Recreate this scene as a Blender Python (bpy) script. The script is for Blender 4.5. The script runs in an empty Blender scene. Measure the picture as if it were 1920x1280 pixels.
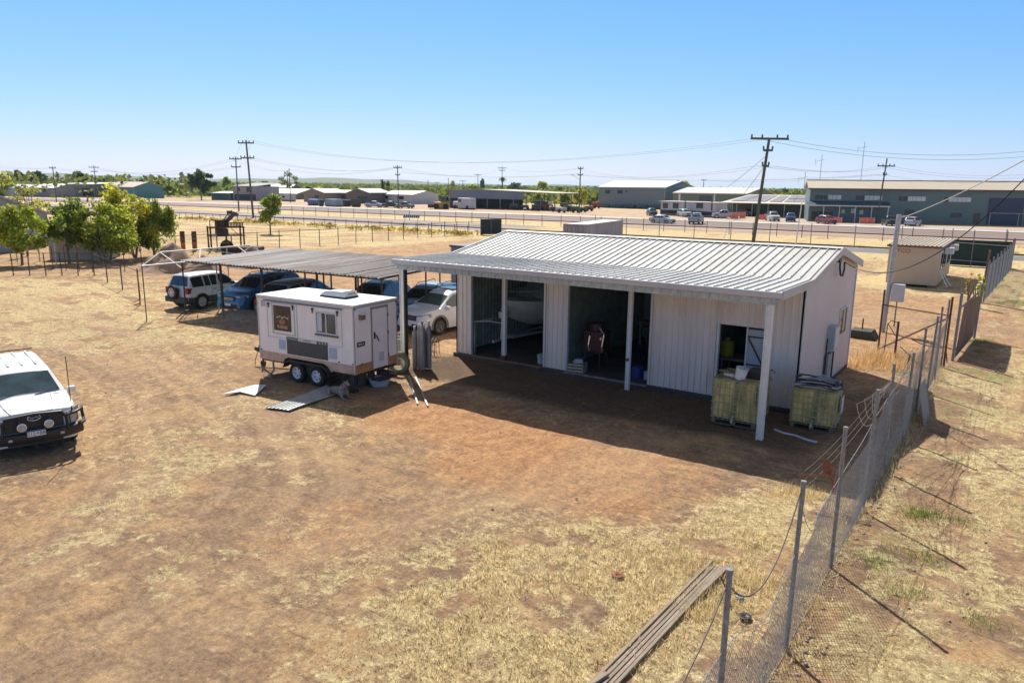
import bpy, bmesh, math, random
import numpy as np
from mathutils import Vector, Matrix
R=math.radians; PI=math.pi
rnd=random.Random(11); rng=np.random.default_rng(5)
scene=bpy.context.scene; COL=scene.collection
# ---------------------------------------------------------------- camera model (also used to survey positions on the ground)
F_,PIT,ROLL,PSI=1391.3,0.2051,0.0115,-0.6041
CAM=np.array([16.66,-20.58,6.0])
_fw=np.array([math.sin(PSI)*math.cos(PIT),math.cos(PSI)*math.cos(PIT),-math.sin(PIT)])
_rt=np.array([math.cos(PSI),-math.sin(PSI),0.]); _up=np.cross(_rt,_fw)
_c,_s=math.cos(ROLL),math.sin(ROLL)
_r2=_c*_rt+_s*_up; _u2=-_s*_rt+_c*_up
def _d(x,y): return _fw*F_+_r2*(x-960)+_u2*(640-y)
def G(x,y,z=0.0):
    d=_d(x,y); p=CAM+d*((z-6.0)/d[2]); return Vector((p[0],p[1],z))
def GY(x,y,Y):
    d=_d(x,y); p=CAM+d*((Y-CAM[1])/d[1]); return Vector(p)
def GX(x,y,X):
    d=_d(x,y); p=CAM+d*((X-CAM[0])/d[0]); return Vector(p)
def RAY(x,y,dist):
    d=Vector(_d(x,y)).normalized(); return Vector(CAM)+d*dist
def PY(P):
    d=np.array(P)-CAM; return 640-F_*(d@_u2)/(d@_fw)
def HG(x,y,yt,z=0.0):
    g=G(x,y,z); lo,hi=z,z+60
    for _ in range(50):
        m=(lo+hi)/2
        if PY((g[0],g[1],m))>yt: lo=m
        else: hi=m
    return m
cam_d=bpy.data.cameras.new('camera'); cam=bpy.data.objects.new('camera',cam_d); COL.objects.link(cam)
cam_d.sensor_width=36; cam_d.lens=36*F_/1920; cam_d.clip_start=0.1; cam_d.clip_end=20000
cam.matrix_world=Matrix(((_r2[0],_u2[0],-_fw[0],CAM[0]),(_r2[1],_u2[1],-_fw[1],CAM[1]),(_r2[2],_u2[2],-_fw[2],CAM[2]),(0,0,0,1)))
scene.camera=cam
# ---------------------------------------------------------------- materials
MATS={}
def srgb(r,g,b):
    f=lambda c:(c/255/12.92) if c/255<=.04045 else ((c/255+.055)/1.055)**2.4
    return (f(r),f(g),f(b))
def pm(name,col,rough=.6,metal=0.,var=.12,scale=6.,bump=0.,bscale=40.,spec=.5,col2=None,thr=(.4,.65),stretch=None,trans=0.,emit=0.,leaf=False):
    if name in MATS: return MATS[name]
    m=bpy.data.materials.new(name); m.use_nodes=True; nt=m.node_tree; N=nt.nodes; L=nt.links
    b=N['Principled BSDF']; b.inputs['Roughness'].default_value=rough; b.inputs['Metallic'].default_value=metal
    b.inputs['Specular IOR Level'].default_value=spec
    tc=N.new('ShaderNodeTexCoord'); mp=N.new('ShaderNodeMapping'); L.new(tc.outputs['Object'],mp.inputs['Vector'])
    if stretch: mp.inputs['Scale'].default_value=stretch
    n=N.new('ShaderNodeTexNoise'); n.inputs['Scale'].default_value=scale; n.inputs['Detail'].default_value=6; n.inputs['Roughness'].default_value=.65
    L.new(mp.outputs[0],n.inputs['Vector'])
    hs=N.new('ShaderNodeMapRange'); hs.inputs['From Min'].default_value=.3; hs.inputs['From Max'].default_value=.7
    hs.inputs['To Min'].default_value=1-var; hs.inputs['To Max'].default_value=1+var; L.new(n.outputs['Fac'],hs.inputs['Value'])
    base=None
    if col2 is not None:
        n2=N.new('ShaderNodeTexNoise'); n2.inputs['Scale'].default_value=scale*.6; n2.inputs['Detail'].default_value=8; n2.inputs['Roughness'].default_value=.7
        L.new(mp.outputs[0],n2.inputs['Vector'])
        mr=N.new('ShaderNodeMapRange'); mr.inputs['From Min'].default_value=thr[0]; mr.inputs['From Max'].default_value=thr[1]; L.new(n2.outputs['Fac'],mr.inputs['Value'])
        mx=N.new('ShaderNodeMix'); mx.data_type='RGBA'; mx.inputs['A'].default_value=(*col,1); mx.inputs['B'].default_value=(*col2,1)
        L.new(mr.outputs[0],mx.inputs['Factor']); base=mx.outputs['Result']
    mul=N.new('ShaderNodeVectorMath'); mul.operation='SCALE'
    if base: L.new(base,mul.inputs[0])
    else: mul.inputs[0].default_value=col
    L.new(hs.outputs[0],mul.inputs['Scale']); out=mul.outputs[0]
    if leaf:
        at=N.new('ShaderNodeAttribute'); at.attribute_name='tint'
        m2=N.new('ShaderNodeVectorMath'); m2.operation='MULTIPLY'; L.new(out,m2.inputs[0]); L.new(at.outputs['Color'],m2.inputs[1]); out=m2.outputs[0]
    L.new(out,b.inputs['Base Color'])
    if bump:
        bn=N.new('ShaderNodeTexNoise'); bn.inputs['Scale'].default_value=bscale; bn.inputs['Detail'].default_value=4; L.new(mp.outputs[0],bn.inputs['Vector'])
        bp=N.new('ShaderNodeBump'); bp.inputs['Strength'].default_value=min(1,bump); bp.inputs['Distance'].default_value=.02; L.new(bn.outputs['Fac'],bp.inputs['Height']); L.new(bp.outputs[0],b.inputs['Normal'])
    if trans: b.inputs['Transmission Weight'].default_value=trans
    if leaf:
        tr=N.new('ShaderNodeBsdfTranslucent'); L.new(out,tr.inputs['Color']); ad=N.new('ShaderNodeMixShader'); ad.inputs[0].default_value=.5
        L.new(b.outputs[0],ad.inputs[1]); L.new(tr.outputs[0],ad.inputs[2]); L.new(ad.outputs[0],N['Material Output'].inputs['Surface'])
    MATS[name]=m; return m
# ---------------------------------------------------------------- mesh builder
class MB:
    def __init__(s): s.v=[]; s.f=[]; s.M=None
    def pt(s,p):
        p=Vector(p)
        if s.M is not None: p=s.M@p
        s.v.append(tuple(p)); return len(s.v)-1
    def face(s,pts): s.f.append([s.pt(p) for p in pts]); return s
    def quad(s,a,b,c,d): return s.face((a,b,c,d))
    def box(s,x0,y0,z0,x1,y1,z1):
        i=len(s.v)
        for z in (z0,z1):
            for x,y in ((x0,y0),(x1,y0),(x1,y1),(x0,y1)): s.pt((x,y,z))
        for q in ((0,3,2,1),(4,5,6,7),(0,1,5,4),(1,2,6,5),(2,3,7,6),(3,0,4,7)): s.f.append([i+k for k in q])
        return s
    def cbox(s,c,d,rot=(0,0,0)):
        o=s.M; T=Matrix.Translation(Vector(c))@Matrix.Rotation(rot[2],4,'Z')@Matrix.Rotation(rot[1],4,'Y')@Matrix.Rotation(rot[0],4,'X')
        s.M=(o@T) if o is not None else T
        s.box(-d[0]/2,-d[1]/2,-d[2]/2,d[0]/2,d[1]/2,d[2]/2); s.M=o; return s
    def beam(s,p,q,w,h=None,up=(0,0,1)):
        p=Vector(p); q=Vector(q); h=h or w; d=(q-p).normalized(); u=Vector(up)
        if abs(d.dot(u))>.98: u=Vector((1,0,0))
        r=d.cross(u).normalized(); u=r.cross(d)
        i=len(s.v)
        for c in (p,q):
            for a,b in ((-1,-1),(1,-1),(1,1),(-1,1)): s.pt(c+r*(a*w/2)+u*(b*h/2))
        for k in ((0,1,2,3),(7,6,5,4),(0,4,5,1),(1,5,6,2),(2,6,7,3),(3,7,4,0)): s.f.append([i+j for j in k])
        return s
    def tube(s,pts,r,n=6,caps=True):
        pts=[Vector(p) for p in pts]; m=len(pts); rr=r if isinstance(r,(list,tuple)) else [r]*m
        d0=(pts[1]-pts[0]).normalized(); u=Vector((0,0,1)) if abs(d0.z)<.9 else Vector((1,0,0))
        base=len(s.v)
        for k in range(m):
            d=(pts[min(k+1,m-1)]-pts[max(k-1,0)]).normalized()
            a=d.cross(u)
            if a.length<1e-5: a=d.cross(Vector((0,1,0)))
            a.normalize(); b=a.cross(d).normalized(); u=b
            for j in range(n):
                t=2*PI*j/n; s.pt(pts[k]+a*(math.cos(t)*rr[k])+b*(math.sin(t)*rr[k]))
        for k in range(m-1):
            for j in range(n):
                a=base+k*n+j; b=base+k*n+(j+1)%n; s.f.append([a,b,b+n,a+n])
        if caps: s.f.append([base+j for j in range(n)][::-1]); s.f.append([base+(m-1)*n+j for j in range(n)])
        return s
    def cyl(s,c,r,z0,z1,n=12,r2=None): 
        return s.tube([(c[0],c[1],z0),(c[0],c[1],z1)],[r,r if r2 is None else r2],n)
    def prism(s,poly,a,b,axis='y'):
        # poly in the other two axes
        def P(u,v,w): return (u,w,v) if axis=='y' else ((w,u,v) if axis=='x' else (u,v,w))
        n=len(poly); i=len(s.v)
        for w in (a,b):
            for (u,v) in poly: s.pt(P(u,v,w))
        s.f.append([i+k for k in range(n)][::-1]); s.f.append([i+n+k for k in range(n)])
        for k in range(n): s.f.append([i+k,i+(k+1)%n,i+n+(k+1)%n,i+n+k])
        return s
    def lathe(s,prof,c=(0,0,0),n=20,axis='z'):
        i=len(s.v)
        for (r,h) in prof:
            for j in range(n):
                t=2*PI*j/n; a=r*math.cos(t); b=r*math.sin(t)
                s.pt((c[0]+a,c[1]+b,c[2]+h) if axis=='z' else ((c[0]+a,c[1]+h,c[2]+b) if axis=='y' else (c[0]+h,c[1]+a,c[2]+b)))
        for k in range(len(prof)-1):
            for j in range(n):
                a=i+k*n+j; b=i+k*n+(j+1)%n; s.f.append([a,b,b+n,a+n])
        return s
    def grid(s,P):   # P[i][j] points
        i0=len(s.v); a=len(P); b=len(P[0])
        for r in P:
            for p in r: s.pt(p)
        for i in range(a-1):
            for j in range(b-1):
                k=i0+i*b+j; s.f.append([k,k+1,k+b+1,k+b])
        return s
    def build(s,name,mat,parent=None,smooth=False,bevel=0,angle=35,recalc=True):
        me=bpy.data.meshes.new(name); me.from_pydata(s.v,[],s.f)
        if recalc:
            bm=bmesh.new(); bm.from_mesh(me); bmesh.ops.recalc_face_normals(bm,faces=bm.faces); bm.to_mesh(me); bm.free()
        me.materials.append(mat)
        if smooth:
            me.polygons.foreach_set('use_smooth',[True]*len(me.polygons)); me.set_sharp_from_angle(angle=R(angle))
        o=bpy.data.objects.new(name,me); COL.objects.link(o)
        if parent is not None: o.parent=parent
        if bevel:
            bv=o.modifiers.new('bevel','BEVEL'); bv.width=bevel; bv.segments=2; bv.limit_method='ANGLE'
        return o
def tag(o,label=None,cat=None,group=None,kind=None):
    if label: o['label']=label
    if cat: o['category']=cat
    if group: o['group']=group
    if kind: o['kind']=kind
    return o
def thing(name,label,cat,loc=(0,0,0),rz=0.,group=None):
    o=bpy.data.objects.new(name,None); COL.objects.link(o); o.location=Vector(loc); o.rotation_euler=(0,0,rz); o.empty_display_size=.2
    return tag(o,label,cat,group)
def dup(o,label=None,loc=None,rz=None,group=None,parent=None):
    c=o.copy(); COL.objects.link(c)
    if parent is not None: c.parent=parent
    if label: c['label']=label
    if loc is not None: c.location=Vector(loc)
    if rz is not None: c.rotation_euler=(0,0,rz)
    if group: c['group']=group
    for ch in KIDS(o): dup(ch,parent=c)
    return c
def KIDS(o): return [x for x in bpy.data.objects if x.parent==o]
def text(name,body,size,mat,parent,loc,rot,ext=.002,align='CENTER',sx=1.0):
    cu=bpy.data.curves.new(name,'FONT'); cu.body=body; cu.size=size; cu.extrude=ext; cu.align_x=align; cu.align_y='CENTER'; cu.resolution_u=3
    t=bpy.data.objects.new('tmp',cu); COL.objects.link(t); bpy.context.view_layer.update()
    me=bpy.data.meshes.new_from_object(t); bpy.data.objects.remove(t,do_unlink=True); bpy.data.curves.remove(cu)
    me.name=name; me.materials.clear(); me.materials.append(mat)
    o=bpy.data.objects.new(name,me); COL.objects.link(o); o.parent=parent; o.location=loc; o.rotation_euler=rot; o.scale=(sx,1,1); return o
def sag(p,q,s,n=14):
    p=Vector(p); q=Vector(q); return [p.lerp(q,t/n)+Vector((0,0,-4*s*(t/n)*(1-t/n))) for t in range(n+1)]
def raw(name,V,Fc,mat,parent=None,tint=None,smooth=False):
    """V (n,3), Fc (m,k) numpy arrays; tint per face-corner block (n,3)"""
    me=bpy.data.meshes.new(name); k=Fc.shape[1]
    me.vertices.add(len(V)); me.vertices.foreach_set('co',V.astype(np.float32).ravel())
    me.loops.add(Fc.size); me.loops.foreach_set('vertex_index',Fc.astype(np.int32).ravel())
    me.polygons.add(len(Fc)); me.polygons.foreach_set('loop_start',np.arange(0,Fc.size,k,dtype=np.int32))
    if tint is not None:
        a=me.attributes.new('tint','FLOAT_COLOR','POINT'); c=np.ones((len(V),4),np.float32); c[:,:tint.shape[1]]=tint; a.data.foreach_set('color',c.ravel())
    me.materials.append(mat); me.update(); me.validate()
    if smooth: me.polygons.foreach_set('use_smooth',np.ones(len(Fc),bool))
    o=bpy.data.objects.new(name,me); COL.objects.link(o)
    if parent is not None: o.parent=parent
    return o
# ---------------------------------------------------------------- common materials
GALV=pm('galvanised_steel',(.42,.43,.44),.45,.35,.22,8,0)
GALVW=pm('weathered_galvanised_pipe',(.23,.225,.22),.6,.15,.35,14)
RUST=pm('rusty_steel',(.11,.055,.035),.85,.1,.3,12,.2)
RUSTR=pm('rust_red_steel',(.26,.09,.05),.85,.1,.3,12)
DARKP=pm('dark_painted_steel',(.035,.03,.03),.6,.1,.25,10)
WHITEP=pm('white_painted_steel',(.66,.67,.66),.45,0,.08,6)
BLACKP=pm('black_plastic',(.018,.018,.02),.45,0,.15,10)
RUBBER=pm('tyre_rubber',(.022,.022,.022),.85,0,.2,20)
RIM=pm('alloy_rim',(.5,.5,.52),.35,.6,.1,10)
GLASS=pm('dark_car_glass',(.022,.032,.036),.06,0,.2,2,spec=.8)
GLASSG=pm('green_windscreen_glass',(.07,.105,.095),.08,0,.2,2,spec=.8)
LAMP=pm('headlight_lens',(.42,.44,.45),.12,.2,.15,14)
TAIL=pm('tail_light_red',(.28,.01,.012),.2,0,.1,10)
CHROME=pm('chrome_trim',(.6,.6,.62),.18,.9,.05,10)
PLATE=pm('number_plate_white',(.75,.75,.73),.5,0,.03,10)
INK=pm('maroon_plate_ink',(.06,.01,.02),.5,0,.02,10)
BLACKINK=pm('black_ink',(.02,.02,.02),.6,0,.02,10)
WHITEINK=pm('white_ink',(.75,.75,.75),.6,0,.02,10)
WOODG=pm('weathered_grey_timber',(.27,.215,.165),.85,0,.3,14,.3,60,stretch=(1,.12,1))
WOODP=pm('power_pole_timber',(.10,.105,.08),.9,0,.3,6,.2,30,stretch=(1,1,.2))
CONC=pm('concrete',(.34,.32,.29),.9,0,.2,3,.2)
# ---------------------------------------------------------------- world and sun
w=bpy.data.worlds.new('World'); scene.world=w; w.use_nodes=True; nt=w.node_tree; bg=nt.nodes['Background']
sky=nt.nodes.new('ShaderNodeTexSky'); sky.sky_type='NISHITA'; sky.sun_disc=False
SUN_EL=R(46.5); SUN_AZ=R(140.5)   # azimuth of the sun measured from +x counter-clockwise
sky.sun_elevation=SUN_EL; sky.sun_rotation=PI/2-SUN_AZ
sky.altitude=0; sky.air_density=1.0; sky.dust_density=0.0; sky.ozone_density=2.0
sep=nt.nodes.new('ShaderNodeSeparateColor'); cmb=nt.nodes.new('ShaderNodeCombineColor'); nt.links.new(sky.outputs[0],sep.inputs[0])
for ch,(pw,gain) in enumerate(((1.17,.545),(.72,1.575),(.15,7.3))):      # response of the camera to the blue sky, per channel
    m1=nt.nodes.new('ShaderNodeMath'); m1.operation='POWER'; m1.inputs[1].default_value=pw; m2=nt.nodes.new('ShaderNodeMath'); m2.operation='MULTIPLY'; m2.inputs[1].default_value=gain
    nt.links.new(sep.outputs[ch],m1.inputs[0]); nt.links.new(m1.outputs[0],m2.inputs[0]); nt.links.new(m2.outputs[0],cmb.inputs[ch])
wtc=nt.nodes.new('ShaderNodeTexCoord'); wsx=nt.nodes.new('ShaderNodeSeparateXYZ'); nt.links.new(wtc.outputs['Generated'],wsx.inputs[0])
wmr=nt.nodes.new('ShaderNodeMapRange'); wmr.inputs['From Min'].default_value=.28; wmr.inputs['From Max'].default_value=.55; nt.links.new(wsx.outputs['Z'],wmr.inputs['Value'])
wmx=nt.nodes.new('ShaderNodeMix'); wmx.data_type='RGBA'; wmx.inputs['B'].default_value=(2.4,2.4,2.6,1)      # invented sky tone above the view, sets how dark the shade is
nt.links.new(wmr.outputs[0],wmx.inputs['Factor']); nt.links.new(cmb.outputs[0],wmx.inputs['A']); nt.links.new(wmx.outputs['Result'],bg.inputs['Color']); bg.inputs['Strength'].default_value=.078
sl=bpy.data.lights.new('sun','SUN'); sl.energy=5.0; sl.angle=R(.5); sl.color=(1,.95,.86)
so=bpy.data.objects.new('sun',sl); COL.objects.link(so)
sd=Vector((math.cos(SUN_EL)*math.cos(SUN_AZ),math.cos(SUN_EL)*math.sin(SUN_AZ),math.sin(SUN_EL)))
so.rotation_euler=sd.to_track_quat('Z','Y').to_euler(); so.location=(-40,40,60)
vs=scene.view_settings; vs.view_transform='Standard'; vs.look='None'; vs.exposure=0.40; vs.gamma=1.0
scene.cycles.max_bounces=6; scene.cycles.diffuse_bounces=3; scene.cycles.transparent_max_bounces=8; scene.cycles.volume_bounces=0
# ---------------------------------------------------------------- ground with soil zones
def vnoise(x,y,seed=0):
    xi=np.floor(x).astype(np.int64); yi=np.floor(y).astype(np.int64); xf=x-xi; yf=y-yi
    def h(a,b):
        n=(a*374761393+b*668265263+seed*974634777)&0xffffffff; n=((n^(n>>13))*1274126177)&0xffffffff; return ((n^(n>>16))&0xffff)/65535.
    u=xf*xf*(3-2*xf); v=yf*yf*(3-2*yf)
    return (h(xi,yi)*(1-u)+h(xi+1,yi)*u)*(1-v)+(h(xi,yi+1)*(1-u)+h(xi+1,yi+1)*u)*v
def fbm(x,y,s,o=5,seed=0):
    r=np.zeros_like(x); a=.5; t=0
    for k in range(o): r+=a*vnoise(x/s,y/s,seed+k); t+=a; a*=.55; s*=.5
    return r/t
def sm(a,b,x): t=np.clip((x-a)/(b-a),0,1); return t*t*(3-2*t)
def blob(x,y,cx,cy,rx,ry,rot=0.,soft=.5):
    c,s=math.cos(rot),math.sin(rot); u=((x-cx)*c+(y-cy)*s)/rx; v=(-(x-cx)*s+(y-cy)*c)/ry
    n=fbm(x,y,2.2,4,9)-.5
    return 1-sm(1-soft,1+soft,np.sqrt(u*u+v*v)+n*.9)
def zones(x,y):
    """returns straw, orange, green weights"""
    n1=fbm(x,y,6,5,1); n2=fbm(x*1.0,y*1.0,1.3,5,2); n3=fbm(x,y,.45,3,3)
    mot=n2*.6+n3*.4
    straw=sm(.50,.66,n1*.5+mot*.5)*.38
    straw=np.maximum(straw,sm(.36,.56,mot)*blob(x,y,-24,-3,14,7,.1)*.95)        # grassy patch on the left
    straw=np.maximum(straw,sm(.36,.54,mot)*blob(x,y,-16,-6,10,3.2,.15)*.95)
    straw=np.maximum(straw,sm(.34,.52,mot)*blob(x,y,11.3,-12.3,2.9,3.2,.3)*.95)       # bottom middle
    straw=np.maximum(straw,sm(.36,.5,mot)*blob(x,y,13.4,-8.2,1.4,2.8,0)*.9)
    straw=np.maximum(straw,sm(.42,.62,mot)*sm(14.5,15.2,x)*.85)         # verge beyond the fence
    straw=np.maximum(straw,sm(.38,.6,mot)*sm(16,20,y)*sm(-35,-38,x))
    straw=np.maximum(straw,sm(.35,.55,mot)*sm(26,31,y)*sm(4,9,x))
    straw=np.maximum(straw,sm(.3,.5,mot)*sm(48,53,y))
    straw=np.maximum(straw,sm(.50,.60,mot)*blob(x,y,3.6,-12.8,3.6,2.6,-.5)*.8)
    straw=np.maximum(straw,sm(.4,.6,mot)*blob(x,y,1.5,-9,3.5,2,-.35)*.5)
    orange=blob(x,y,6.8,-6.2,4.6,1.8,-.08)*1.15
    orange=np.maximum(orange,blob(x,y,8.3,-7.6,3.0,1.6,-.2)*.8)
    orange=np.maximum(orange,blob(x,y,6.5,-12.6,2.6,1.2,.55)*.55*sm(.4,.6,n2))
    orange=np.maximum(orange,sm(6,12,y)*(1-sm(40,50,y))*sm(-38,-33,x)*(1-sm(28,34,y)*sm(3,9,x))*.34)       # bare track behind
    orange=np.maximum(orange,blob(x,y,18,20,14,4.2,0)*.35)
    orange=np.maximum(orange,blob(x,y,-5,3,4.5,4,0)*.5)
    orange=np.maximum(orange,sm(.56,.72,n1)*.28)
    slab=blob(x,y,6,-2.0,7,2.2,0,.3)
    straw*=1-.85*orange; straw*=1-slab; orange*=1-.8*slab
    green=sm(.5,.66,fbm(x,y,1.7,4,21))*(.8*sm(14.6,15.4,x)*sm(-3,3,y)+.55*blob(x,y,17,11,4,3.2,0)+.8*blob(x,y,13.5,27,6,3.5,0)+.5*sm(14.8,15.5,x)*sm(.55,.7,n1)+.35*sm(130,150,y))
    D_=np.hypot(x-16,y+20); green=np.maximum(green,sm(230,420,D_)*(.75+.25*fbm(x,y,60,4,41)))
    green=np.maximum(green,sm(.42,.6,fbm(x,y,1.0,4,22))*blob(x,y,2.3,-7.5,1.3,.5,.1)*.25)
    green=np.maximum(green,sm(.45,.6,fbm(x,y,1.5,4,23))*blob(x,y,-30,7,8,2.2,.2)*.5)
    dk=np.clip(sm(-.6,.2,x)*(1-sm(12.6,13.6,x))*sm(-3.7,-2.9,y+.6*(fbm(x,y,1.1,4,51)-.5))*(1-sm(-.2,.3,y)),0,1)*.9  # awning shade deepened by darkening the soil colour below it
    dk=np.maximum(dk,blob(x,y,13.2,.5,1.3,3.2,0)*.55); dk=np.maximum(dk,blob(x,y,-.8,-5.6,3.2,1.1,.05)*.5)  # same painted shade beside the gable and under the trailer
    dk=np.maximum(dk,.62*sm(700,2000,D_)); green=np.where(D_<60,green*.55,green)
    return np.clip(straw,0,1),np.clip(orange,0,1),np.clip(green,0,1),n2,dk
def axis(a,b,step,grow,lo,hi):
    c=list(np.arange(a,b,step)); s=step
    x=a
    L_=[]; 
    while x>lo: s*=grow; x-=s; L_.append(x)
    s=step; x=c[-1]; H_=[]
    while x<hi: s*=grow; x+=s; H_.append(x)
    return np.array(L_[::-1]+c+H_)
gx=axis(-12,18,.105,1.045,-7000,6000); gy=axis(-15,1,.105,1.045,-400,9000)
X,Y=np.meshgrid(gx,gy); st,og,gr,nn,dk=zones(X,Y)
track=np.zeros_like(X)
def rut(pts,wd,amp):
    global track
    best=np.full(X.shape,9.)
    for (a,b) in zip(pts[:-1],pts[1:]):
        ax,ay=a; bx,by=b; dx,dy=bx-ax,by-ay; t=np.clip(((X-ax)*dx+(Y-ay)*dy)/(dx*dx+dy*dy),0,1)
        best=np.minimum(best,np.hypot(X-ax-t*dx,Y-ay-t*dy))
    track=np.maximum(track,amp*(1-sm(wd*.3,wd,best+(nn-.5)*.35)))
for off in (0,1.6):
    rut([(-22,-9+off),(-10,-9.2+off),(-2,-10.2+off),(4,-11.2+off),(8,-10.8+off),(12,-8.5+off)],.55,.8)
    rut([(-20,-2.5+off),(-8,-7.5+off),(0,-10.5+off),(5,-13.5+off),(7,-16+off)],.45,.7)
    rut([(-20,-6+off*.9),(-6,-8.6+off*.9),(6,-9.3+off*.9),(11,-7.2+off),(13,-5+off)],.4,.6)
for (cx_,cy_,r_) in ((-14,30,9),(-14,30,7.4),(-20,33,12),(-8,26,6)): track=np.maximum(track,.9*(1-sm(.25,.6,np.abs(np.hypot(X-cx_,(Y-cy_)*1.0)-r_+(nn-.5)))))
tm=np.zeros_like(X); ts=np.full(X.shape,.5)
for pts,wd in (([(-34,-3.6),(-20,-4.4),(-10.6,-5.6),(-4,-7.6),(1,-9.3),(5,-11.6),(7.2,-15),(7.8,-19)],1.5),([(7.0,-19),(7.4,-14.5),(8.1,-11.5),(9.3,-9),(9.8,-7),(9.2,-5)],1.1),([(-30,-7),(-14,-7.4),(-5,-9.2),(1,-12),(4,-15),(5,-18)],1.1),([(14,18.5),(6,17.5),(-4,16),(-16,22),(-28,36)],2.6),([(40,21),(22,19.5),(14,18.5)],2.4)):
    bd=np.full(X.shape,99.); bsd=np.zeros(X.shape); bs=np.zeros(X.shape); acc=0
    for (a,b_) in zip(pts[:-1],pts[1:]):
        dx,dy=b_[0]-a[0],b_[1]-a[1]; ln=math.hypot(dx,dy); t=np.clip(((X-a[0])*dx+(Y-a[1])*dy)/(ln*ln),0,1); ux,uy=X-a[0]-t*dx,Y-a[1]-t*dy; d_=np.hypot(ux,uy); m=d_<bd
        bd=np.where(m,d_,bd); bsd=np.where(m,np.sign(dx*uy-dy*ux)*d_,bsd); bs=np.where(m,acc+t*ln,bs); acc+=ln
    wob=.25*(fbm(X,Y,4,3,61)-.5); mk=np.exp(-((bd+wob*2)/wd)**4)*sm(.22,.5,fbm(X,Y,1.6,4,62)+.18)
    st_=fbm((bsd+wob)/.24+50,bs/4.5+50,1.0,3,63); ts=np.where(mk>tm,st_,ts); tm=np.maximum(tm,mk)
near=(1-sm(25,60,np.hypot(X-5,Y+5)))
Z=((fbm(X,Y,3.0,4,31)-.5)*.10+(fbm(X,Y,.5,3,33)-.5)*.05-track*.018)*near
Z-=sm(-3.6,-4.5,Y)*0.0
inb=((X>-.6)&(X<12.6)&(Y>-.5)&(Y<7.2)); Z[inb]=np.minimum(Z[inb],-.03)
Z=np.where(np.hypot(X-5,Y+5)<80,Z-.0,Z)
# gentle rise far away: low ranges on the horizon
D=np.hypot(X-16,Y+20); ang=np.degrees(np.arctan2(Y+20,X-16))
rise=sm(2600,5200,D)*(1-sm(6800,8800,D))*(8+34*sm(110,140,ang)+8*np.sin(ang/3.0)+5*np.sin(ang*1.1))
Z+=np.where(Y>200,rise,0)
# vertical fall-off keeps vertices of the plain level
V=np.stack([X.ravel(),Y.ravel(),Z.ravel()],1); nx=len(gx); ny=len(gy)
i=np.arange((ny-1)*nx).reshape(ny-1,nx)[:,:-1].ravel(); Fq=np.stack([i,i+1,i+nx+1,i+nx],1)
gm=bpy.data.materials.new('dry_outback_soil'); gm.use_nodes=True; nt=gm.node_tree; N=nt.nodes; L=nt.links; b=N['Principled BSDF']; b.inputs['Roughness'].default_value=.95; b.inputs['Specular IOR Level'].default_value=.15
at=N.new('ShaderNodeAttribute'); at.attribute_name='tint'; sp=N.new('ShaderNodeSeparateColor'); L.new(at.outputs['Color'],sp.inputs[0])
tc=N.new('ShaderNodeTexCoord')
def noise(sc,det=8,ro=.7,st=None,rot=0):
    n=N.new('ShaderNodeTexNoise'); n.inputs['Scale'].default_value=sc; n.inputs['Detail'].default_value=det; n.inputs['Roughness'].default_value=ro
    if st:
        mp=N.new('ShaderNodeMapping'); mp.inputs['Scale'].default_value=st; mp.inputs['Rotation'].default_value=(0,0,rot); L.new(tc.outputs['Object'],mp.inputs['Vector']); L.new(mp.outputs[0],n.inputs['Vector'])
    else: L.new(tc.outputs['Object'],n.inputs['Vector'])
    return n.outputs['Fac']
def mrng(v,a,bb,c=0,d=1):
    m=N.new('ShaderNodeMapRange'); m.inputs['From Min'].default_value=a; m.inputs['From Max'].default_value=bb; m.inputs['To Min'].default_value=c; m.inputs['To Max'].default_value=d; L.new(v,m.inputs['Value']); return m.outputs[0]
def mixc(f,a,bb):
    m=N.new('ShaderNodeMix'); m.data_type='RGBA'
    L.new(f,m.inputs['Factor'])
    for k,v in (('A',a),('B',bb)):
        if isinstance(v,tuple): m.inputs[k].default_value=(*v,1)
        else: L.new(v,m.inputs[k])
    return m.outputs['Result']
def mth(op,a,bb):
    m=N.new('ShaderNodeMath'); m.operation=op; m.use_clamp=True
    for k,v in enumerate((a,bb)):
        if isinstance(v,(int,float)): m.inputs[k].default_value=v
        else: L.new(v,m.inputs[k])
    return m.outputs[0]
fine=noise(11,12,.85); mid=noise(1.3,10,.75); grit=noise(60,5,.85); strk=noise(4.2,10,.8,(1,.2,1),R(-16)); strk2=noise(5.5,8,.8,(.16,1,1),R(-38)); mot=noise(3.6,12,.85); wid=noise(.35,6,.7)
m2=noise(.85,12,.72); m3=noise(2.1,12,.78,(1,.55,1),R(20)); m4=noise(.22,5,.6)
brown=mixc(mrng(mot,.38,.62),(.245,.155,.098),(.40,.265,.165))
sand=mixc(mrng(mot,.38,.62),(.47,.29,.145),(.66,.43,.215))
dirt=mixc(mrng(m2,.44,.60),brown,sand)
dirt=mixc(mrng(m3,.53,.62,0,.8),dirt,mixc(mrng(mot,.4,.6),(.50,.36,.20),(.66,.49,.28)))
dirt=mixc(mrng(m4,.47,.60,0,.42),dirt,mixc(mrng(mot,.45,.55),(.21,.14,.10),(.31,.21,.142)))
dirt=mixc(mrng(strk2,.54,.63,0,.7),dirt,(.16,.098,.065))
orc=mixc(mrng(mot,.42,.58),(.35,.175,.088),(.53,.295,.15)); orc=mixc(mrng(m3,.48,.6,0,.7),orc,(.66,.37,.17)); orc=mixc(mrng(strk,.54,.66,0,.4),orc,(.24,.125,.07))
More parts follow.
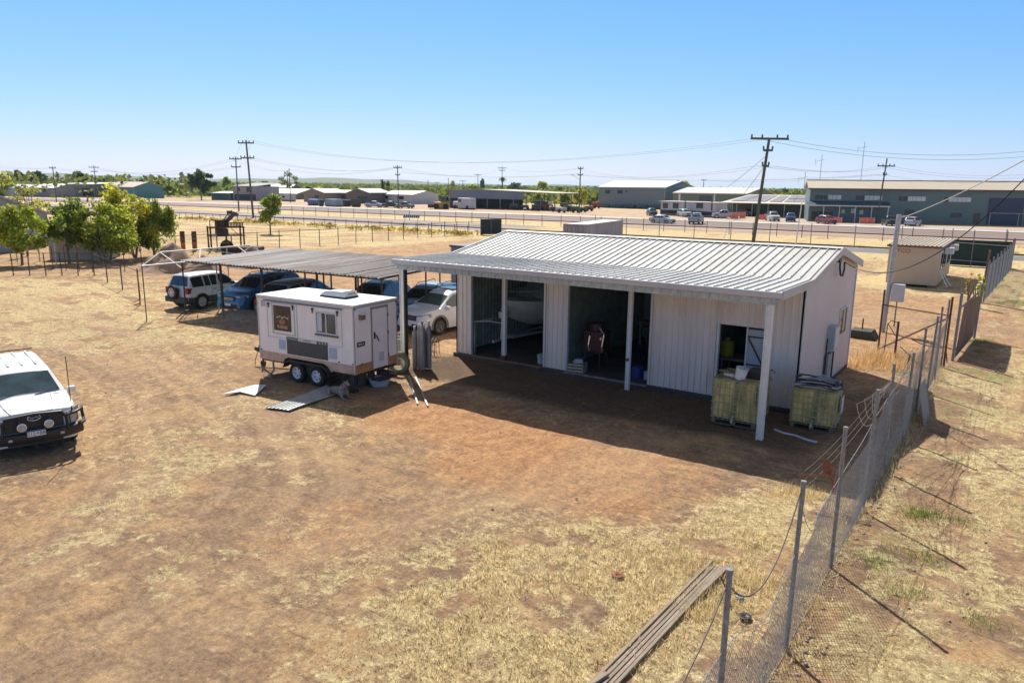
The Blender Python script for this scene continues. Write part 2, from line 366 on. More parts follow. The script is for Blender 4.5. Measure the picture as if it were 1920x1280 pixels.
stc=mixc(mrng(mot,.44,.56),(.36,.255,.125),(.66,.53,.28)); stc=mixc(mrng(fine,.5,.6,0,.8),stc,(.80,.68,.40)); stc=mixc(mrng(m2,.5,.6,0,.45),stc,(.42,.28,.15))
grc=mixc(mrng(fine,.4,.6),(.15,.16,.055),(.30,.29,.10))
brk=mrng(mot,.38,.62,-.5,.5)
def brkf(ch,a=.3,c=.6): 
    m=N.new('ShaderNodeMath'); m.operation='ADD'; L.new(sp.outputs[ch],m.inputs[0]); L.new(brk,m.inputs[1]); return mrng(m.outputs[0],a,c)
ta=N.new('ShaderNodeAttribute'); ta.attribute_name='tracks'; tsp=N.new('ShaderNodeSeparateColor'); L.new(ta.outputs['Color'],tsp.inputs[0])
tadd=N.new('ShaderNodeMath'); tadd.operation='ADD'; L.new(tsp.outputs[1],tadd.inputs[0]); L.new(mrng(fine,.35,.65,-.12,.12),tadd.inputs[1])
trk=mixc(mrng(tadd.outputs[0],.40,.62),mixc(mrng(mot,.4,.6),(.235,.155,.102),(.33,.225,.148)),mixc(mrng(mot,.4,.6),(.41,.28,.175),(.55,.385,.24)))
tmk=N.new('ShaderNodeMath'); tmk.operation='MULTIPLY'; L.new(mrng(mot,.40,.60,.62,.2),tmk.inputs[1]); L.new(tsp.outputs[0],tmk.inputs[0])
c=mixc(brkf(1,.12,.8),dirt,orc); c=mixc(brkf(0,.34,.66),c,stc); c=mixc(tmk.outputs[0],c,trk); c=mixc(brkf(2,.42,.85),c,grc)
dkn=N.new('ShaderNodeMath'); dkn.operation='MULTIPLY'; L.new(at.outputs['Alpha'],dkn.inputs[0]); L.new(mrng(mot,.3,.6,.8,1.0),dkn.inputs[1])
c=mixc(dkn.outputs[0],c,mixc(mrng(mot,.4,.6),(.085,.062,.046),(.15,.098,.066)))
# darker pebbles and dung-like specks
vo=N.new('ShaderNodeTexVoronoi'); vo.inputs['Scale'].default_value=7; L.new(tc.outputs['Object'],vo.inputs['Vector'])
c=mixc(mth('MULTIPLY',mrng(vo.outputs['Distance'],.16,.05),mrng(noise(2.3),.52,.62)),c,(.10,.065,.045))
gv=N.new('ShaderNodeVectorMath'); gv.operation='SCALE'; L.new(c,gv.inputs[0])
gm2=N.new('ShaderNodeMath'); gm2.operation='MULTIPLY'; L.new(mrng(fine,.38,.62,.78,1.46),gm2.inputs[0]); L.new(mrng(grit,.38,.62,.82,1.16),gm2.inputs[1]); L.new(gm2.outputs[0],gv.inputs['Scale'])
L.new(gv.outputs[0],b.inputs['Base Color'])
bp=N.new('ShaderNodeBump'); bp.inputs['Strength'].default_value=.8; bp.inputs['Distance'].default_value=.05
ad=N.new('ShaderNodeMath'); ad.operation='ADD'; L.new(fine,ad.inputs[0]); L.new(grit,ad.inputs[1]); L.new(ad.outputs[0],bp.inputs['Height']); L.new(bp.outputs[0],b.inputs['Normal'])
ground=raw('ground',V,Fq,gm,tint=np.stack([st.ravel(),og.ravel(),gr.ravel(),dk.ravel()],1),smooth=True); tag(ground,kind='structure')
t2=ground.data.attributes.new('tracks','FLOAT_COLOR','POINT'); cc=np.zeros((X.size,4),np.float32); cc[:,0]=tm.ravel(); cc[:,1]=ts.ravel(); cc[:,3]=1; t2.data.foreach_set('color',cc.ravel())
# ---------------------------------------------------------------- roads (gently curving to the left far away)
def bend(x): return -.00042*min(0,x+125)**2
def strip(name,y0,y1,z,mat,x0=-700,x1=400,e=0.):
    mb=MB(); P=[]; 
    for k in range(111):
        x=x0+(x1-x0)*k/110; P.append([(x,y0+bend(x)+e*math.sin(x*.09),z),(x,y1+bend(x)+e*math.sin(x*.07+1),z)])
    mb.grid(P); return tag(mb.build(name,mat),kind='structure')
ASPH=pm('worn_asphalt',(.19,.145,.13),.9,0,.18,.5,.2,20,col2=(.27,.19,.155),stretch=(.15,1,1))
ASPHG=pm('grey_asphalt',(.18,.17,.175),.9,0,.15,.5,.2,20,stretch=(.15,1,1))
PALE=pm('pale_concrete_path',(.62,.57,.51),.9,0,.08,.3)
REDS=pm('red_gravel_shoulder',(.44,.28,.17),.95,0,.25,.5,.3,20,col2=(.52,.40,.27))
DKE=pm('dark_kerb_channel',(.07,.055,.05),.9,0,.3,1)  # kerb and drain channel are dark in themselves
strip('road_shoulder',92,170,.004,REDS,e=.8)
strip('road',96.5,117.3,.012,ASPH,e=.3)
strip('footpath',117.8,122.6,.02,PALE,x0=-700,x1=-48,e=.25)
strip('footpath',118.4,121.2,.02,PALE,x0=-46,x1=400,e=.1)
strip('apron',121.5,133,.016,pm('dusty_apron',(.42,.36,.30),.9,0,.2,.4),x0=-46,x1=400,e=.3)
strip('side_road',60.5,66.5,.008,ASPHG,x0=-46,x1=400,e=.25)
strip('side_road',62.5,79.5,.008,pm('worn_side_road',(.25,.205,.19),.9,0,.25,.4,col2=(.36,.28,.22),stretch=(.15,1,1)),x0=-420,x1=-45,e=.5)
strip('verge',85,93,.006,pm('verge_gravel',(.32,.215,.18),.95,0,.25,.5,col2=(.46,.33,.22),stretch=(.2,1,1)),x0=-45,x1=400,e=.8)
for nm,y,z in (('kerb',95.2,.0),('kerb',67.4,0)):
    mb=MB(); P=[]
    for k in range(111):
        x=-700+10*k; yy=y+bend(x); P.append([(x,yy,0),(x,yy,.14),(x,yy+.3,.14),(x,yy+.3,0)])
    mb.grid(P); tag(mb.build(nm,DKE),kind='structure')
# ---------------------------------------------------------------- main shed
LS,DS,AW=11.95,6.8,2.95; ZF,ZB,ZR=3.67,3.66,4.30; SL=.1
ROOFW=pm('pale_zinc_roof_sheet',(.52,.52,.495),.6,.05,.12,1.2,col2=(.43,.41,.375),thr=(.5,.7),stretch=(1,.3,1))
WALLC=pm('light_grey_wall_cladding',(.70,.64,.575),.5,.05,.10,2,col2=(.60,.52,.43),thr=(.52,.7),stretch=(1,1,.25))
GABLEC=pm('smooth_gable_cladding',(.60,.53,.51),.55,.05,.06,.6)
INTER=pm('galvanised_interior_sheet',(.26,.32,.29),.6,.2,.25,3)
shed=thing('workshop_shed','long pale ribbed metal workshop shed with open bays and front awning','shed',(0,0,0))
def ribprofile(L,sp,h,wt,wb):
    """(x,z) zigzag along the length with trapezoid ribs"""
    p=[(0,0)]; k=sp/2
    while k<L-wb:
        p+=[(k-wb/2,0),(k-wt/2,h),(k+wt/2,h),(k+wb/2,0)]; k+=sp
    p.append((L,0)); return p
prof=ribprofile(LS+.3,.25,.032,.03,.06)
def roofsheet(name,y0,z0,y1,z1,mat,off=.0,x0=-.15,parent=shed,pr=prof,n=2):
    mb=MB(); mb.grid([[(x0+x,y0+(y1-y0)*t,z0+(z1-z0)*t+h+off) for (x,h) in pr] for t in [k/(n-1) for k in range(n)]])
    return mb.build(name,mat,parent)
roofsheet('awning_roof',-AW,ZF,0,ZB,ROOFW)
roofsheet('roof',0,ZB,DS/2,ZR,ROOFW)
roofsheet('roof',DS/2,ZR,DS+.05,ZB-.02,ROOFW)
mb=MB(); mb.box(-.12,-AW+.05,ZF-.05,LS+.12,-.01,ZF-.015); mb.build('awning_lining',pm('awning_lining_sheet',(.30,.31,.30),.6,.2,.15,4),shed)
mb=MB(); 
for s in (1,-1):
    mb.quad((-.17,DS/2,ZR+.05),(LS+.17,DS/2,ZR+.05),(LS+.17,DS/2+s*.16,ZR+.02),(-.17,DS/2+s*.16,ZR+.02))
mb.build('ridge_cap',pm('ridge_cap_white',(.72,.73,.72),.4,.1,.04,3),shed)
SCR=pm('roof_screw_grey',(.30,.30,.29),.5,.3,.1,9)
mb=MB()
for (y0,z0,y1,z1) in ((-AW,ZF,0,ZB),(0,ZB,DS/2,ZR)):
    for t in (.06,.36,.66,.95):
        yy_=y0+(y1-y0)*t; zz=z0+(z1-z0)*t
        for k in range(48): x=-.15+.125+.25*k; mb.box(x-.011,yy_-.011,zz+.031,x+.011,yy_+.011,zz+.042)
o=mb.build('roof_screws',SCR,shed); o['kind']='stuff'
# gutter and battens below it
FASC=pm('grey_fascia_gutter',(.46,.45,.46),.5,.15,.1,1.5)
mb=MB(); mb.prism([(-AW-.13,ZF-.13),(-AW-.02,ZF-.15),(-AW-.02,ZF+.01),(-AW-.13,ZF+.01)],-.2,LS+.17,'x'); mb.build('gutter',FASC,shed)
mb=MB(); mb.box(-.08,-AW+.0,ZF-.31,LS+.08,-AW+.05,ZF-.155)
x=.1
while x<LS: mb.box(x,-AW-.012,ZF-.30,x+.02,-AW+.0,ZF-.16); x+=.25
mb.build('awning_beam',pm('stained_fascia_beam',(.38,.42,.39),.6,.1,.28,10,stretch=(1.5,1,.6)),shed)
# barge boards along the right and left ends
for xx in (LS+.151,-.19):
    mb=MB()
    for (a,b) in (((-AW-.02,ZF),(0,ZB)),((0,ZB),(DS/2,ZR)),((DS/2,ZR),(DS+.06,ZB))):
        mb.prism([(a[0],a[1]-.17),(b[0],b[1]-.17),(b[0],b[1]+.045),(a[0],a[1]+.045)],xx,xx+.035,'x')
    mb.build('barge_board',FASC,shed)
# walls: ribbed sheet panels on the front
def vwall(name,x0,x1,z0,z1,y=0.,mat=WALLC,sp=.19,out=-.03):
    mb=MB(); pr=ribprofile(x1-x0,sp,1,.03,.06)
    mb.grid([[(x0+x,y+out*h-.0,z) for (x,h) in pr] for z in (z0,z1)]); 
    mb.box(x0,y+.012,z0,x1,y+.06,z1); return mb.build(name,mat,shed)
OT=3.0
vwall('front_wall',0,.68,SL,ZB-.05); vwall('front_wall',3.78,4.64,SL,ZB-.05); vwall('front_wall',7.58,9.66,SL,ZB-.05)
vwall('front_wall',9.66,10.98,2.24,ZB-.05); vwall('front_wall',10.98,LS,SL,ZB-.05)
vwall('front_wall',.68,3.78,OT,ZB-.05); vwall('front_wall',4.64,7.58,OT,ZB-.05)
# opening trims
TRIM=pm('pale_opening_trim',(.55,.56,.55),.5,.1,.08,3)
for x in (.68,3.78,4.64,7.58,9.66,10.98):
    zt=2.24 if x>9 else OT; mb=MB(); mb.box(x-.035,-.045,SL,x+.035,.07,zt+.03); mb.build('door_jamb',TRIM,shed)
# gable wall right, left wall, back wall
def gable(x0,x1,name,mat):
    mb=MB(); mb.prism([(0,SL-.1),(DS,SL-.1),(DS,ZB-.06),(DS/2,ZR-.06),(0,ZB-.06)],x0,x1,'x'); return mb.build(name,mat,shed)
gable(LS-.06,LS,'gable_wall',GABLEC); gable(0,.06,'gable_wall',GABLEC)
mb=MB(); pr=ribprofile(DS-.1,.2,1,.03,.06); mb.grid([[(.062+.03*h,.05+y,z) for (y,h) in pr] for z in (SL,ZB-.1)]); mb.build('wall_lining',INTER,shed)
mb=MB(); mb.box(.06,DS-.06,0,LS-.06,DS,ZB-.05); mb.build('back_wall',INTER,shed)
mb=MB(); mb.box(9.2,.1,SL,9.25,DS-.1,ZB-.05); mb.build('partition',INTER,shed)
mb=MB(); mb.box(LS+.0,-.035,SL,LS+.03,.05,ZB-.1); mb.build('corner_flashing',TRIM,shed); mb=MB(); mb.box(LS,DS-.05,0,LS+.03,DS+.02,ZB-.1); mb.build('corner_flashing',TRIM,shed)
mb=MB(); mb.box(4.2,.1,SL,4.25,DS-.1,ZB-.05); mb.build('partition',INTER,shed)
# roof frame inside
mb=MB()
for x in (.3,4.2,8.0,11.7):
    mb.beam((x,.1,ZB-.1),(x,DS/2,ZR-.12),.08,.15); mb.beam((x,DS/2,ZR-.12),(x,DS-.1,ZB-.1),.08,.15)
for y in (1,2.2,3.4,4.6,5.8): mb.beam((.1,y,ZB+ (ZR-ZB)*(1-abs(y-3.4)/3.4)-.06),(LS-.1,y,ZB+(ZR-ZB)*(1-abs(y-3.4)/3.4)-.06),.06,.06)
mb.build('roof_frame',INTER,shed)
# posts
def cpost(x,y,z0,z1,w=.13,name='awning_post',mat=WHITEP):
    mb=MB(); mb.box(x-w/2,y-w/2,z0,x-w/2+.02,y+w/2,z1); mb.box(x+w/2-.02,y-w/2,z0,x+w/2,y+w/2,z1); mb.box(x-w/2+.02,y-w/2+.035,z0,x+w/2-.02,y-w/2+.055,z1)
    mb.box(x-w/2+.02,y+w/2-.03,z0,x+w/2-.02,y+w/2-.01,z1)
    return mb.build(name,mat,shed)
cpost(.10,-2.86,-.03,ZF-.16,.17); cpost(LS-.12,-2.86,-.03,ZF-.16,.15)
mb=MB(); mb.box(.19,-2.93,-.02,.235,-2.8,ZF-.2); mb.build('downpipe',DARKP,shed)
cpost(7.16,-.62,0,ZF-.06,.12); cpost(2.17,-.06,SL,OT+.4,.13)
mb=MB(); mb.tube([(7.16,-.70,.95),(7.16,-.66,.95)],.05,10); mb.build('post_bracket',RUST,shed)
mb=MB(); mb.cbox((2.17,-.10,.2),(.2,.16,.16)); mb.build('post_bracket',RUST,shed)
# door leaf with brace
DOORM=pm('blue_grey_door_sheet',(.34,.38,.40),.55,.1,.12,3)
mb=MB(); mb.box(10.5,.02,SL+.03,10.96,.05,2.2); d=mb.build('door',DOORM,shed)
mb=MB(); 
for z in (.2,1.15,1.95,2.18): mb=MB(); mb.box(10.5,-.01,z,10.96,.02,z+.04); mb.build('door_batten',DARKP,d)
mb=MB(); mb.beam((10.52,.0,1.93),(10.95,.0,1.2),.04,.03); mb.build('door_brace',DARKP,d)
mb=MB(); mb.box(10.46,-.02,SL,10.5,.06,2.22); mb.build('door_edge',TRIM,d)
# gable window, meter box, conduit, cable bracket
p1=GX(1575,582,LS); p2=GX(1588,575,LS)
wy0,wy1,wz0,wz1=4.75,5.75,1.42,2.24
mb=MB(); 
for a in ((wy0-.04,wz0-.04,wy1+.04,wz0),(wy0-.04,wz1,wy1+.04,wz1+.04),(wy0-.04,wz0,wy0,wz1),(wy1,wz0,wy1+.04,wz1),((wy0+wy1)/2-.02,wz0,(wy0+wy1)/2+.02,wz1)): mb.box(LS+.001,a[0],a[1],LS+.035,a[2],a[3])
wn=mb.build('window',pm('aluminium_window_frame',(.6,.62,.62),.4,.4,.05,4),shed)
mb=MB(); mb.box(LS+.003,wy0,wz0,LS+.012,wy1,wz1); mb.build('window_glass',GLASS,wn)
mb=MB(); mb.box(LS+.001,3.15,1.2,LS+.22,3.75,1.95); mx=mb.build('meter_box',pm('pale_grey_meter_box',(.40,.44,.47),.5,.1,.08,3),shed,bevel=.01)
mb=MB(); mb.box(LS+.22,3.2,1.26,LS+.235,3.7,1.9); mb.build('meter_box_door',pm('meter_box_door_white',(.62,.63,.64),.5,0,.05,3),mx)
mb=MB(); mb.box(LS+.001,3.05,.15,LS+.12,3.6,1.1); mb.build('switch_cabinet',pm('dull_cabinet',(.33,.33,.33),.6,.1,.15,4),shed)
mb=MB(); mb.tube([(LS+.08,3.9,0),(LS+.08,3.9,1.3)],.03,8); mb.build('conduit',DARKP,shed); mb=MB(); mb.tube([(LS+.05,3.0,.2),(LS+.05,3.0,1.6)],.022,8); mb.build('conduit',DARKP,shed)
gq=GX(1569,480,LS); lp=[Vector((LS+.12,3.35,3.98)),Vector((LS+.14,3.3,3.75)),Vector((LS+.15,3.45,3.5)),Vector((LS+.15,3.75,3.45)),Vector((LS+.14,3.98,3.65)),Vector((LS+.13,3.98,3.86))]
mb=MB(); mb.tube(lp,.028,8); mb.cbox((LS+.08,3.33,4.0),(.14,.22,.2)); mb.build('service_cable_loop',BLACKP,shed)
# slab
SLABM=pm('shade_dark_concrete_slab',(.085,.075,.065),.85,0,.3,.8,.2,30,col2=(.055,.055,.05))  # slab colour darkened to stand for the shade under the roof
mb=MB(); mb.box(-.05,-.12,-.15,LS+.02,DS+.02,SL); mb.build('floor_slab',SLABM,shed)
AWD=pm('dark_packed_awning_dirt',(.13,.115,.10),.95,0,.35,.9,.3,30,col2=(.19,.14,.10))
def patch(name,pts,mat,z):
    mb=MB(); c=Vector((sum(p[0] for p in pts)/len(pts),sum(p[1] for p in pts)/len(pts),z+.02))
    for k in range(len(pts)): mb.face([c,(*pts[k],z),(*pts[(k+1)%len(pts)],z)])
    return tag(mb.build(name,mat),kind='structure')
yy=[(0,0) for k in range(1)]
front=[(-.2+k*.52,-3.05-.25*rnd.random()-.1*math.sin(k*.7)) for k in range(27)]
mb=MB(); mb.box(.7,-.16,SL-.02,3.77,-.02,SL+.015); mb.build('door_threshold',pm('red_oxide_sill',(.30,.12,.08),.7,0,.3,5),shed)
mb=MB(); mb.box(4.66,-.2,SL-.03,7.57,-.06,SL+.012); mb.build('door_threshold',pm('broken_concrete_sill',(.24,.20,.16),.9,0,.4,6),shed)
# ---------------------------------------------------------------- things in the shed
# boat on its trailer
boat=thing('boat','aluminium runabout boat on a trailer inside the left workshop bay','boat',(1.85,3.55,0.05),R(-97))
boat.scale=(1.1,1.05,1.13)
HULL=pm('pale_aluminium_hull',(.50,.56,.52),.4,.2,.12,3)
mb=MB(); P=[]
for k in range(13):
    t=k/12; x=-2.1+4.4*t; wbm=.98*(1-max(0,(t-.45)/.55)**2.2); wk=.75*wbm; zk=.72+.55*max(0,(t-.5)/.5)**2.0; zs=1.45+.28*t
    P.append([(x+.25*max(0,t-.6),y,z) for (y,z) in ((-wbm,zs),(-wbm*.97,zs-.2),(-wk,zk+.28),(0,zk),(wk,zk+.28),(wbm*.97,zs-.2),(wbm,zs))])
mb.grid(P); mb.grid([[p[0],Vector(p[0])*.5+Vector(p[-1])*.5+Vector((0,0,.10)),p[-1]] for p in P]); mb.build('hull',HULL,boat,smooth=True)
CAN=pm('grey_green_canvas',(.3,.34,.31),.85,0,.15,3)
mb=MB(); mb.grid([[(x,y*(1 if z<2 else .8),z+(.12 if y==0 else 0)) for y in (-.85,0,.85)] for (x,z) in ((-1.6,1.6),(-1.5,2.1),(-.3,2.25),(.55,2.1),(1.1,1.62))]); mb.build('canopy',CAN,boat,smooth=True)
mb=MB(); 
for s in (-1,1):
    mb.tube([(-1.7,.8*s,1.5),(-1.5,.85*s,2.42),(.1,.85*s,2.46),(.5,.8*s,1.75)],.022,6); mb.tube([(.2,.75*s,1.66),(.3,.7*s,1.92),(1.3,.5*s,1.98),(2.3,.08*s,2.02)],.018,6)
for x in (-1.5,-.7,.1): mb.tube([(x,-.85,2.44),(x,.85,2.44)],.022,6)
mb.build('rail',pm('boat_rail',(.6,.62,.6),.35,.5,.1,10),boat)
text('registration_mark','43U55E',.22,BLACKINK,boat,(.95,-.865,1.32),(R(84),0,R(-7)),.004)
mb=MB(); mb.beam((-1.9,.55,.6),(2.2,.1,.55),.07); mb.beam((-1.9,-.55,.6),(2.2,-.1,.55),.07); mb.beam((2.1,0,.55),(3.0,0,.5),.07); mb.beam((-.4,-.95,.4),(-.4,.95,.4),.06); mb.build('boat_trailer_frame',GALV,boat)
for s in (-1,1):
    mb=MB(); mb.lathe([(.0,-.08),(.3,-.08),(.31,0),(.3,.08),(0,.08)],(-.4,.95*s,.41),14,'y'); mb.build('wheel',RUBBER,boat)
mb=MB(); mb.tube([(2.6,0,.55),(2.55,0,1.25),(2.45,.1,1.45)],.04,6); mb.cbox((2.5,0,1.3),(.25,.22,.2)); mb.tube([(2.5,-.15,1.45),(2.45,.2,1.6),(2.6,.1,1.75)],.02,5); mb.build('winch',GALV,boat)
mb=MB(); mb.tube([(.72,.16,1.28),(1.4,.18,1.36),(2.1,.2,1.33)],.018,6); mb.tube([(.72,.16,1.28),(.72,.16,.1)],.018,6); mb.tube([(.72,.16,1.28),(1.3,.5,1.4)],.014,6)
tag(mb.build('rope_barrier',GALV),'thin pale rope strung across the left bay in front of the boat','rope')
mb=MB(); mb.lathe([(0,0),(.13,0),(.16,.3),(.17,.3),(.15,.31),(.1,.34),(0,.34)],(3.45,.35,SL),14); bk=mb.build('bucket',pm('pale_green_bucket',(.3,.45,.38),.5,0,.1,5),smooth=True); tag(bk,'pale green bucket standing inside the left bay opening','bucket')
# engine hoist and machinery clutter in the middle bay
MR=pm('dull_red_machine',(.09,.03,.025),.6,.1,.3,6)
t=thing('engine_stand','dull red engine assembly on a stand just inside the middle bay','engine stand',(5.15,1.1,SL))
mb=MB(); mb.box(-.35,-.3,.55,.35,.3,1.25); mb.cyl((0,0,0),.26,1.25,1.5,14); mb.build('engine_block',MR,t,bevel=.03)
mb=MB(); 
for a,b in ((-.3,-.3),(.3,-.3),(-.3,.3),(.3,.3)): mb=MB(); mb.beam((a,b,0),(a*.8,b*.8,.56),.05); mb.build('leg',DARKP,t)
mb=MB(); mb.tube([(.25,-.3,1.4),(.45,-.35,1.2),(.4,-.38,.8),(.42,-.36,.6)],.035,6); mb.tube([(-.1,-.32,1.1),(-.12,-.36,.8),(-.1,-.35,.6)],.03,6); mb.cyl((.32,-.33,0),.06,1.0,1.1,8); mb.build('engine_hose',CHROME,t)
t=thing('tool_crate','low timber crate with scrap on the threshold of the middle bay','crate',(4.98,.12,SL),R(10))
mb=MB()
for z in (.02,.12,.22): mb.box(-.28,-.22,z,.28,-.2,z+.07); mb.box(-.28,.2,z,.28,.22,z+.07)
for x in (-.28,.26): mb.box(x,-.22,0,x+.02,.22,.3)
mb.build('crate_slats',pm('pale_timber',(.38,.32,.25),.8,0,.2,9),t)
mb=MB(); mb.cbox((.05,0,.36),(.25,.2,.14),(0,0,.4)); mb.cyl((-.1,.05,0),.07,.2,.36,8); mb.build('scrap_parts',GALV,t)
t=thing('workbench','dark timber workbench along the back of the middle bay','workbench',(6.0,5.6,SL))
mb=MB(); mb.box(-1.3,-.35,.85,2.6,.35,.92); mb.build('bench_top',WOODG,t)
for x in (-1.2,2.5):
    for y in (-.3,.3): mb=MB(); mb.box(x-.04,y-.04,0,x+.04,y+.04,.85); mb.build('leg',WOODG,t)
t=thing('storage_rack','metal storage rack stacked with white tubs beside the middle bay opening','storage rack',(7.95,1.6,SL))
mb=MB()
for x in (-.5,.5):
    for y in (-.3,.3): mb.box(x-.02,y-.02,0,x+.02,y+.02,2.2)
for z in (.3,.85,1.4,1.95): mb.box(-.5,-.3,z,.5,.3,z+.03)
mb.build('rack_frame',DARKP,t)
for i,(x,y,z,r,h) in enumerate(((-.3,-.1,.33,.13,.24),(.05,-.12,.33,.12,.3),(-.32,-.1,.88,.14,.22),(0,-.1,.88,.11,.28),(-.3,-.12,1.43,.12,.2),(.1,0,1.43,.15,.25),(-.2,-.1,1.98,.14,.2))):
    mb=MB(); mb.lathe([(0,z),(r*.85,z),(r,z+h),(r*1.04,z+h),(0,z+h+.01)],(x-.0,y,0),12)
    o=mb.build('plastic_tub',pm('milky_plastic_tub',(.42,.45,.38),.5,0,.2,3)); o.location=t.location; tag(o,['round milky tub on the bottom shelf of the metal rack','taller milky tub on the bottom shelf of the metal rack','milky tub on the second shelf of the metal rack, left','narrow milky tub on the second shelf of the metal rack','short milky tub on the third shelf of the metal rack','widest milky tub on the third shelf of the metal rack','milky tub on the very top shelf of the metal rack'][i],'tub','tubs on the storage rack')
mb=MB(); mb.lathe([(0,0),(.17,0),(.18,.02),(.18,.36),(.16,.38),(0,.38)],(6.95,.55,SL),16); tag(mb.build('blue_drum',pm('blue_plastic_drum',(.03,.05,.22),.4,0,.1,4),smooth=True),'small blue plastic drum behind the white post in the middle bay','drum')
mb=MB(); mb.box(7.2,.45,SL,7.5,.8,SL+.28); tag(mb.build('cardboard_carton',pm('pale_carton',(.4,.36,.33),.8,0,.1,6),bevel=.01),'small pale carton beside the blue drum in the middle bay','carton')
mb=MB(); mb.lathe([(0,0),(.15,0),(.17,.32),(.12,.36),(0,.36)],(6.3,3.2,1.3),14); o=mb.build('green_canister',pm('pale_green_canister',(.12,.22,.17),.5,0,.1,4),smooth=True); tag(o,'pale green canister on a dark drum deep in the middle bay','canister')
mb=MB(); mb.lathe([(0,0),(.29,0),(.3,.03),(.29,.4),(.31,.42),(.29,.44),(.29,.9),(.3,.92),(0,.9)],(6.3,3.2,SL),20); mb.box(6.0,2.95,1.0,6.6,3.5,1.3); tag(mb.build('steel_drum',DARKP,smooth=True),'dark steel drum under a green canister in the middle bay','drum')
t=thing('yellow_drum','yellow chemical drum on a bench inside the open doorway','drum',(GY(1364,650,1.6).x,1.6,1.0))
mb=MB(); mb.lathe([(0,0),(.2,0),(.21,.03),(.21,.42),(.19,.45),(.08,.5),(.08,.56),(0,.56)],(0,0,0),16); mb.build('drum_body',pm('yellow_plastic',(.55,.5,.03),.45,0,.1,4),t,smooth=True)
mb=MB(); mb.box(9.35,1.2,.93,11.2,2.0,1.0); 
for x in (9.4,11.1):
    for y in (1.25,1.95): mb.box(x-.03,y-.03,SL,x+.03,y+.03,.93)
tag(mb.build('side_bench',WOODG),'dark bench carrying the yellow drum inside the doorway','bench')
# ---------------------------------------------------------------- caged water tanks (totes) by the awning
TANKM=pm('algae_stained_yellow_tank',(.62,.51,.18),.5,0,.35,3,col2=(.17,.17,.07),thr=(.44,.62),stretch=(1.6,1.6,.35))
def tote(loc,rz,label,w=1.05,d=.95,h=.86,mat=TANKM):
    t=thing('caged_tank',label,'water tank',loc,rz,'caged plastic water tanks by the awning post')
    mb=MB(); mb.box(0,0,.17,w,d,.17+h); mb.build('tank_bottle',mat,t,bevel=.06,smooth=False)
    mb=MB(); 
    for k in range(9):
        x=.04+(w-.08)*k/8; mb.tube([(x,-.015,.15),(x,-.015,.19+h)],.009,5); mb.tube([(x,d+.015,.15),(x,d+.015,.19+h)],.011,5)
    for k in range(8):
        y=.04+(d-.08)*k/7; mb.tube([(-.015,y,.15),(-.015,y,.19+h)],.011,5); mb.tube([(w+.015,y,.15),(w+.015,y,.19+h)],.011,5)
    for k in range(6):
        z=.19+h*k/5; q=[(-.02,-.02,z),(w+.02,-.02,z),(w+.02,d+.02,z),(-.02,d+.02,z),(-.02,-.02,z)]
        for a,b in zip(q[:-1],q[1:]): mb.tube([a,b],.012,5)
    mb.build('cage',pm('tank_cage_steel',(.42,.39,.25),.5,.4,.2,9),t)
    mb=MB(); mb.box(0,0,.12,w,d,.15)
    for x in (0,w/2-.05,w-.1):
        for y in (0,d/2-.05,d-.1): mb.box(x,y,0,x+.1,y+.1,.12)
    mb.box(0,0,0,w,.1,.02); mb.box(0,d-.1,0,w,d,.02); mb.build('pallet',pm('green_grey_pallet',(.14,.15,.11),.8,.1,.25,6),t)
    mb=MB(); mb.cyl((w*.5,-.06,0),.03,.16,.3,8); mb.tube([(w*.5,0,.22),(w*.5,-.13,.22),(w*.5,-.15,.12)],.03,8); mb.cbox((w*.5,-.1,.29),(.12,.03,.03)); mb.build('valve',pm('brass_valve',(.4,.35,.25),.5,.3,.2,9),t)
    return t
t1=tote((10.42,-2.35,.05),R(2),'algae-green caged tank under the awning post heaped with buckets and scrap',1.12,1.25,1.0)
t2=tote((12.15,-1.35,0),R(4),'yellow caged tank outside the awning with black poly pipe coiled on top')
mb=MB(); mb.box(1.151,.25,.45,1.156,.65,.9); mb.build('label_sheet',pm('white_label',(.6,.6,.66),.6,0,.1,6),t2)
mb=MB(); mb.box(1.141,.45,.75,1.146,.8,1.1); mb.build('label_sheet',pm('blue_white_label',(.35,.4,.6),.6,0,.1,6),t1)
# junk on top
o=thing('poly_pipe_coil','tangle of black poly pipe lying on the yellow caged tank','pipe',(12.68,-.9,1.05))
for k in range(9):
    mb=MB(); a0=rnd.uniform(0,6); pts=[]
    for j in range(9):
        a=a0+j*.5; r=.45+.06*math.sin(a*2+k); pts.append((r*math.cos(a)*1.15,r*.75*math.sin(a),.05+.02*k+.03*math.sin(a*3)))
    mb.tube(pts,.02,6); mb.build('pipe_loop',BLACKP if k%3 else pm('faded_grey_pipe',(.35,.37,.4),.5,0,.1,5),o)
mb=MB(); 
for k in range(5): y=-.3+.14*k; mb.tube([(-.55,y,.05),(0,y+.08,.17+.02*k),(.5,y+.02,.1)],.022,6)
mb.build('straight_pipe',pm('faded_grey_pipe',(.35,.37,.4),.5,0,.1,5),o)
o=thing('white_bucket','white bucket with pink handle strap on the junk heaped tank','bucket',(10.98,-2.05,1.24),0)
mb=MB(); mb.M=Matrix.Rotation(R(12),4,'Y'); mb.lathe([(0,0),(.12,0),(.155,.3),(.165,.3),(.15,.31),(.14,.05),(0,.05)],(0,0,0),16); mb.build('bucket_body',WHITEP,o,smooth=True)
mb=MB(); mb.tube([(-.14,-.08,.02),(-.15,-.2,-.04),(-.13,-.23,-.16)],.018,5); mb.tube([(.12,-.08,.02),(.13,-.2,-.04),(.12,-.23,-.16)],.018,5); mb.build('strap',pm('hot_pink_strap',(.7,.04,.3),.5,0,.1,5),o)
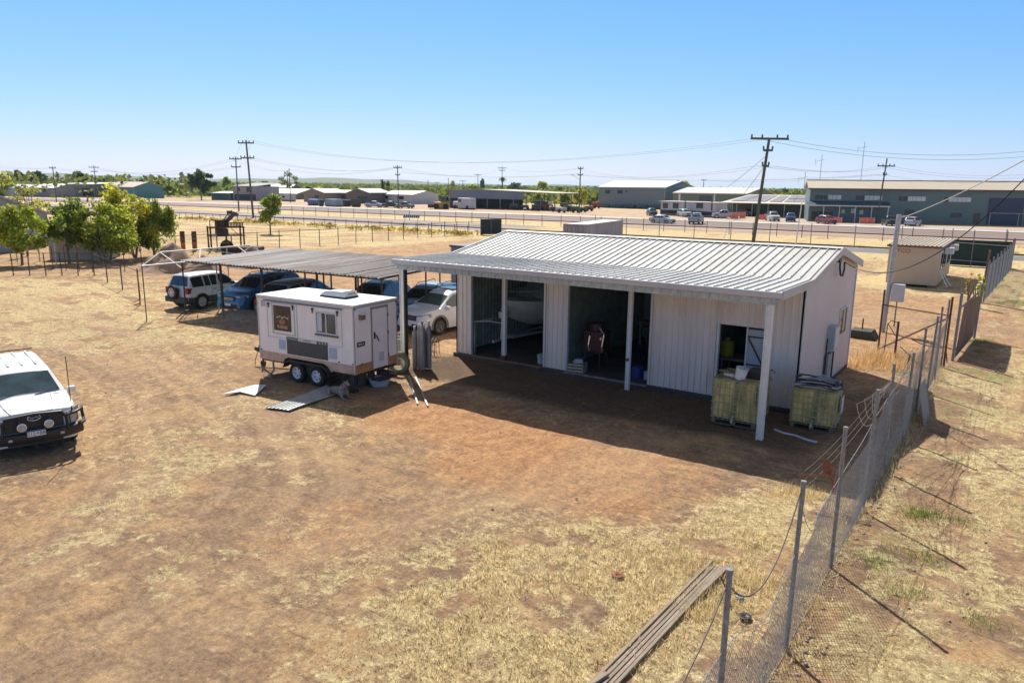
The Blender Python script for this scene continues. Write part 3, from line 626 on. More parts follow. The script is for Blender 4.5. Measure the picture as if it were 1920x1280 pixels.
mb=MB(); mb.M=Matrix.Translation((10.72,-1.95,1.24)); mb.tube([(-.18,.1,.02),(.1,-.1,.06)],.045,8); tag(mb.build('white_tube',WHITEP),'short white tube lying left of the white bucket on the tank','tube')
mb=MB(); mb.M=Matrix.Translation((10.55,-1.5,1.24)); 
for k in range(14):
    a=Vector((rnd.uniform(0,.9),rnd.uniform(-.5,.5),rnd.uniform(0,.1))); b_=a+Vector((rnd.uniform(-.4,.4),rnd.uniform(-.3,.3),rnd.uniform(-.05,.12))); mb.tube([a,a.lerp(b_,.5)+Vector((0,0,.05)),b_],.02,5)
tag(mb.build('scrap_pipes',pm('mixed_scrap',(.22,.2,.12),.6,.1,.5,6)),'heap of short scrap pipes and offcuts behind the white bucket','scrap')
mb=MB(); mb.M=Matrix.Translation((11.25,-1.4,1.22)); mb.box(-.25,-.4,0,.2,.35,.16); tag(mb.build('oil_pan',BLACKP,bevel=.03),'black oil drain pan on the rear of the algae-green tank','pan')
# hose on the ground
pp=[G(1452,805,.03),G(1470,812,.03),G(1490,816,.03),G(1512,824,.03),G(1532,829,.03)]
mb=MB(); mb.tube(pp,.03,6); tag(mb.build('garden_hose',pm('pale_blue_hose',(.45,.52,.62),.5,0,.1,4)),'pale hose end lying on the ground between the caged tanks','hose')
# gas cylinders standing by the left awning post
for i in range(6):
    x=.28+.17*(i%3)+.05*(i//3); y=-2.55+.22*(i//3)+.05*(i%2); h=1.28+.09*((i*7)%3)
    c=thing('gas_cylinder',['grey gas cylinder nearest the awning post','grey gas cylinder second from the awning post','grey gas cylinder with rusty cap at the front of the bundle','grey gas cylinder at the back beside the awning post','tallest grey gas cylinder in the back of the bundle','grey gas cylinder at the right end of the bundle'][i],'gas cylinder',(x,y,.03),0,'gas cylinders by the left awning post')
    mb=MB(); mb.lathe([(0,0),(.085,0),(.085,h-.12),(.07,h-.05),(.035,h),(.03,h+.06),(0,h+.06)],(0,0,0),12); mb.build('cylinder_body',pm('grey_cylinder_paint',(.27,.27,.28),.5,.1,.3,5,col2=(.17,.13,.11),stretch=(1,1,.3)),c,smooth=True)
    mb=MB(); mb.cyl((0,0,0),.03,h+.06,h+.14,8); mb.cbox((0,.02,h+.13),(.09,.03,.04)); mb.build('cylinder_valve',RUST if i==2 else GALV,c)
# rusty chair, concrete tyre ring, basin
t=thing('wire_basket','rusty bent wire crate on the dirt beside the gas cylinders','wire crate',tuple(G(808,663)),R(20))
mb=MB()
for k in range(5): a=-.25+.12*k; mb.tube([(a,-.25,0),(a,-.22,.5),(a,0,.62),(a,.22,.5),(a,.25,0)],.014,5)
for (y,z) in ((-.24,.15),(-.22,.4),(0,.62),(.22,.4)): mb.tube([(-.27,y,z),(.25,y,z)],.014,5)
mb.build('wire_frame',DARKP,t)
t=thing('old_tyre','mossy old tyre leaning against a grey tub by the awning post','tyre',tuple(G(748,700)+Vector((0,0,.36))),R(30))
mb=MB(); mb.M=Matrix.Rotation(R(38),4,'Y'); pr=[(.22,-.09),(.33,-.10),(.375,-.05),(.375,.05),(.33,.10),(.22,.09),(.24,0),(.22,-.09)]; mb.lathe(pr,(0,0,0),24,'y'); mb.build('tyre_body',pm('mossy_rubber',(.13,.15,.09),.8,0,.3,5),t,smooth=True)
mb=MB(); g0=G(745,672); mb.lathe([(0,0),(.26,0),(.3,.75),(.32,.76),(.28,.76),(.25,.1),(0,.1)],(g0.x,g0.y,0),20); tag(mb.build('grey_tub',pm('pale_grey_green_tub',(.36,.40,.34),.6,0,.1,4),smooth=True),'tall grey green tub behind the mossy tyre','tub')
mb=MB(); g0=G(712,722); mb.lathe([(0,.02),(.26,.0),(.34,.22),(.37,.24),(.31,.23),(.25,.06),(0,.06)],(g0.x,g0.y,0),20); tag(mb.build('wash_basin',pm('pale_plastic_basin',(.42,.47,.55),.5,0,.1,4),smooth=True),'pale plastic wash basin on the ground behind the trailer door','basin')
mb=MB(); g0=G(712,712); mb.box(g0.x-.1,g0.y-.05,.14,g0.x+.5,g0.y+.25,.32); tag(mb.build('offcut_block',pm('brown_offcut',(.2,.12,.09),.8,0,.2,6),bevel=.02),'brown timber offcut lying in the wash basin','timber')
mb=MB(); a=G(690,705,.06); b_=G(735,697,.06); mb.beam(a,b_,.06,.05); tag(mb.build('pale_plank',pm('pale_timber',(.38,.32,.25),.8,0,.2,9)),'short pale plank on the ground beside the wash basin','plank')
mb=MB(); mb.beam(G(738,630,.55),G(764,616,.8),.05,.08); mb.beam(G(738,640,.5),G(764,634,.55),.05,.06); tag(mb.build('timber_rails',pm('pale_timber',(.38,.32,.25),.8,0,.2,9)),'pale timber rails leaning between the trailer and the awning post','timber')
# pale strips standing for sunlit gaps beside the left awning post shadow
for (a,b_,lb) in (((767,705),(783,757),'narrow pale strip of painted sunlight at the left awning corner'),((779,707),(802,761),'second pale strip of painted sunlight inside the awning shade')):
    p=G(*a,.045); q=G(*b_,.045); mb=MB(); mb.beam(p,q,.045,.04); tag(mb.build('sunlit_strip',GALV),lb,'light strip')
# ---------------------------------------------------------------- food trailer
TR=thing('food_trailer','white box food trailer with menu board and tandem wheels beside the shed','trailer',(-3.07,-6.13,0),R(4.1))
TL,TW,TZ0,TZ1=4.0,1.93,.56,2.60
PAN=pm('white_composite_panel',(.84,.79,.75),.4,0,.07,1.5,col2=(.72,.64,.57),thr=(.55,.75),stretch=(1,1,.3)); TOPW=pm('white_trailer_roof',(.72,.73,.70),.45,0,.04,1)
ALU=pm('aluminium_edge_trim',(.5,.5,.5),.4,.4,.15,6)
mb=MB(); mb.box(0,0,TZ0+.2,TL,TW,TZ1-.03); mb.build('body',PAN,TR)
mb=MB(); mb.box(-.03,-.03,TZ1-.03,TL+.03,TW+.03,TZ1+.02); mb.build('roof',TOPW,TR,bevel=.012)
mb=MB()
for x in (-.012,TL-.03):
    for y in (-.012,TW-.03): mb.box(x,y,TZ0,x+.042,y+.042,TZ1-.028)
mb.box(-.02,-.02,TZ1-.09,TL+.02,-.002,TZ1-.03); mb.box(TL+.002,-.02,TZ1-.09,TL+.02,TW+.02,TZ1-.03); mb.build('edge_trim',ALU,TR)
SK=pm('scuffed_checker_skirt',(.40,.31,.26),.4,.35,.2,4,col2=(.5,.43,.38)); SKO=pm('orange_reflecting_skirt',(.52,.28,.14),.35,.4,.25,3)
# lower skirt with wheel cut-out
mb=MB(); mb.prism([(0,TZ0),(1.02,TZ0),(1.12,TZ0+.12),(1.25,TZ0+.18),(2.75,TZ0+.18),(2.9,TZ0+.12),(3.05,TZ0-.04),(3.1,TZ0-.04),(3.1,TZ0+.0),(TL,TZ0),(TL,TZ0+.27),(0,TZ0+.27)],-.008,0.0,'y'); mb.build('skirt',SK,TR)
mb=MB(); mb.box(TL+.001,0,TZ0,TL+.009,.74,TZ0+.27); mb.build('skirt',SKO,TR); mb=MB(); mb.box(TL+.001,1.5,TZ0,TL+.009,TW,TZ0+.27); mb.build('skirt',SKO,TR)
mb=MB(); mb.box(0,.1,TZ0-.08,TL,TW-.05,TZ0+.2); mb.build('chassis',DARKP,TR)
# tandem wheels
def twheel(x,y,s):
    w=thing('wheel',None,None,(x,y,.315)); w.parent=TR
    mb=MB(); mb.lathe([(.19,-.09),(.27,-.1),(.315,-.07),(.32,0),(.315,.07),(.27,.1),(.19,.09)],(0,0,0),28,'y'); mb.build('tyre',RUBBER,w,smooth=True)
    mb=MB(); mb.lathe([(.2,-.07),(.205,-.085),(.185,-.08),(.17,-.03),(.07,-.035),(.06,-.06),(0,-.065)] if s<0 else [(.2,.07),(.205,.085),(.185,.08),(.17,.03),(.07,.035),(.06,.06),(0,.065)],(0,0,0),28,'y'); rim=mb.build('rim',pm('white_trailer_rim',(.62,.64,.7),.4,.1,.05,5),w,smooth=True)
    mb=MB()
    for k in range(6):
        a=k*PI/3+.3; mb.cyl((0,0,0),0,0,0,3) if False else None
        mb.lathe([(0,s*.038),(.026,s*.038),(.026,s*.03)],(.118*math.cos(a),0,.118*math.sin(a)),8,'y')
    mb.build('rim_holes',BLACKP,w); return w
for x in (1.65,2.48):
    for y,s in ((.03,-1),(TW-.03,1)): twheel(x,y,s)
mb=MB(); P=[]
for (x,z) in ((1.1,.42),(1.18,.62),(1.4,.69),(2.75,.69),(2.93,.6),(3.04,.42)): P.append([(x,-.1,z),(x,.16,z)])
mb.grid(P); mb.grid([[(x,-.1,z),(x,-.1,z-.05)] for (x,z) in ((1.1,.42),(1.18,.62),(1.4,.69),(2.75,.69),(2.93,.6),(3.04,.42))]); mb.build('mudguard',DARKP,TR)
# serving hatches: poster panel and sliding window
FR=pm('hatch_outline_trim',(.5,.5,.49),.5,.2,.08,4)
def frame(mb,x0,x1,z0,z1,w,y0,y1):
    mb.box(x0,y0,z0,x1,y1,z0+w); mb.box(x0,y0,z1-w,x1,y1,z1); mb.box(x0,y0,z0+w,x0+w,y1,z1-w); mb.box(x1-w,y0,z0+w,x1,y1,z1-w)
for (a,b_,c,d) in ((.42,1.72,1.32,2.45),(1.72,3.55,1.32,2.45)): 
    mb=MB(); frame(mb,a,b_,c,d,.015,-.012,-.001); mb.build('hatch',FR,TR)
mb=MB(); frame(mb,.64,1.62,1.44,2.42,.03,-.02,-.001); mb.build('poster_frame',FR,TR)
POST=pm('dark_brown_poster',(.045,.028,.018),.4,0,.5,5,col2=(.12,.06,.02),thr=(.5,.62))
mb=MB(); mb.box(.72,-.019,1.56,1.46,-.002,2.34); ps=mb.build('poster',POST,TR)
text('poster_text','KEBAB',.15,pm('orange_white_ink',(.7,.4,.25),.6),ps,(1.09,-.021,1.68),(R(90),0,0))
mb=MB(); 
for k in range(5): mb.box(.84+.11*k,-.0215,1.95+.03*(k%2),.92+.11*k,-.0195,2.0+.03*(k%2))
mb.build('poster_caption',pm('cream_ink',(.5,.42,.3),.6),ps)
mb=MB(); mb.prism([(1.0,1.78),(1.18,1.78),(1.24,1.86),(1.15,1.93),(1.03,1.93),(.94,1.86)],-.0215,-.0195,'y'); mb.build('poster_picture',pm('dish_picture',(.35,.16,.06),.6,0,.5,9),ps)
wx0,wx1,wz0,wz1=2.52,3.36,1.66,2.32
mb=MB(); frame(mb,wx0,wx1,wz0,wz1,.035,-.03,-.001); mb.box((wx0+wx1)/2-.02,-.032,wz0,(wx0+wx1)/2+.02,-.003,wz1); win=mb.build('sliding_window',pm('aluminium_window_frame',(.6,.62,.62),.4,.4,.05,4),TR)
mb=MB(); mb.box(wx0+.03,-.014,wz0+.03,wx1-.03,-.003,wz1-.03); mb.build('glass',GLASS,win)
mb=MB(); mb.box(wx0+.05,-.0165,wz0+.06,wx0+.24,-.0145,wz1-.05); mb.build('paper_notice',pm('pale_paper_notice',(.5,.56,.62),.5,0,.15,8),win)
mb=MB(); mb.box(wx0-.02,-.07,wz0-.06,wx1+.05,-.001,wz0-.02); mb.build('sill',pm('green_grey_sill',(.12,.14,.12),.6),win)
for x in (.52,1.58,2.4,3.4):
    mb=MB(); mb.box(x-.03,-.05,2.34,x+.03,-.012,2.4); mb.box(x-.012,-.045,2.25,x+.012,-.02,2.34); mb.build('hinge',DARKP,TR)
mb=MB(); mb.tube([(.3,-.03,2.465),(2.0,-.03,2.47),(3.6,-.03,2.465)],.02,8); mb.build('awning_rail',pm('dark_rail',(.16,.18,.2),.5,.3,.2,4),TR)
# menu board
mb=MB(); mb.box(1.24,-.014,.86,2.95,-.001,1.40); mn=mb.build('menu_board',pm('blackboard_menu',(.05,.055,.06),.5,0,.3,6,stretch=(.5,1,6)),TR)
mb=MB(); mb.box(1.24,-.017,1.31,1.72,-.0145,1.40); mb.build('menu_header',pm('green_header',(.03,.11,.08),.5,0,.2,9),mn)
mb=MB(); mb.box(1.73,-.017,1.31,2.52,-.0145,1.40); mb.build('menu_header',pm('pale_header',(.6,.6,.58),.5,0,.05,9),mn)
text('menu_title','MENU',.085,BLACKINK,mn,(2.12,-.018,1.355),(R(90),0,0),.001,sx=1.3)
mb=MB(); rr=random.Random(3)
for row in range(6):
    x=1.3
    while x<2.85:
        wd=rr.uniform(.05,.16); mb.box(x,-.016,1.24-row*.06,min(x+wd,2.9),-.0145,1.252-row*.06); x+=wd+rr.uniform(.02,.12)
mb.build('menu_lines',pm('chalk_lines',(.11,.11,.105),.6),mn)
mb=MB()
for x in (2.6,2.72,2.84): mb.box(x,-.0175,1.325,x+.07,-.0145,1.385)
for k in range(5): mb.box(1.28+.085*k,-.0185,1.335,1.335+.085*k,-.0172,1.375)
mb.build('menu_icons',pm('pale_icons',(.4,.42,.38),.6),mn)
VENT=pm('blue_grey_vent',(.45,.49,.58),.5,0,.08,6)
for (a,b_,c,d) in ((.88,1.18,.97,1.28),(3.0,3.32,.93,1.28)):
    mb=MB(); mb.box(a,-.008,c,b_,-.001,d)
    for k in range(8): mb.box(a+.02,-.014,c+.02+k*.035,b_-.02,-.008,c+.03+k*.035)
    mb.build('vent_grille',VENT,TR)
mb=MB(); mb.box(.16,-.006,2.26,.36,-.001,2.44); mb.build('sticker',pm('lilac_sticker',(.42,.4,.52),.5),TR)
# rear end (door side)
mb=MB(); mb.box(TL+.001,.78,TZ0+.02,TL+.02,1.46,2.40); dr=mb.build('door',pm('white_door_panel',(.76,.72,.72),.45,0,.04,2),TR)
mb=MB(); 
for (a,b_,c,d) in ((.74,.78,TZ0,2.46),(1.46,1.50,TZ0,2.46),(.74,1.5,2.4,2.46)): mb.box(TL+.001,a,c,TL+.03,b_,d)
mb.build('door_frame',pm('taupe_door_frame',(.28,.24,.23),.5,.1,.1,4),dr)
mb=MB(); mb.tube([(TL+.03,.86,1.62),(TL+.08,.9,1.60),(TL+.08,1.0,1.42)],.018,6); mb.box(TL+.02,.84,1.5,TL+.035,.9,1.7); mb.build('door_handle',BLACKP,dr)
mb=MB(); 
for k in range(7): mb.box(TL+.02,1.05,.78+.04*k,TL+.028,1.28,.795+.04*k)
mb.build('door_vent',pm('grey_louvre',(.3,.32,.36),.5),dr)
for z in (.85,1.55,2.1):
    mb=MB(); mb.cyl((TL+.035,1.48,0),.02,z,z+.1,8); mb.build('door_hinge',RUST,dr)
mb=MB(); mb.box(TL+.001,.22,2.16,TL+.12,.4,2.32); mb.build('lamp_box',pm('brown_lamp_box',(.2,.14,.11),.6),TR,bevel=.01)
mb=MB(); mb.prism([(.2,2.33),(.48,2.30),(.48,2.32),(.2,2.36)],TL+.001,TL+.2,'x'); mb.build('lamp_hood',WHITEP,TR)
mb=MB(); mb.box(TL+.001,.12,1.36,TL+.008,.46,1.5); np_=mb.build('number_plate',pm('navy_plate',(.02,.022,.05),.5),TR)
text('plate_text','984UL',.1,WHITEINK,np_,(TL+.0095,.29,1.43),(R(90),0,R(90)),.0008)
for y,z in ((.3,.83),(.06,2.5),(1.9,2.5)):
    mb=MB(); mb.cbox((TL+.015,y,z),(.02,.04,.05)); mb.build('marker_lamp',TAIL if z<1 else BLACKP,TR)
for x in (.05,2.35,3.35,3.9): mb=MB(); mb.cbox((x+.04,-.012,TZ0+.31),(.05,.02,.03)); mb.build('marker_lamp',RUST,TR)
# air conditioner on the roof
AC=thing('roof_air_conditioner','white low roof air conditioner on top of the food trailer','air conditioner',(0,0,0)); AC.parent=TR; 
del AC['label']; del AC['category']
AC.location=(2.55,1.05,TZ1+.02)
mb=MB(); P=[]
for (x,z,w_) in ((-.62,.03,.22),(-.58,.1,.27),(-.4,.18,.3),(-.1,.2,.3),(.38,.2,.3),(.42,.18,.3),(.44,.02,.3)): P.append([(x,-w_,.02),(x,-w_*.97,z*.7),(x,-w_*.85,z),(x,w_*.85,z),(x,w_*.97,z*.7),(x,w_,.02)])
mb.grid(P); mb.face([P[0][k] for k in range(6)]); mb.face([P[-1][k] for k in range(6)][::-1]); mb.build('cover',pm('white_ac_cover',(.62,.65,.68),.4,0,.05,4),AC,smooth=True)
mb=MB(); mb.box(-.6,-.3,0,.46,.3,.05); mb.build('base',BLACKP,AC)
text('brand_mark','•DOMETIC',.075,BLACKINK,AC,(.452,0,.125),(R(90),0,R(90)),.001)
mb=MB(); 
for k in range(6): mb.box(.30,-.24+.08*k,.198,.43,-.2+.08*k,.206)
mb.build('ac_louvre',BLACKP,AC)
# drawbar, jockey stand
mb=MB(); mb.beam((.2,.35,.5),(-1.05,TW/2,.46),.07,.09); mb.beam((.2,TW-.35,.5),(-1.05,TW/2,.46),.07,.09); mb.beam((-1.0,TW/2,.46),(-1.3,TW/2,.47),.06,.06); mb.build('drawbar',GALVW,TR)
mb=MB(); mb.tube([(-.9,TW/2-.1,.95),(-.9,TW/2-.1,.2)],.03,8); mb.tube([(-.9,TW/2-.1,.95),(-.78,TW/2-.1,.95),(-.78,TW/2-.1,1.05)],.012,6); mb.lathe([(0,-.04),(.1,-.04),(.1,.04),(0,.04)],(-.9,TW/2-.1,.1),12,'y'); mb.build('jockey_wheel',DARKP,TR)
mb=MB(); mb.cbox((-1.28,TW/2,.54),(.16,.1,.12)); mb.tube([(-1.2,TW/2,.6),(-1.15,TW/2+.05,.8),(-.9,TW/2,.85),(-.5,TW/2,.6)],.015,6); mb.tube([(-1.15,TW/2-.05,.5),(-1.18,TW/2-.2,.2),(-1.12,TW/2-.25,.05)],.012,5); mb.build('coupling',DARKP,TR)
mb=MB(); mb.tube([(.55,.02,TZ0),(.6,-.02,.25),(.5,-.05,.12)],.03,8); mb.cbox((.5,-.05,.05),(.16,.14,.1)); mb.build('stabiliser_leg',GALVW,TR)
mb=MB(); mb.beam((TL-.15,.1,TZ0),(TL-.1,.05,.06),.05); mb.cbox((TL-.1,.05,.05),(.2,.18,.09)); mb.build('stabiliser_leg',DARKP,TR)
mb=MB(); mb.box(TL+.02,.7,.25,TL+.35,1.5,.29); mb.beam((TL+.03,.75,.5),(TL+.03,.75,.25),.03); mb.beam((TL+.03,1.45,.5),(TL+.03,1.45,.25),.03); mb.build('step',DARKP,TR)
# stumps and boards below the trailer
for i,(x,y,r,h) in enumerate(((640,718,.16,.42),(655,722,.14,.38),(672,722,.15,.4),(690,720,.12,.34))):
    g0=G(x,y); mb=MB(); P=[(0,0)]; 
    mb.lathe([(r*1.1,0),(r,.1),(r*.92,h*.6),(r,h),(0,h+.01)],(g0.x,g0.y+.15,0),9); tag(mb.build('tree_stump',pm('split_log_timber',(.12,.09,.07),.95,0,.4,8,.4,30,stretch=(1,1,.2)),smooth=True,angle=50),['grey log stump nearest the trailer wheel','second grey log stump from the trailer wheel','grey log stump below the trailer corner','smallest grey log stump toward the wash basin'][i],'log','log stumps under the trailer end')
# roofing sheets on the ground
ZINC=pm('dull_zinc_sheet',(.50,.51,.50),.45,.3,.1,3)
def gsheet(corners,label,rib=.13,z=.05):
    c=[G(*q,z) for q in corners]; mb=MB(); n=int((c[1]-c[0]).length/rib); P=[]
    pr=[]
    for k in range(n+1):
        for (o_,h) in ((0,0),(.35,0),(.5,.025),(.65,0)): pr.append(((k+o_)/(n+1),h))
    for t in (0,.5,1):
        a=c[0].lerp(c[3],t); b_=c[1].lerp(c[2],t); P.append([a.lerp(b_,u)+Vector((0,0,h+.02*math.sin(t*9+u*3))) for (u,h) in pr])
    mb.grid(P); o=mb.build('roofing_sheet',ZINC); m=o.modifiers.new('t','SOLIDIFY'); m.thickness=.008
    tag(o,label,'metal sheet'); return o
gsheet([(496,764),(546,770),(636,738),(612,722)],'long grey corrugated roofing sheet lying from the trailer wheels to the dog')
mb=MB(); ps=[G(*q,.03) for q in ((414,740),(450,735),(478,742),(500,722),(478,722),(455,728))]; mb.face(ps); mb.face([p+Vector((0,0,.02)) for p in ps]); 
for k in range(6): mb.quad(ps[k],ps[(k+1)%6],ps[(k+1)%6]+Vector((0,0,.02)),ps[k]+Vector((0,0,.02)))
tag(mb.build('white_board',pm('off_white_board',(.6,.6,.54),.6,0,.1,4)),'off white cut board lying on the ground below the trailer drawbar','board')
# ---------------------------------------------------------------- dog lying in the trailer shade
g0=G(637,744); dog=thing('dog','grey brindle dog lying with raised head in the trailer shade','dog',(g0.x,g0.y,0),R(-10))
DOGM=pm('grey_brindle_fur',(.30,.265,.225),.9,0,.4,30,.3,90,col2=(.12,.10,.085),thr=(.45,.6))
me=bpy.data.meshes.new('dog_body')
# x forward (towards paws), y left
vv=[((-.42,.05,.14),(.115,.12)),((-.25,.03,.17),(.12,.125)),((0,0,.19),(.115,.125)),((.16,0,.23),(.115,.13)),((.24,.01,.35),(.075,.085)),((.29,.02,.45),(.062,.065)),((.36,.02,.475),(.068,.065)),((.44,.02,.455),(.042,.04)),((.51,.02,.44),(.03,.027)),
 ((.24,.1,.13),(.05,.055)),((.3,.11,.05),(.035,.035)),((.48,.1,.035),(.028,.026)),((.56,.1,.035),(.032,.024)),
 ((.24,-.1,.13),(.05,.055)),((.3,-.11,.05),(.035,.035)),((.46,-.13,.035),(.028,.026)),((.54,-.14,.035),(.032,.024)),
 ((-.42,-.1,.11),(.08,.085)),((-.22,-.2,.07),(.045,.045)),((-.36,-.26,.04),(.03,.03)),((-.2,-.28,.03),(.03,.024)),
 ((-.42,.16,.1),(.075,.08)),((-.22,.22,.06),(.04,.04)),((-.34,.24,.04),(.03,.03)),
 ((-.56,.06,.09),(.03,.03)),((-.7,.02,.04),(.022,.022)),((-.86,-.05,.03),(.014,.014)),
 ((.315,.075,.53),(.024,.012)),((.30,.1,.56),(.012,.008)),((.315,-.035,.53),(.024,.012)),((.30,-.06,.56),(.012,.008))]
ee=[(0,1),(1,2),(2,3),(3,4),(4,5),(5,6),(6,7),(7,8),(3,9),(9,10),(10,11),(11,12),(3,13),(13,14),(14,15),(15,16),(0,17),(17,18),(18,19),(19,20),(0,21),(21,22),(22,23),(0,24),(24,25),(25,26),(5,27),(27,28),(5,29),(29,30)]
me.from_pydata([v[0] for v in vv],ee,[]); me.materials.append(DOGM)
do=bpy.data.objects.new('body',me); COL.objects.link(do); do.parent=dog
sk=do.modifiers.new('skin','SKIN'); me.skin_vertices or None
for i,(p,r) in enumerate(vv): me.skin_vertices[0].data[i].radius=r
me.skin_vertices[0].data[0].use_root=True; sk.use_smooth_shade=True
ss=do.modifiers.new('sub','SUBSURF'); ss.levels=2; ss.render_levels=2
mb=MB(); mb.lathe([(0,-.012),(.02,-.005),(.022,.008),(0,.015)],(.535,.02,.448),8,'x'); 
for s in (-1,1): mb.lathe([(0,-.008),(.009,0),(0,.008)],(.42,.02+s*.035,.485),6,'x')
mb.build('nose_and_eyes',BLACKP,dog)
# ---------------------------------------------------------------- vehicles
def interp(pts,x):
    if x<=pts[0][0]: return pts[0][1]
    for (a,b) in zip(pts[:-1],pts[1:]):
        if x<=b[0]: t=(x-a[0])/(b[0]-a[0]+1e-9); return a[1]+(b[1]-a[1])*t
    return pts[-1][1]
KIND={
 # L W H, belt pts, top pts (x from rear -L/2 to front L/2), wheel radius, wheel x, clearance
 'suv':dict(L=4.55,W=1.84,top=[(-2.27,.72),(-2.24,1.02),(-2.0,1.15),(-1.72,1.60),(-1.45,1.67),(-.4,1.71),(.35,1.66),(.62,1.55),(1.28,1.10),(1.9,1.02),(2.15,.93),(2.25,.72),(2.275,.5)],belt=[(-2.27,.72),(-2.1,1.0),(-1.6,1.12),(.9,1.02),(1.3,.99),(2.0,.86),(2.275,.5)],ws=(.62,1.24),rg=(-2.0,-1.72),win=[(-1.78,-1.02),(-.96,-.12),(-.06,.92)],wr=.35,wx=(-1.33,1.37),gc=.24),
 'oldsuv':dict(L=3.85,W=1.7,top=[(-1.9,.62),(-1.88,1.02),(-1.80,1.10),(-1.62,1.60),(-1.5,1.66),(-.3,1.69),(.35,1.66),(.5,1.6),(.98,1.10),(1.6,1.02),(1.85,.93),(1.9,.7),(1.925,.5)],belt=[(-1.9,.7),(-1.82,1.05),(.8,1.05),(1.0,1.02),(1.7,.9),(1.925,.5)],ws=(.5,.95),rg=(-1.80,-1.62),win=[(-1.62,-.95),(-.88,-.55),(-.5,-.08),(0,.75)],wr=.35,wx=(-1.15,1.15),gc=.28),
 'bigsuv':dict(L=4.95,W=1.97,top=[(-2.47,.75),(-2.44,1.1),(-2.2,1.25),(-1.95,1.68),(-1.7,1.74),(-.4,1.78),(.35,1.75),(.62,1.66),(1.32,1.19),(2.0,1.12),(2.3,1.04),(2.42,.85),(2.475,.55)],belt=[(-2.47,.75),(-2.3,1.1),(1.0,1.1),(1.35,1.08),(2.2,.97),(2.475,.55)],ws=(.6,1.28),rg=(-2.2,-1.95),win=[(-2.0,-1.25),(-1.18,-.2),(-.12,.92)],wr=.38,wx=(-1.45,1.48),gc=.26),
 'sedan':dict(L=4.6,W=1.78,top=[(-2.3,.6),(-2.28,.95),(-1.75,1.02),(-1.15,1.36),(-.7,1.44),(.1,1.45),(.5,1.36),(1.15,.97),(1.9,.88),(2.2,.76),(2.3,.45)],belt=[(-2.3,.6),(-2.2,.85),(-1.5,.95),(1.0,.93),(1.3,.9),(2.1,.75),(2.3,.45)],ws=(.48,1.12),rg=(-1.75,-1.15),win=[(-1.35,-.75),(-.7,.05),(.1,.85)],wr=.32,wx=(-1.35,1.38),gc=.18),
 'hatch':dict(L=4.3,W=1.8,top=[(-2.15,.65),(-2.12,.98),(-1.9,1.1),(-1.5,1.5),(-1.2,1.56),(-.3,1.6),(.4,1.53),(.65,1.42),(1.3,1.03),(1.85,.93),(2.08,.82),(2.15,.48)],belt=[(-2.15,.7),(-2.0,1.0),(-1.5,1.06),(.9,.96),(1.3,.93),(1.95,.8),(2.15,.48)],ws=(.62,1.26),rg=(-1.9,-1.5),win=[(-1.55,-.9),(-.84,-.05),(.0,.95)],wr=.33,wx=(-1.27,1.32),gc=.2),
 'ute':dict(L=5.2,W=1.85,top=[(-2.6,.55),(-2.58,1.08),(-.92,1.1),(-.86,1.12),(-.72,1.68),(-.5,1.76),(.5,1.78),(.72,1.7),(1.3,1.18),(2.2,1.1),(2.5,1.0),(2.58,.8),(2.6,.5)],belt=[(-2.6,.7),(-2.55,1.07),(-.9,1.08),(1.2,1.08),(1.5,1.05),(2.4,.9),(2.6,.5)],ws=(.7,1.26),rg=(-.86,-.72),win=[(-.7,-.02),(.05,.95)],wr=.39,wx=(-1.6,1.6),gc=.32),
 'truckcab':dict(L=5.2,W=1.85,top=[(-2.6,.9),(-2.58,.98),(-.4,.99),(-.36,1.2),(-.3,1.85),(-.1,1.95),(.75,1.97),(.9,1.9),(1.35,1.3),(2.3,1.18),(2.5,1.1),(2.58,.8),(2.6,.55)],belt=[(-2.6,.9),(-2.5,.96),(-.4,.98),(-.3,1.18),(1.2,1.2),(1.5,1.15),(2.45,1.0),(2.6,.55)],ws=(.88,1.3),rg=(-.36,-.3),win=[(-.1,.95)],wr=.42,wx=(-1.65,1.6),gc=.4),
}
_wheelcache={}
def wheel_parts(parent,x,y,r,side,rimmat,detail):
    w=thing('wheel',None,None,(x,y,r)); w.parent=parent
    key=(round(r,2),side,rimmat.name,detail)
    if key not in _wheelcache:
        mb=MB(); mb.lathe([(r*.62,-.09),(r*.93,-.11),(r*.99,-.08),(r,0),(r*.99,.08),(r*.93,.11),(r*.62,.09)],(0,0,0),24 if detail else 12,'y'); a=mb.build('tyre',RUBBER,w,smooth=True)
        mb=MB(); s=side; n=20 if detail else 10
        mb.lathe([(r*.64,s*.07),(r*.66,s*.095),(r*.58,s*.09),(r*.56,s*.04),(0,s*.035)],(0,0,0),n,'y')
        for k in range(5):
            t=k*2*PI/5+.3; mb.beam((r*.1*math.cos(t),s*.06,r*.1*math.sin(t)),(r*.6*math.cos(t),s*.085,r*.6*math.sin(t)),r*.16,.03,up=(0,1,0))
        b_=mb.build('rim',rimmat,w)
        _wheelcache[key]=(a.data,b_.data)
    else:
        for nm,me in zip(('tyre','rim'),_wheelcache[key]):
            o=bpy.data.objects.new(nm,me); COL.objects.link(o); o.parent=w
    return w
CARN=[0]
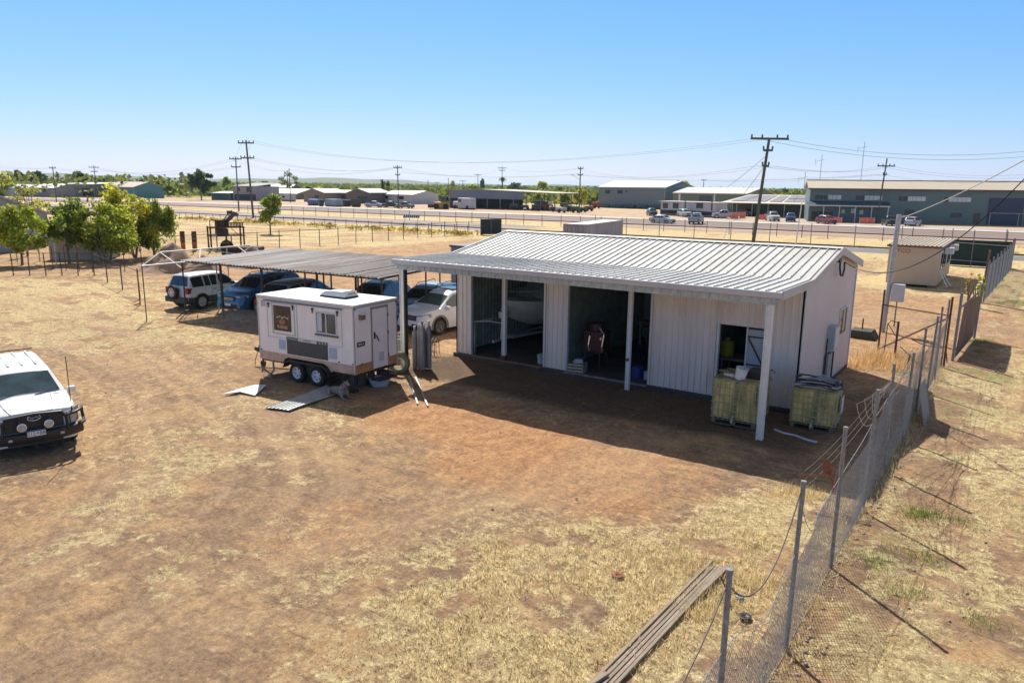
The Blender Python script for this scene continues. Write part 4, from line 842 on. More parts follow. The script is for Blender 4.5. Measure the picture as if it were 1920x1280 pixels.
def car(label,kind,pos,heading,col,cat='car',name='parked_car',group=None,detail=2,glass=None,lower=None,rimmat=None,rough=.3,plate=None,rails=False,tray=False,spare=False,ground_z=0.,metal=0.):
    K=KIND[kind]; L_,W_=K['L'],K['W']; hw=W_/2; CARN[0]+=1
    c=thing(name,label,cat,(pos[0],pos[1],ground_z),R(heading),group)
    paint=pm('car_paint_%s'%'_'.join('%02d'%int(v*99) for v in col),col,rough,metal,.04,3,spec=.6)
    top,belt=K['top'],K['belt']; wr=K['wr']; gc=K['gc']
    ar=wr+.055
    def low(x):
        z=gc
        for wx in K['wx']:
            d=abs(x-wx)
            if d<ar: z=max(z,wr+math.sqrt(ar*ar-d*d)*.98)
        if x>L_/2-.5: z+= (x-(L_/2-.5))*.16
        if x<-L_/2+.5: z+=(-L_/2+.5-x)*.24
        return z
    def halfw(x):
        e=.55; f=1.
        if x>L_/2-e: t=(x-(L_/2-e))/e; f=1-.20*t**2.4
        if x<-L_/2+e*.7: t=(-L_/2+e*.7-x)/(e*.7); f=1-.12*t**2.4
        return hw*f
    def roofy(x):
        zt=interp(top,x); zb=min(interp(belt,x),zt-.01); h=zt-zb
        return halfw(x)*.965-min(.30,h*.36)-.03, zb, zt
    step=.09 if detail>=2 else .2; xs=[-L_/2+1e-3]; 
    base=np.arange(-L_/2+.04,L_/2-.02,step).tolist()
    for wx in K['wx']: base+=[wx-ar,wx-ar*.985,wx+ar,wx+ar*.985]
    base+=[p[0] for p in top if abs(p[0])<L_/2-.01]
    xs=sorted(set([round(v,3) for v in base]+[round(-L_/2,3),round(L_/2,3)])); P=[]
    for x in xs:
        w_=halfw(x); ry,zb,zt=roofy(x); zl=min(low(x),zb-.06); h=zt-zb
        sec=[(w_*.95,zl),(w_*.99,zl+(zb-zl)*.25),(w_,zl+(zb-zl)*.6),(w_*.985,zl+(zb-zl)*.85),(w_*.955,zb),(ry+.02,zb+h*.88),(ry-.07,zt-.006*(h>.2)),(ry*.5,zt+.018),(0,zt+.025)]
        P.append([(x,y,z) for (y,z) in sec]+[(x,-y,z) for (y,z) in sec[-2::-1]])
    mb=MB(); mb.grid(P); mb.face(P[0]); mb.face(P[-1][::-1]); body=mb.build('body',paint,c,smooth=True,angle=38)
    mb=MB(); mb.box(-L_/2+.25,-hw+.24,gc-.04,L_/2-.25,hw-.24,wr*2+.1); mb.build('underbody',BLACKP,c)
    gl=glass or GLASS
    # side windows
    def sidept(x,z,s,off=.008):
        ry,zb,zt=roofy(x); w_=halfw(x)*.955; h=max(.05,(zt-zb)*.88); t=min(1,max(0,(z-zb)/h)); return (x,s*(w_+(ry+.02-w_)*t+off),z)
    for s in (1,-1):
        for i,(a,b_) in enumerate(K['win']):
            n=8 if detail>=2 else 4; G_=[]
            for k in range(n+1):
                x=a+(b_-a)*k/n; ry,zb,zt=roofy(x); z0=zb+.05; z1=zb+(zt-zb)*.84
                last=(i==len(K['win'])-1)
                if last and x>K['ws'][0]-.05: z1=min(z1,zb+(zt-zb)*.80)
                if z1<z0+.01: z1=z0+.01
                G_.append([sidept(x,z0+(z1-z0)*m/3,s) for m in range(4)])
            mb=MB(); mb.grid(G_); mb.build('side_window',gl,c,smooth=True)
    # windscreen, rear glass
    for nm,(a,b_),ins in (('windscreen',K['ws'],.045),('rear_window',K['rg'],.03)):
        G_=[]
        for k in range(6):
            x=a+(b_-a)*(.06+.88*k/5); ry,zb,zt=roofy(x); e=max(ry-.085,.3) if nm=='windscreen' else max(ry-.1,.3)
            sl=(interp(top,x+.01)-interp(top,x-.01))/.02; nn=Vector((-sl,0,1)).normalized()*.012
            G_.append([(x+nn.x,y,zt+.018*(1-(y/e)**2)+nn.z+.003) for y in [e*q/4 for q in range(-4,5)]])
        mb=MB(); mb.grid(G_); mb.build(nm,gl,c,smooth=True)
    # lights, grille, plates, mirrors
    def front(x): return x
    zh=interp(top,L_/2-.22)-.1
    for s in (1,-1):
        w1=halfw(L_/2-.12)
        mb=MB(); mb.grid([[ (L_/2-.10-.0+.02*(j==0),s*(w1-.42+.0),zh-.17+.17*i*0.9) if j==0 else ((L_/2-.10,s*(w1-.15),zh-.13+.15*i) if j==1 else (L_/2-.42,s*(halfw(L_/2-.42)+.004),zh-.06+.13*i)) for j in range(3)] for i in (0,1)])
        o=mb.build('headlight',LAMP,c); m=o.modifiers.new('t','SOLIDIFY'); m.thickness=.05; m.offset=0
        zt_=min(interp(belt,-L_/2+.15),1.05)
        mb=MB(); mb.cbox((-L_/2+.05,s*(hw*.86-.03),zt_-.12),(.1,.18,.3)); mb.cbox((-L_/2+.17,s*(hw*.93),zt_-.12),(.22,.05,.24)); mb.build('tail_light',TAIL,c,bevel=.015 if detail>=2 else 0)
        mx=K['ws'][1]-.28; mb=MB(); mb.cbox((mx,s*(hw+.07),interp(belt,mx)+.07),(.13,.2,.15)); mb.build('mirror',paint if not lower else BLACKP,c,bevel=.03)
    zb_=gc+.06
    mb=MB(); mb.cbox((L_/2-.03,0,zh-.14),(.09,hw*.95,.2)); mb.build('grille',BLACKP,c,bevel=.02)
    mb=MB(); mb.cbox((L_/2-.035,0,gc+.16),(.1,hw*1.15,.16)); mb.build('bumper_intake',BLACKP,c,bevel=.02)
    if detail>=2:
        mb=MB(); mb.cbox((L_/2+.02,0,zh-.10),(.02,hw*.8,.025)); mb.cbox((L_/2+.02,0,zh-.17),(.02,hw*.75,.02)); mb.build('grille_bar',CHROME,c)
        mb=MB(); mb.cbox((-L_/2-.0,0,min(interp(belt,-L_/2+.1),.95)-.16),(.03,.37,.12)); mb.cbox((L_/2+.025,0,gc+.22),(.02,.37,.11)); mb.build('number_plate',PLATE,c)
        mb=MB()
        for s in (1,-1):
            for (a,b_) in K['win'][-2:]: mb.cbox((a+.12,s*(hw*.985+.012),interp(belt,a)-.13),(.2,.03,.035))
        mb.build('door_handle',BLACKP if lower else paint,c)
        # shut lines
        mb=MB()
        for s in (1,-1):
            for (a,b_) in K['win']:
                for x in (a-.035,):
                    zb=interp(belt,x); zl=low(x); w_=halfw(x)
                    if x<K['wx'][0]+ar*.4: continue
                    mb.grid([[(x-.006,s*(w_*q+.002),zl+(zb-zl)*t),(x+.006,s*(w_*q+.002),zl+(zb-zl)*t)] for (t,q) in ((.08,.972),(.25,.99),(.6,1.0),(.85,.985),(1,.957))])
        mb.build('door_gap',BLACKP,c)
    if lower:
        mb=MB(); 
        for s in (1,-1):
            G_=[]
            for x in xs:
                if abs(x)>L_/2-.02: continue
                zb=interp(belt,x); zl=min(low(x),zb-.06); w_=halfw(x); zc=max(min(.62,zb-.05),zl+.02)
                t=(zc-zl)/(zb-zl); G_.append([(x,s*(w_*.95+.006),zl-.01),(x,s*(w_*.99+.008),zl+(zc-zl)*.4),(x,s*(w_+.008),zc)])
            mb.grid(G_)
        mb.cbox((-L_/2-.02,0,.5),(.14,W_*.88,.26)); mb.cbox((L_/2+.0,0,.5),(.14,W_*.8,.26)); mb.build('cladding',lower,c)
    if rails:
        mb=MB()
        for s in (1,-1):
            ry,_,zt=roofy(-.5); mb.tube([(-1.5,s*(ry-.12),roofy(-1.5)[2]+.01),(-1.35,s*(ry-.12),zt+.06),(.2,s*(ry-.12),zt+.05),(.4,s*(ry-.12),roofy(.4)[2]+.0)],.018,6)
        mb.build('roof_rail',BLACKP,c)
    if spare:
        sp_=thing('spare_wheel',None,None,(-L_/2-.13,.08,.86)); sp_.parent=c; sp_.rotation_euler=(0,0,PI/2)
        mb=MB(); r=.34; mb.lathe([(0,-.1),(r*.9,-.1),(r,-.06),(r,.08),(r*.9,.1),(r*.6,.1)],(0,0,0),24,'y'); mb.build('tyre',RUBBER,sp_,smooth=True)
        mb=MB(); mb.lathe([(r*.64,.06),(r*.64,.105),(r*.56,.1),(r*.5,.06),(0,.08)],(0,0,0),20,'y'); 
        for k in range(6): t=k*PI/3; mb.beam((0,.085,0),(r*.58*math.cos(t),.1,r*.58*math.sin(t)),.06,.03,up=(0,1,0))
        mb.build('rim',RIM,sp_)
    if tray:
        mb=MB(); x0,x1=-L_/2-.05,-.55; mb.box(x0,-hw-.05,.98,x1,hw+.05,1.03)
        for (a,b_,cc,d) in ((x0,-hw-.05,x0+.04,hw+.05),(x0,-hw-.05,x1,-hw-.01),(x0,hw+.01,x1,hw+.05)): mb.box(a,b_,1.03,cc,d,1.28)
        mb.build('tray',GALV,c)
        mb=MB(); 
        for z in (1.3,1.6,1.95): mb.tube([(x1+.02,-hw,z),(x1+.02,hw,z)],.025,5)
        for y in (-hw,-.3,.3,hw): mb.tube([(x1+.02,y,1.03),(x1+.02,y,1.95)],.025,5)
        mb.build('headboard',GALV,c)
    for wx in K['wx']:
        for s in (1,-1): wheel_parts(c,wx,s*(hw-.115),wr,s,rimmat or RIM,detail>=2)
    return c
GREYR=pm('dark_alloy',(.16,.16,.17),.4,.4,.1,8)
WHT=(.62,.63,.63)
# --- parked under the shade frame
car('older white four wheel drive with rear spare wheel, first under the tin carport','oldsuv',(-17.1,1.35),97,WHT,group='cars parked under the tin carport',lower=pm('grey_lower_cladding',(.035,.05,.042),.6,0,.1,5),spare=True,rimmat=RIM)
car('bright blue four wheel drive facing outward under the carport','suv',(-14.2,2.4),-81,(.075,.20,.33),group='cars parked under the tin carport',rails=True,rough=.25,metal=.2)
car('dull silver station wagon with its rear toward the food trailer','suv',(-11.2,2.3),103,(.28,.33,.37),group='cars parked under the tin carport',rough=.3,metal=.2)
car('dark slate hatchback behind the air conditioner of the food trailer','hatch',(-8.3,4.4),-72,(.09,.12,.16),group='cars parked under the tin carport',rails=True,metal=.3)
car('pale blue grey hatchback beside the dark slate one','hatch',(-5.75,5.2),-78,(.22,.30,.38),group='cars parked under the tin carport',rails=True,metal=.2)
cw=car('white crossover with green windscreen parked between carport and shed','suv',(-3.55,3.9),-97,(.66,.67,.67),glass=GLASSG,rimmat=GREYR)
mb=MB()
for s in (1,-1):
    for wx in KIND['suv']['wx']:
        mb.grid([[(wx+rr_*math.cos(a),s*(.92+.012),.35+rr_*math.sin(a)) for rr_ in (.40,.47)] for a in [k*PI/14 for k in range(-1,16)]])
mb.build('wheel_arch_trim',pm('grey_arch_trim',(.16,.15,.15),.6,0,.1,6),cw)
mb=MB(); mb.box(-.5,-.42,1.735,.2,.42,1.748); mb.build('sunroof',GLASS,cw)
# --- large white four wheel drive in the foreground
u=car('large white four wheel drive with black bull bar at the left edge','bigsuv',(-3.15,-13.08),-15,(.68,.70,.70),cat='car',detail=3,rails=False,lower=None,rimmat=GREYR,glass=pm('teal_windscreen',(.05,.085,.10),.07,0,.5,1.6,spec=.9))
u.scale=(.94,.94,.94)
for o in [k for k in KIDS(u) if k.name.split('.')[0] in ('number_plate','grille_bar')]: bpy.data.objects.remove(o,do_unlink=True)
BB=pm('black_bull_bar',(.022,.022,.024),.42,.1,.15,8)
mb=MB(); P=[]
for k in range(21):
    y=-1.02+2.04*k/20; a=abs(y)/1.02; x=2.66-.30*a**3; P.append([(x-.16,y,.40),(x+.02,y,.42),(x+.06,y,.52),(x+.05,y,.64),(x-.04,y,.68)])
mb.grid(P); mb.face(P[0]); mb.face(P[-1][::-1]); bar=mb.build('bull_bar',BB,u,smooth=True,angle=40)
mb=MB()
mb.tube([(2.62,-.66,.6),(2.64,-.64,.9),(2.60,-.56,1.04),(2.60,0,1.075),(2.60,.56,1.04),(2.64,.64,.9),(2.62,.66,.6)],.034,10)
mb.tube([(2.62,-.3,.62),(2.62,-.3,1.06)],.025,8); mb.tube([(2.62,.3,.62),(2.62,.3,1.06)],.025,8)
for s in (1,-1): mb.tube([(2.63,s*.64,.62),(2.55,s*.88,.64),(2.38,s*1.05,.66),(2.18,s*1.07,.7),(2.12,s*1.06,.86),(2.2,s*1.05,.98),(2.42,s*1.0,1.0),(2.57,s*.86,.98),(2.62,s*.66,.95)],.036,10)
mb.build('bull_bar_hoop',BB,u,smooth=True)
mb=MB(); mb.cbox((2.50,0,.86),(.05,1.2,.36)); mb.build('front_grille',pm('dark_grille_mesh',(.03,.03,.032),.5,.2,.5,60),u,bevel=.02)
for s in (1,-1):
    mb=MB(); mb.lathe([(.0,-.06),(.07,-.05),(.095,0),(.09,.02),(.08,.015),(.03,.02),(.028,.03),(0,.03)],(2.68,s*.27,.82),20,'x'); mb.build('spot_light',LAMP,u,smooth=True)
    mb=MB(); mb.lathe([(.082,.024),(.1,.02),(.1,-.02)],(2.68,s*.27,.82),20,'x'); mb.build('spot_light_ring',CHROME,u,smooth=True)
    mb=MB(); mb.grid([[(2.47,s*.72,.66+.26*i),(2.40,s*.86,.66+.26*i),(2.22,s*.955,.68+.22*i)] for i in (0,1)]); o=mb.build('driving_lamp_frame',CHROME,u); m=o.modifiers.new('t','SOLIDIFY'); m.thickness=.03
    mb=MB(); mb.grid([[(2.495,s*.75,.70+.18*i),(2.43,s*.86,.70+.18*i),(2.26,s*.955,.71+.15*i)] for i in (0,1)]); mb.build('driving_lamp',LAMP,u)
    mb=MB(); mb.cbox((2.71,s*.52,.56),(.03,.08,.05)); mb.build('bar_indicator',LAMP,u)
mb=MB(); mb.box(2.715,-.185,.585,2.725,.185,.70); pl=mb.build('number_plate',PLATE,u); text('plate_text','212·FBB',.115,INK,pl,(2.727,0,.642),(R(90),0,R(90)),.001,sx=.95)
mb=MB(); e=[]
for k in range(25): a=k*2*PI/24; e.append((2.565,.13*math.cos(a),.985+.065*math.sin(a)))
mb.tube(e,.011,6,False); mb.tube([(2.57,-.10,1.02),(2.57,-.035,.955),(2.57,-.02,.99),(2.57,.02,.98),(2.57,.035,1.015),(2.57,.10,.95)],.012,6); mb.build('emblem',CHROME,u)
mb=MB(); mb.tube([(2.55,.78,.95),(2.55,.78,1.1)],.018,8); mb.tube([(2.55,.78,1.1),(2.55,.78,2.35)],.010,6); mb.build('radio_aerial',BLACKP,u)
mb=MB()
for s in (-.1,.72): mb.beam((1.30,s-.5,1.225),(1.22,s-.0,1.275),.02,.015)
mb.tube([(1.34,-.6,1.2),(1.33,.75,1.2)],.012,5); mb.build('wiper',BLACKP,u)
mb=MB()
for y in (-.45,-.15,.15,.45): mb.box(-1.6,y-.02,1.778,.3,y+.02,1.803)
mb.build('roof_rib',pm('car_paint_67_69_69',(.68,.70,.70)),u)
mb=MB(); 
mb.tube([(-1.85,-.66,1.79),(-1.85,.66,1.79)],.016,6); mb.build('rear_roof_bar',BLACKP,u)
# bonnet creases
for s in (1,-1): mb=MB(); mb.tube([(1.35,s*.55,1.215),(2.0,s*.5,1.145),(2.3,s*.42,1.065)],.012,5); mb.build('bonnet_crease',pm('car_paint_67_69_69',(.68,.70,.70)),u,smooth=True)
# ---------------------------------------------------------------- tin carport
A0=G(341,488,2.5); B0=G(717,521,2.5); ex=(B0-A0); LC=ex.length; ex.normalize(); ca=math.atan2(ex.y,ex.x)
CP=thing('tin_carport','low rusty corrugated tin carport on thin dark posts sheltering a row of cars','carport',(A0.x,A0.y,0),ca)
OLDT=pm('old_corrugated_iron',(.17,.15,.148),.65,.05,.3,1.1,col2=(.085,.065,.062),thr=(.46,.62),stretch=(1,.15,1)); OLDR=pm('rustier_corrugated_iron',(.13,.095,.09),.7,.05,.25,2,col2=(.30,.275,.27),thr=(.45,.6),stretch=(1,.15,1))
DC=5.9; k0=0; xs0=0; i=0
while xs0<LC-.05:
    wd=min(.86,LC-xs0+.02); n=int(wd/.2)*8+1; mb=MB(); jit=rnd.uniform(-.03,.03)
    P=[]
    for t in (0,.5,1): P.append([(xs0+wd*j/(n-1),-.1+jit+(DC+.2)*t,2.5+.012*(i%2)+.17*t+.028*math.sin(2*PI*(xs0+wd*j/(n-1))/.2)-.02*math.sin(PI*t)) for j in range(n)])
    mb.grid(P); mb.build('roof_sheet',OLDR if i in (3,8,9) or (i>4 and rnd.random()<.3) else OLDT,CP,smooth=True,angle=80); xs0+=.82; i+=1
for xx,yy_ in [(0,0),(2.6,0.0),(5.2,0),(7.75,0),(10.6,0),(LC-.05,0),(0.05,DC),(2.7,DC),(5.3,DC),(8,DC),(10.4,DC),(LC-.05,DC),(8.0,.4),(8.3,.5),(8.15,1.1),(10.35,.5),(7.9,2.9),(LC-.05,2.9)]:
    mb=MB(); r=.055 if (xx,yy_) in ((2.6,0.0),(5.2,0)) else .035; mb.tube([(xx,yy_,0),(xx,yy_,2.46)],r,8); mb.build('post',DARKP,CP)
mb=MB()
for y in (0,2.9,DC): mb.beam((-.05,y,2.44+.17*y/DC),(LC+.05,y,2.44+.17*y/DC),.05,.06)
mb.beam((0,0,2.46),(0,DC,2.62),.05,.05); mb.beam((LC,0,2.46),(LC,DC,2.62),.05,.05); mb.tube([(0,0,2.1),(.1,DC,2.3)],.02,5); mb.build('roof_frame',DARKP,CP)
# sagging wire netting in front of the first bays
def netting(name,label,corners,nu,nv,r,mat,sagf=.0,zoff=0):
    a,b,c,d=corners; mb=MB(); 
    def pt(u,v):
        p=a.lerp(b,u).lerp(d.lerp(c,u),v); return p+Vector((.0,.0,-sagf*4*u*(1-u)*v))
    for i in range(nv+1): mb.tube([pt(u/10,i/nv) for u in range(11)],r,4,False)
    for i in range(nu+1): mb.tube([pt(i/nu,v/3) for v in range(4)],r*.7,3,False)
    return tag(mb.build(name,mat),label,'wire netting')
NETM=pm('weathered_netting_wire',(.34,.30,.28),.6,.2,.3,10)
netting('wire_netting','curled wire netting on the ground beside the older white four wheel drive',[G(333,582,.02),G(400,566,.02),G(402,550,.35),G(338,566,.35)],14,9,.008,NETM)
netting('wire_netting','roll of wire netting leaning below the blue four wheel drive',[G(412,608,.02),G(484,620,.02),G(484,583,.6),G(416,578,.6)],22,16,.009,NETM)
# fallen rod below first post
mb=MB(); mb.tube([G(361,578,.02),G(347,583,.35),G(330,598,.02)],.025,5); mb.tube([G(345,583,.33),G(395,588,.05)],.02,5); tag(mb.build('bent_rail',DARKP),'bent dark rail fallen at the foot of the first carport post','rail')
# white truss frame standing left of the carport
tf=thing('white_truss_frame','bare white steel roof frame standing to the left behind the carport','steel frame',(0,0,0))
FWHT=pm('chalky_white_steel',(.42,.41,.39),.5,.1,.1,5)
zt=2.45; q0=G(266,499,zt); q1=G(350,490,zt); q2=G(300,473,zt+.35); q3=G(468,460,zt+.35)
q1=q0+(q3-q2).normalized()*7
mb=MB(); mb.tube([q0,q1],.038,8); mb.build('chord',FWHT,tf)
mb=MB(); mb.tube([q2,q3],.034,8); mb.build('chord',FWHT,tf)
mids=[q2.lerp(q3,t) for t in (0,.42,.85)]; lo_=[q0.lerp(q1,t) for t in (0,.42,.85)]
for a,b in ((mids[0],lo_[0]),(mids[0],G(341,503,2.15)),(mids[1],lo_[1]),(mids[1],lo_[2]),(mids[2],lo_[2])):
    mb=MB(); mb.tube([a,b],.02,6); mb.build('brace',FWHT,tf)
for p in (q1,q0.lerp(q1,.55),q2.lerp(q3,.72)):
    mb=MB(); mb.tube([p,Vector((p.x,p.y,0))],.035,6); mb.build('upright',FWHT,tf)
mb=MB(); mb.tube([q0,Vector((q0.x,q0.y,0))],.025,6); mb.build('upright',RUST,tf)
# ---------------------------------------------------------------- hut behind the shed, container, cream cabin
h0=G(841,459,2.45); ht=thing('blue_grey_hut','small blue grey flat roofed hut behind the left end of the shed','hut',(-12.3,13.6,0),R(2))
h0=G(843,600,0.0)
hx=G(842,462,2.4)
ht.location=(hx.x,hx.y,0); ht.rotation_euler=(0,0,R(-2))
BG=pm('blue_grey_cladding',(.17,.23,.27),.6,0,.08,2)
mb=MB(); mb.box(.12,.1,0,2.4,2.2,2.38); mb.build('wall',BG,ht)
mb=MB(); mb.box(0,0,2.38,2.5,2.3,2.5); mb.build('roof',pm('dark_blue_fascia',(.05,.07,.09),.5,.1,.1,3),ht,bevel=.01)
mb=MB(); mb.box(.08,.06,0,.16,.14,2.4); mb.build('corner_trim',GALV,ht)
CT=thing('shipping_container','long pale grey shipping container standing behind the shed roof','shipping container',(-20.3,41.4,0),R(10.5))
CON=pm('pale_container_paint',(.36,.36,.38),.55,.1,.2,2,col2=(.27,.25,.24),stretch=(1,1,.3))
CWd,CLn,CH=2.44,12.2,2.6
mb=MB(); 
pr=[]; y=.15
while y<CLn-.15: pr+=[(y,0),(y+.14,0),(y+.18,-.036),(y+.32,-.036)]; y+=.36
for xx,s in ((CWd,1),(0,-1)): mb.grid([[(xx+s*h,yy_,z) for (yy_,h) in pr] for z in (.12,CH-.1)])
mb.box(.05,CLn-.05,.1,CWd-.05,CLn,CH-.1); mb.build('side_wall',CON,CT)
mb=MB(); 
for x in (0,CWd-.12):
    for y in (0,CLn-.14): mb.box(x,y,0,x+.12,y+.14,CH)
for z in (0,CH-.12): mb.box(0,0,z,CWd,.1,z+.12); mb.box(-.0,.1,z,.1,CLn,z+.12); mb.box(CWd-.1,.1,z,CWd,CLn,z+.12); mb.box(.1,CLn-.1,z,CWd-.1,CLn,z+.12)
mb.build('corner_frame',CON,CT)
mb=MB(); mb.box(.1,.1,CH-.1,CWd-.1,CLn-.1,CH-.02); mb.build('roof',pm('white_container_roof',(.72,.72,.7),.5,0,.08,1),CT)
for s in (0,1):
    mb=MB(); mb.box(.13+s*1.1,.03,.14,.13+s*1.1+1.07,.07,CH-.14); d=mb.build('door',CON,CT)
    mb=MB()
    for x in (.3,.75): mb.tube([(.13+s*1.1+x,.0,.16),(.13+s*1.1+x,.0,CH-.16)],.02,6)
    mb.build('lock_rod',GALVW,d)
DG=thing('cream_site_cabin','cream transportable site cabin with ribbed roof right of the shed','cabin',(9.25,33.1,.12),R(.5))
DW,DL=2.9,9.4
CRM=pm('cream_cabin_panel',(.52,.41,.285),.55,0,.05,1.5); CRM2=pm('pale_cabin_panel',(.46,.43,.38),.55,0,.06,1.5)
mb=MB(); mb.box(0,0,.05,DW,DL,2.5); mb.build('wall',CRM,DG)
mb=MB(); mb.box(DW,0.02,1.0,DW+.012,DL-.02,2.5); mb.build('side_panel',CRM2,DG)
mb=MB(); pr=ribprofile(DL+.2,.36,.03,.05,.1); 
for (xa,za,xb,zb) in ((-.12,2.5,DW/2,2.62),(DW/2,2.62,DW+.12,2.5)): mb.grid([[(xa+(xb-xa)*t,-.1+y,za+(zb-za)*t+h) for (y,h) in pr] for t in (0,1)])
pr=ribprofile(DW+.24,.24,.06,.03,.06)
mb=MB(); mb.grid([[(-.12+x,-.12+(DL+.24)*t,2.53+.0*t+h) for (x,h) in pr] for t in (0,1)]); mb.build('roof',pm('cream_ribbed_roof',(.56,.48,.37),.6,.0,.06,2),DG)
mb=MB(); mb.box(-.13,-.14,2.40,DW+.13,-.02,2.525); mb.box(DW+.02,-.02,2.40,DW+.13,DL+.1,2.525); mb.box(-.13,-.02,2.4,-.02,DL+.1,2.525); mb.build('fascia',pm('brown_fascia',(.16,.075,.05),.6,0,.2,4),DG)
text('brand_lettering','ATCO',.36,pm('red_brown_lettering',(.28,.05,.03),.6),DG,(.72,-.008,2.14),(R(90),0,0),.004)
for k,(y,z0,z1) in enumerate(((1.2,.95,2.0),(2.6,1.0,1.9),(3.9,1.0,1.9),(6.0,1.0,1.9),(7.4,1.0,1.9))):
    mb=MB(); mb.box(DW+.013,y,z0,DW+.04,y+.75,z1); w_=mb.build('window',DARKP,DG); 
    mb=MB(); mb.box(DW+.041,y+.05,z0+.06,DW+.046,y+.7,z1-.06); mb.build('glass',GLASS,w_)
for y in (3.0,6.8): 
    mb=MB(); mb.cbox((DW+.3,y,2.1),(.5,.65,.42)); mb.build('air_conditioner',WHITEP,DG,bevel=.02)
mb=MB(); mb.beam((DW+.05,.5,1.0),(DW+.6,.2,0),.08,.03); mb.beam((DW+.05,1.2,1.0),(DW+.75,.9,0),.08,.03); mb.build('prop_board',WHITEP,DG)
mb=MB(); 
for x in (.2,DW-.5):
    for y in (.3,3,6,8.8): mb.box(x,y,-.12,x+.3,y+.3,.05)
mb.build('stump_pier',CONC,DG)
# dark lattice gate panel near the yard entrance
gp=thing('mesh_gate','dark shade-cloth covered gate with pale frame behind the left roof slope','gate',tuple(G(901,441)),0); e=(G(940,441)-G(901,441)); gp.rotation_euler=(0,0,math.atan2(e.y,e.x)); gw=e.length
mb=MB(); mb.box(.03,0,.1,gw-.03,.02,2.0); mb.build('cloth',pm('dark_shade_cloth',(.03,.04,.045),.9,0,.2,6),gp)
mb=MB(); 
for x in (0,gw*.5,gw): mb.tube([(x,-.03,0 if x in (0,gw) else .1),(x,-.03,2.1)],.03,6)
for z in (.2,2.0): mb.tube([(0,-.03,z),(gw,-.03,z)],.03,6)
mb.build('frame',GALVW,gp)
# ---------------------------------------------------------------- service pole with box and cables
P0=G(1655,622); sp=thing('service_pole','galvanised service pole with a pale meter box beside the shed','pole',tuple(P0))
mb=MB(); mb.tube([(0,0,0),(.12,.0,5.05)],.10,12); mb.build('pole_shaft',GALV,sp)
mb=MB(); mb.cbox((.42,-.05,1.75),(.5,.28,.75)); bx=mb.build('meter_box',pm('white_grey_box',(.55,.57,.58),.5,0,.05,4),sp,bevel=.02)
mb=MB(); mb.tube([(.42,-.05,1.4),(.42,-.05,.3)],.03,6); mb.build('conduit',GALVW,sp)
mb=MB(); mb.cbox((.0,.0,2.6),(.02,.02,.02)); 
mb=MB(); mb.tube([(.15,0,4.95),(.35,-.02,4.98)],.04,6); mb.tube([(.35,0,4.98),(.5,0,5.0)],.025,6); mb.build('insulator',WHITEP,sp)
topp=P0+Vector((.4,0,4.98))
def wire(name,label,a,b,s,r,mat=BLACKP,group=None,n=18,parent=None):
    mb=MB(); mb.tube(sag(a,b,s,n),r,4,False); o=mb.build(name,mat,parent,smooth=True); 
    if parent is None: tag(o,label,'cable',group)
    return o
e1=RAY(1975,270,24); e2=RAY(1965,288,17)
wire('overhead_cable','thick pale overhead cable rising from the service pole to the right edge',topp,e1,.12,.017,GALV)
a=Vector((LS+.13,3.98,3.86)); wire('overhead_cable','black supply cable sagging from the shed gable past the cabin to the right edge',a,e2,1.05,.014,BLACKP,n=26)
# pipe brace frame by the gate
pf=thing('pipe_brace_frame','rusty pipe bracing frame between the service pole and the boundary fence','pipe frame',(0,0,0))
a=G(1648,658); b=Vector((14.75,8.6,0)); at=HG(1648,658,545); 
a2=G(1646,657)
for p,h in ((a2,2.35),(b,2.5)):
    mb=MB(); mb.tube([(p.x,p.y,0),(p.x,p.y,h)],.035,8); mb.build('post',RUST,pf)
mb=MB(); mb.tube([(a2.x,a2.y,1.78),(b.x,b.y,1.85)],.025,6); mb.build('rail',RUST,pf)
mb=MB(); mb.tube([(a2.x,a2.y,.05),(b.x,b.y,1.8)],.03,6); mb.build('diagonal_brace',GALVW,pf)
sh=thing('short_pipe_stand','short bent pipe stand with tap and hose inside the fence corner','tap stand',(0,0,0))
a=G(1677,670); mb=MB(); mb.tube([(a.x,a.y,0),(a.x,a.y,1.35)],.04,8); mb.tube([(a.x,a.y,1.3),(a.x-.25,a.y,1.35),(a.x-.35,a.y,1.2),(a.x-.36,a.y,.2)],.018,6); mb.tube([(a.x-.35,a.y,1.25),(a.x-.05,a.y+.02,.8)],.014,5); mb.build('stand_pipe',RUST,sh)
b=G(1700,690); mb=MB(); mb.tube(sag((a.x+.5,a.y,.75),(b.x+1,b.y+1.3,.65),.1)+[Vector((b.x+1.1,b.y+1.3,.1))],.02,5); mb.tube([(b.x,b.y,0),(b.x+.05,b.y,.5)],.03,5); mb.tube([(a.x+.2,a.y-.4,.5),(b.x+.5,b.y,.05)],.02,5); mb.build('bent_pipe',DARKP,sh)
for (px,py,ty,lb) in ((1615,632,597,'single dark steel picket standing behind the shed corner'),(1648,600,545,None)):
    if lb: g_=G(px,py); mb=MB(); mb.tube([(g_.x,g_.y,0),(g_.x,g_.y,HG(px,py,ty))],.03,5); tag(mb.build('steel_picket',RUST),lb,'picket')
# low concrete/plastic trough behind corner
g_=G(1612,636); mb=MB(); mb.prism([(0,0),(1.2,0),(1.0,.35),(.2,.35)],0,.9,'y'); o=mb.build('upturned_trough',pm('dull_green_trough',(.06,.065,.05),.8,0,.2,4)); o.location=(g_.x-.6,g_.y,0); tag(o,'upturned dull trough lying in the weeds behind the shed corner','trough')
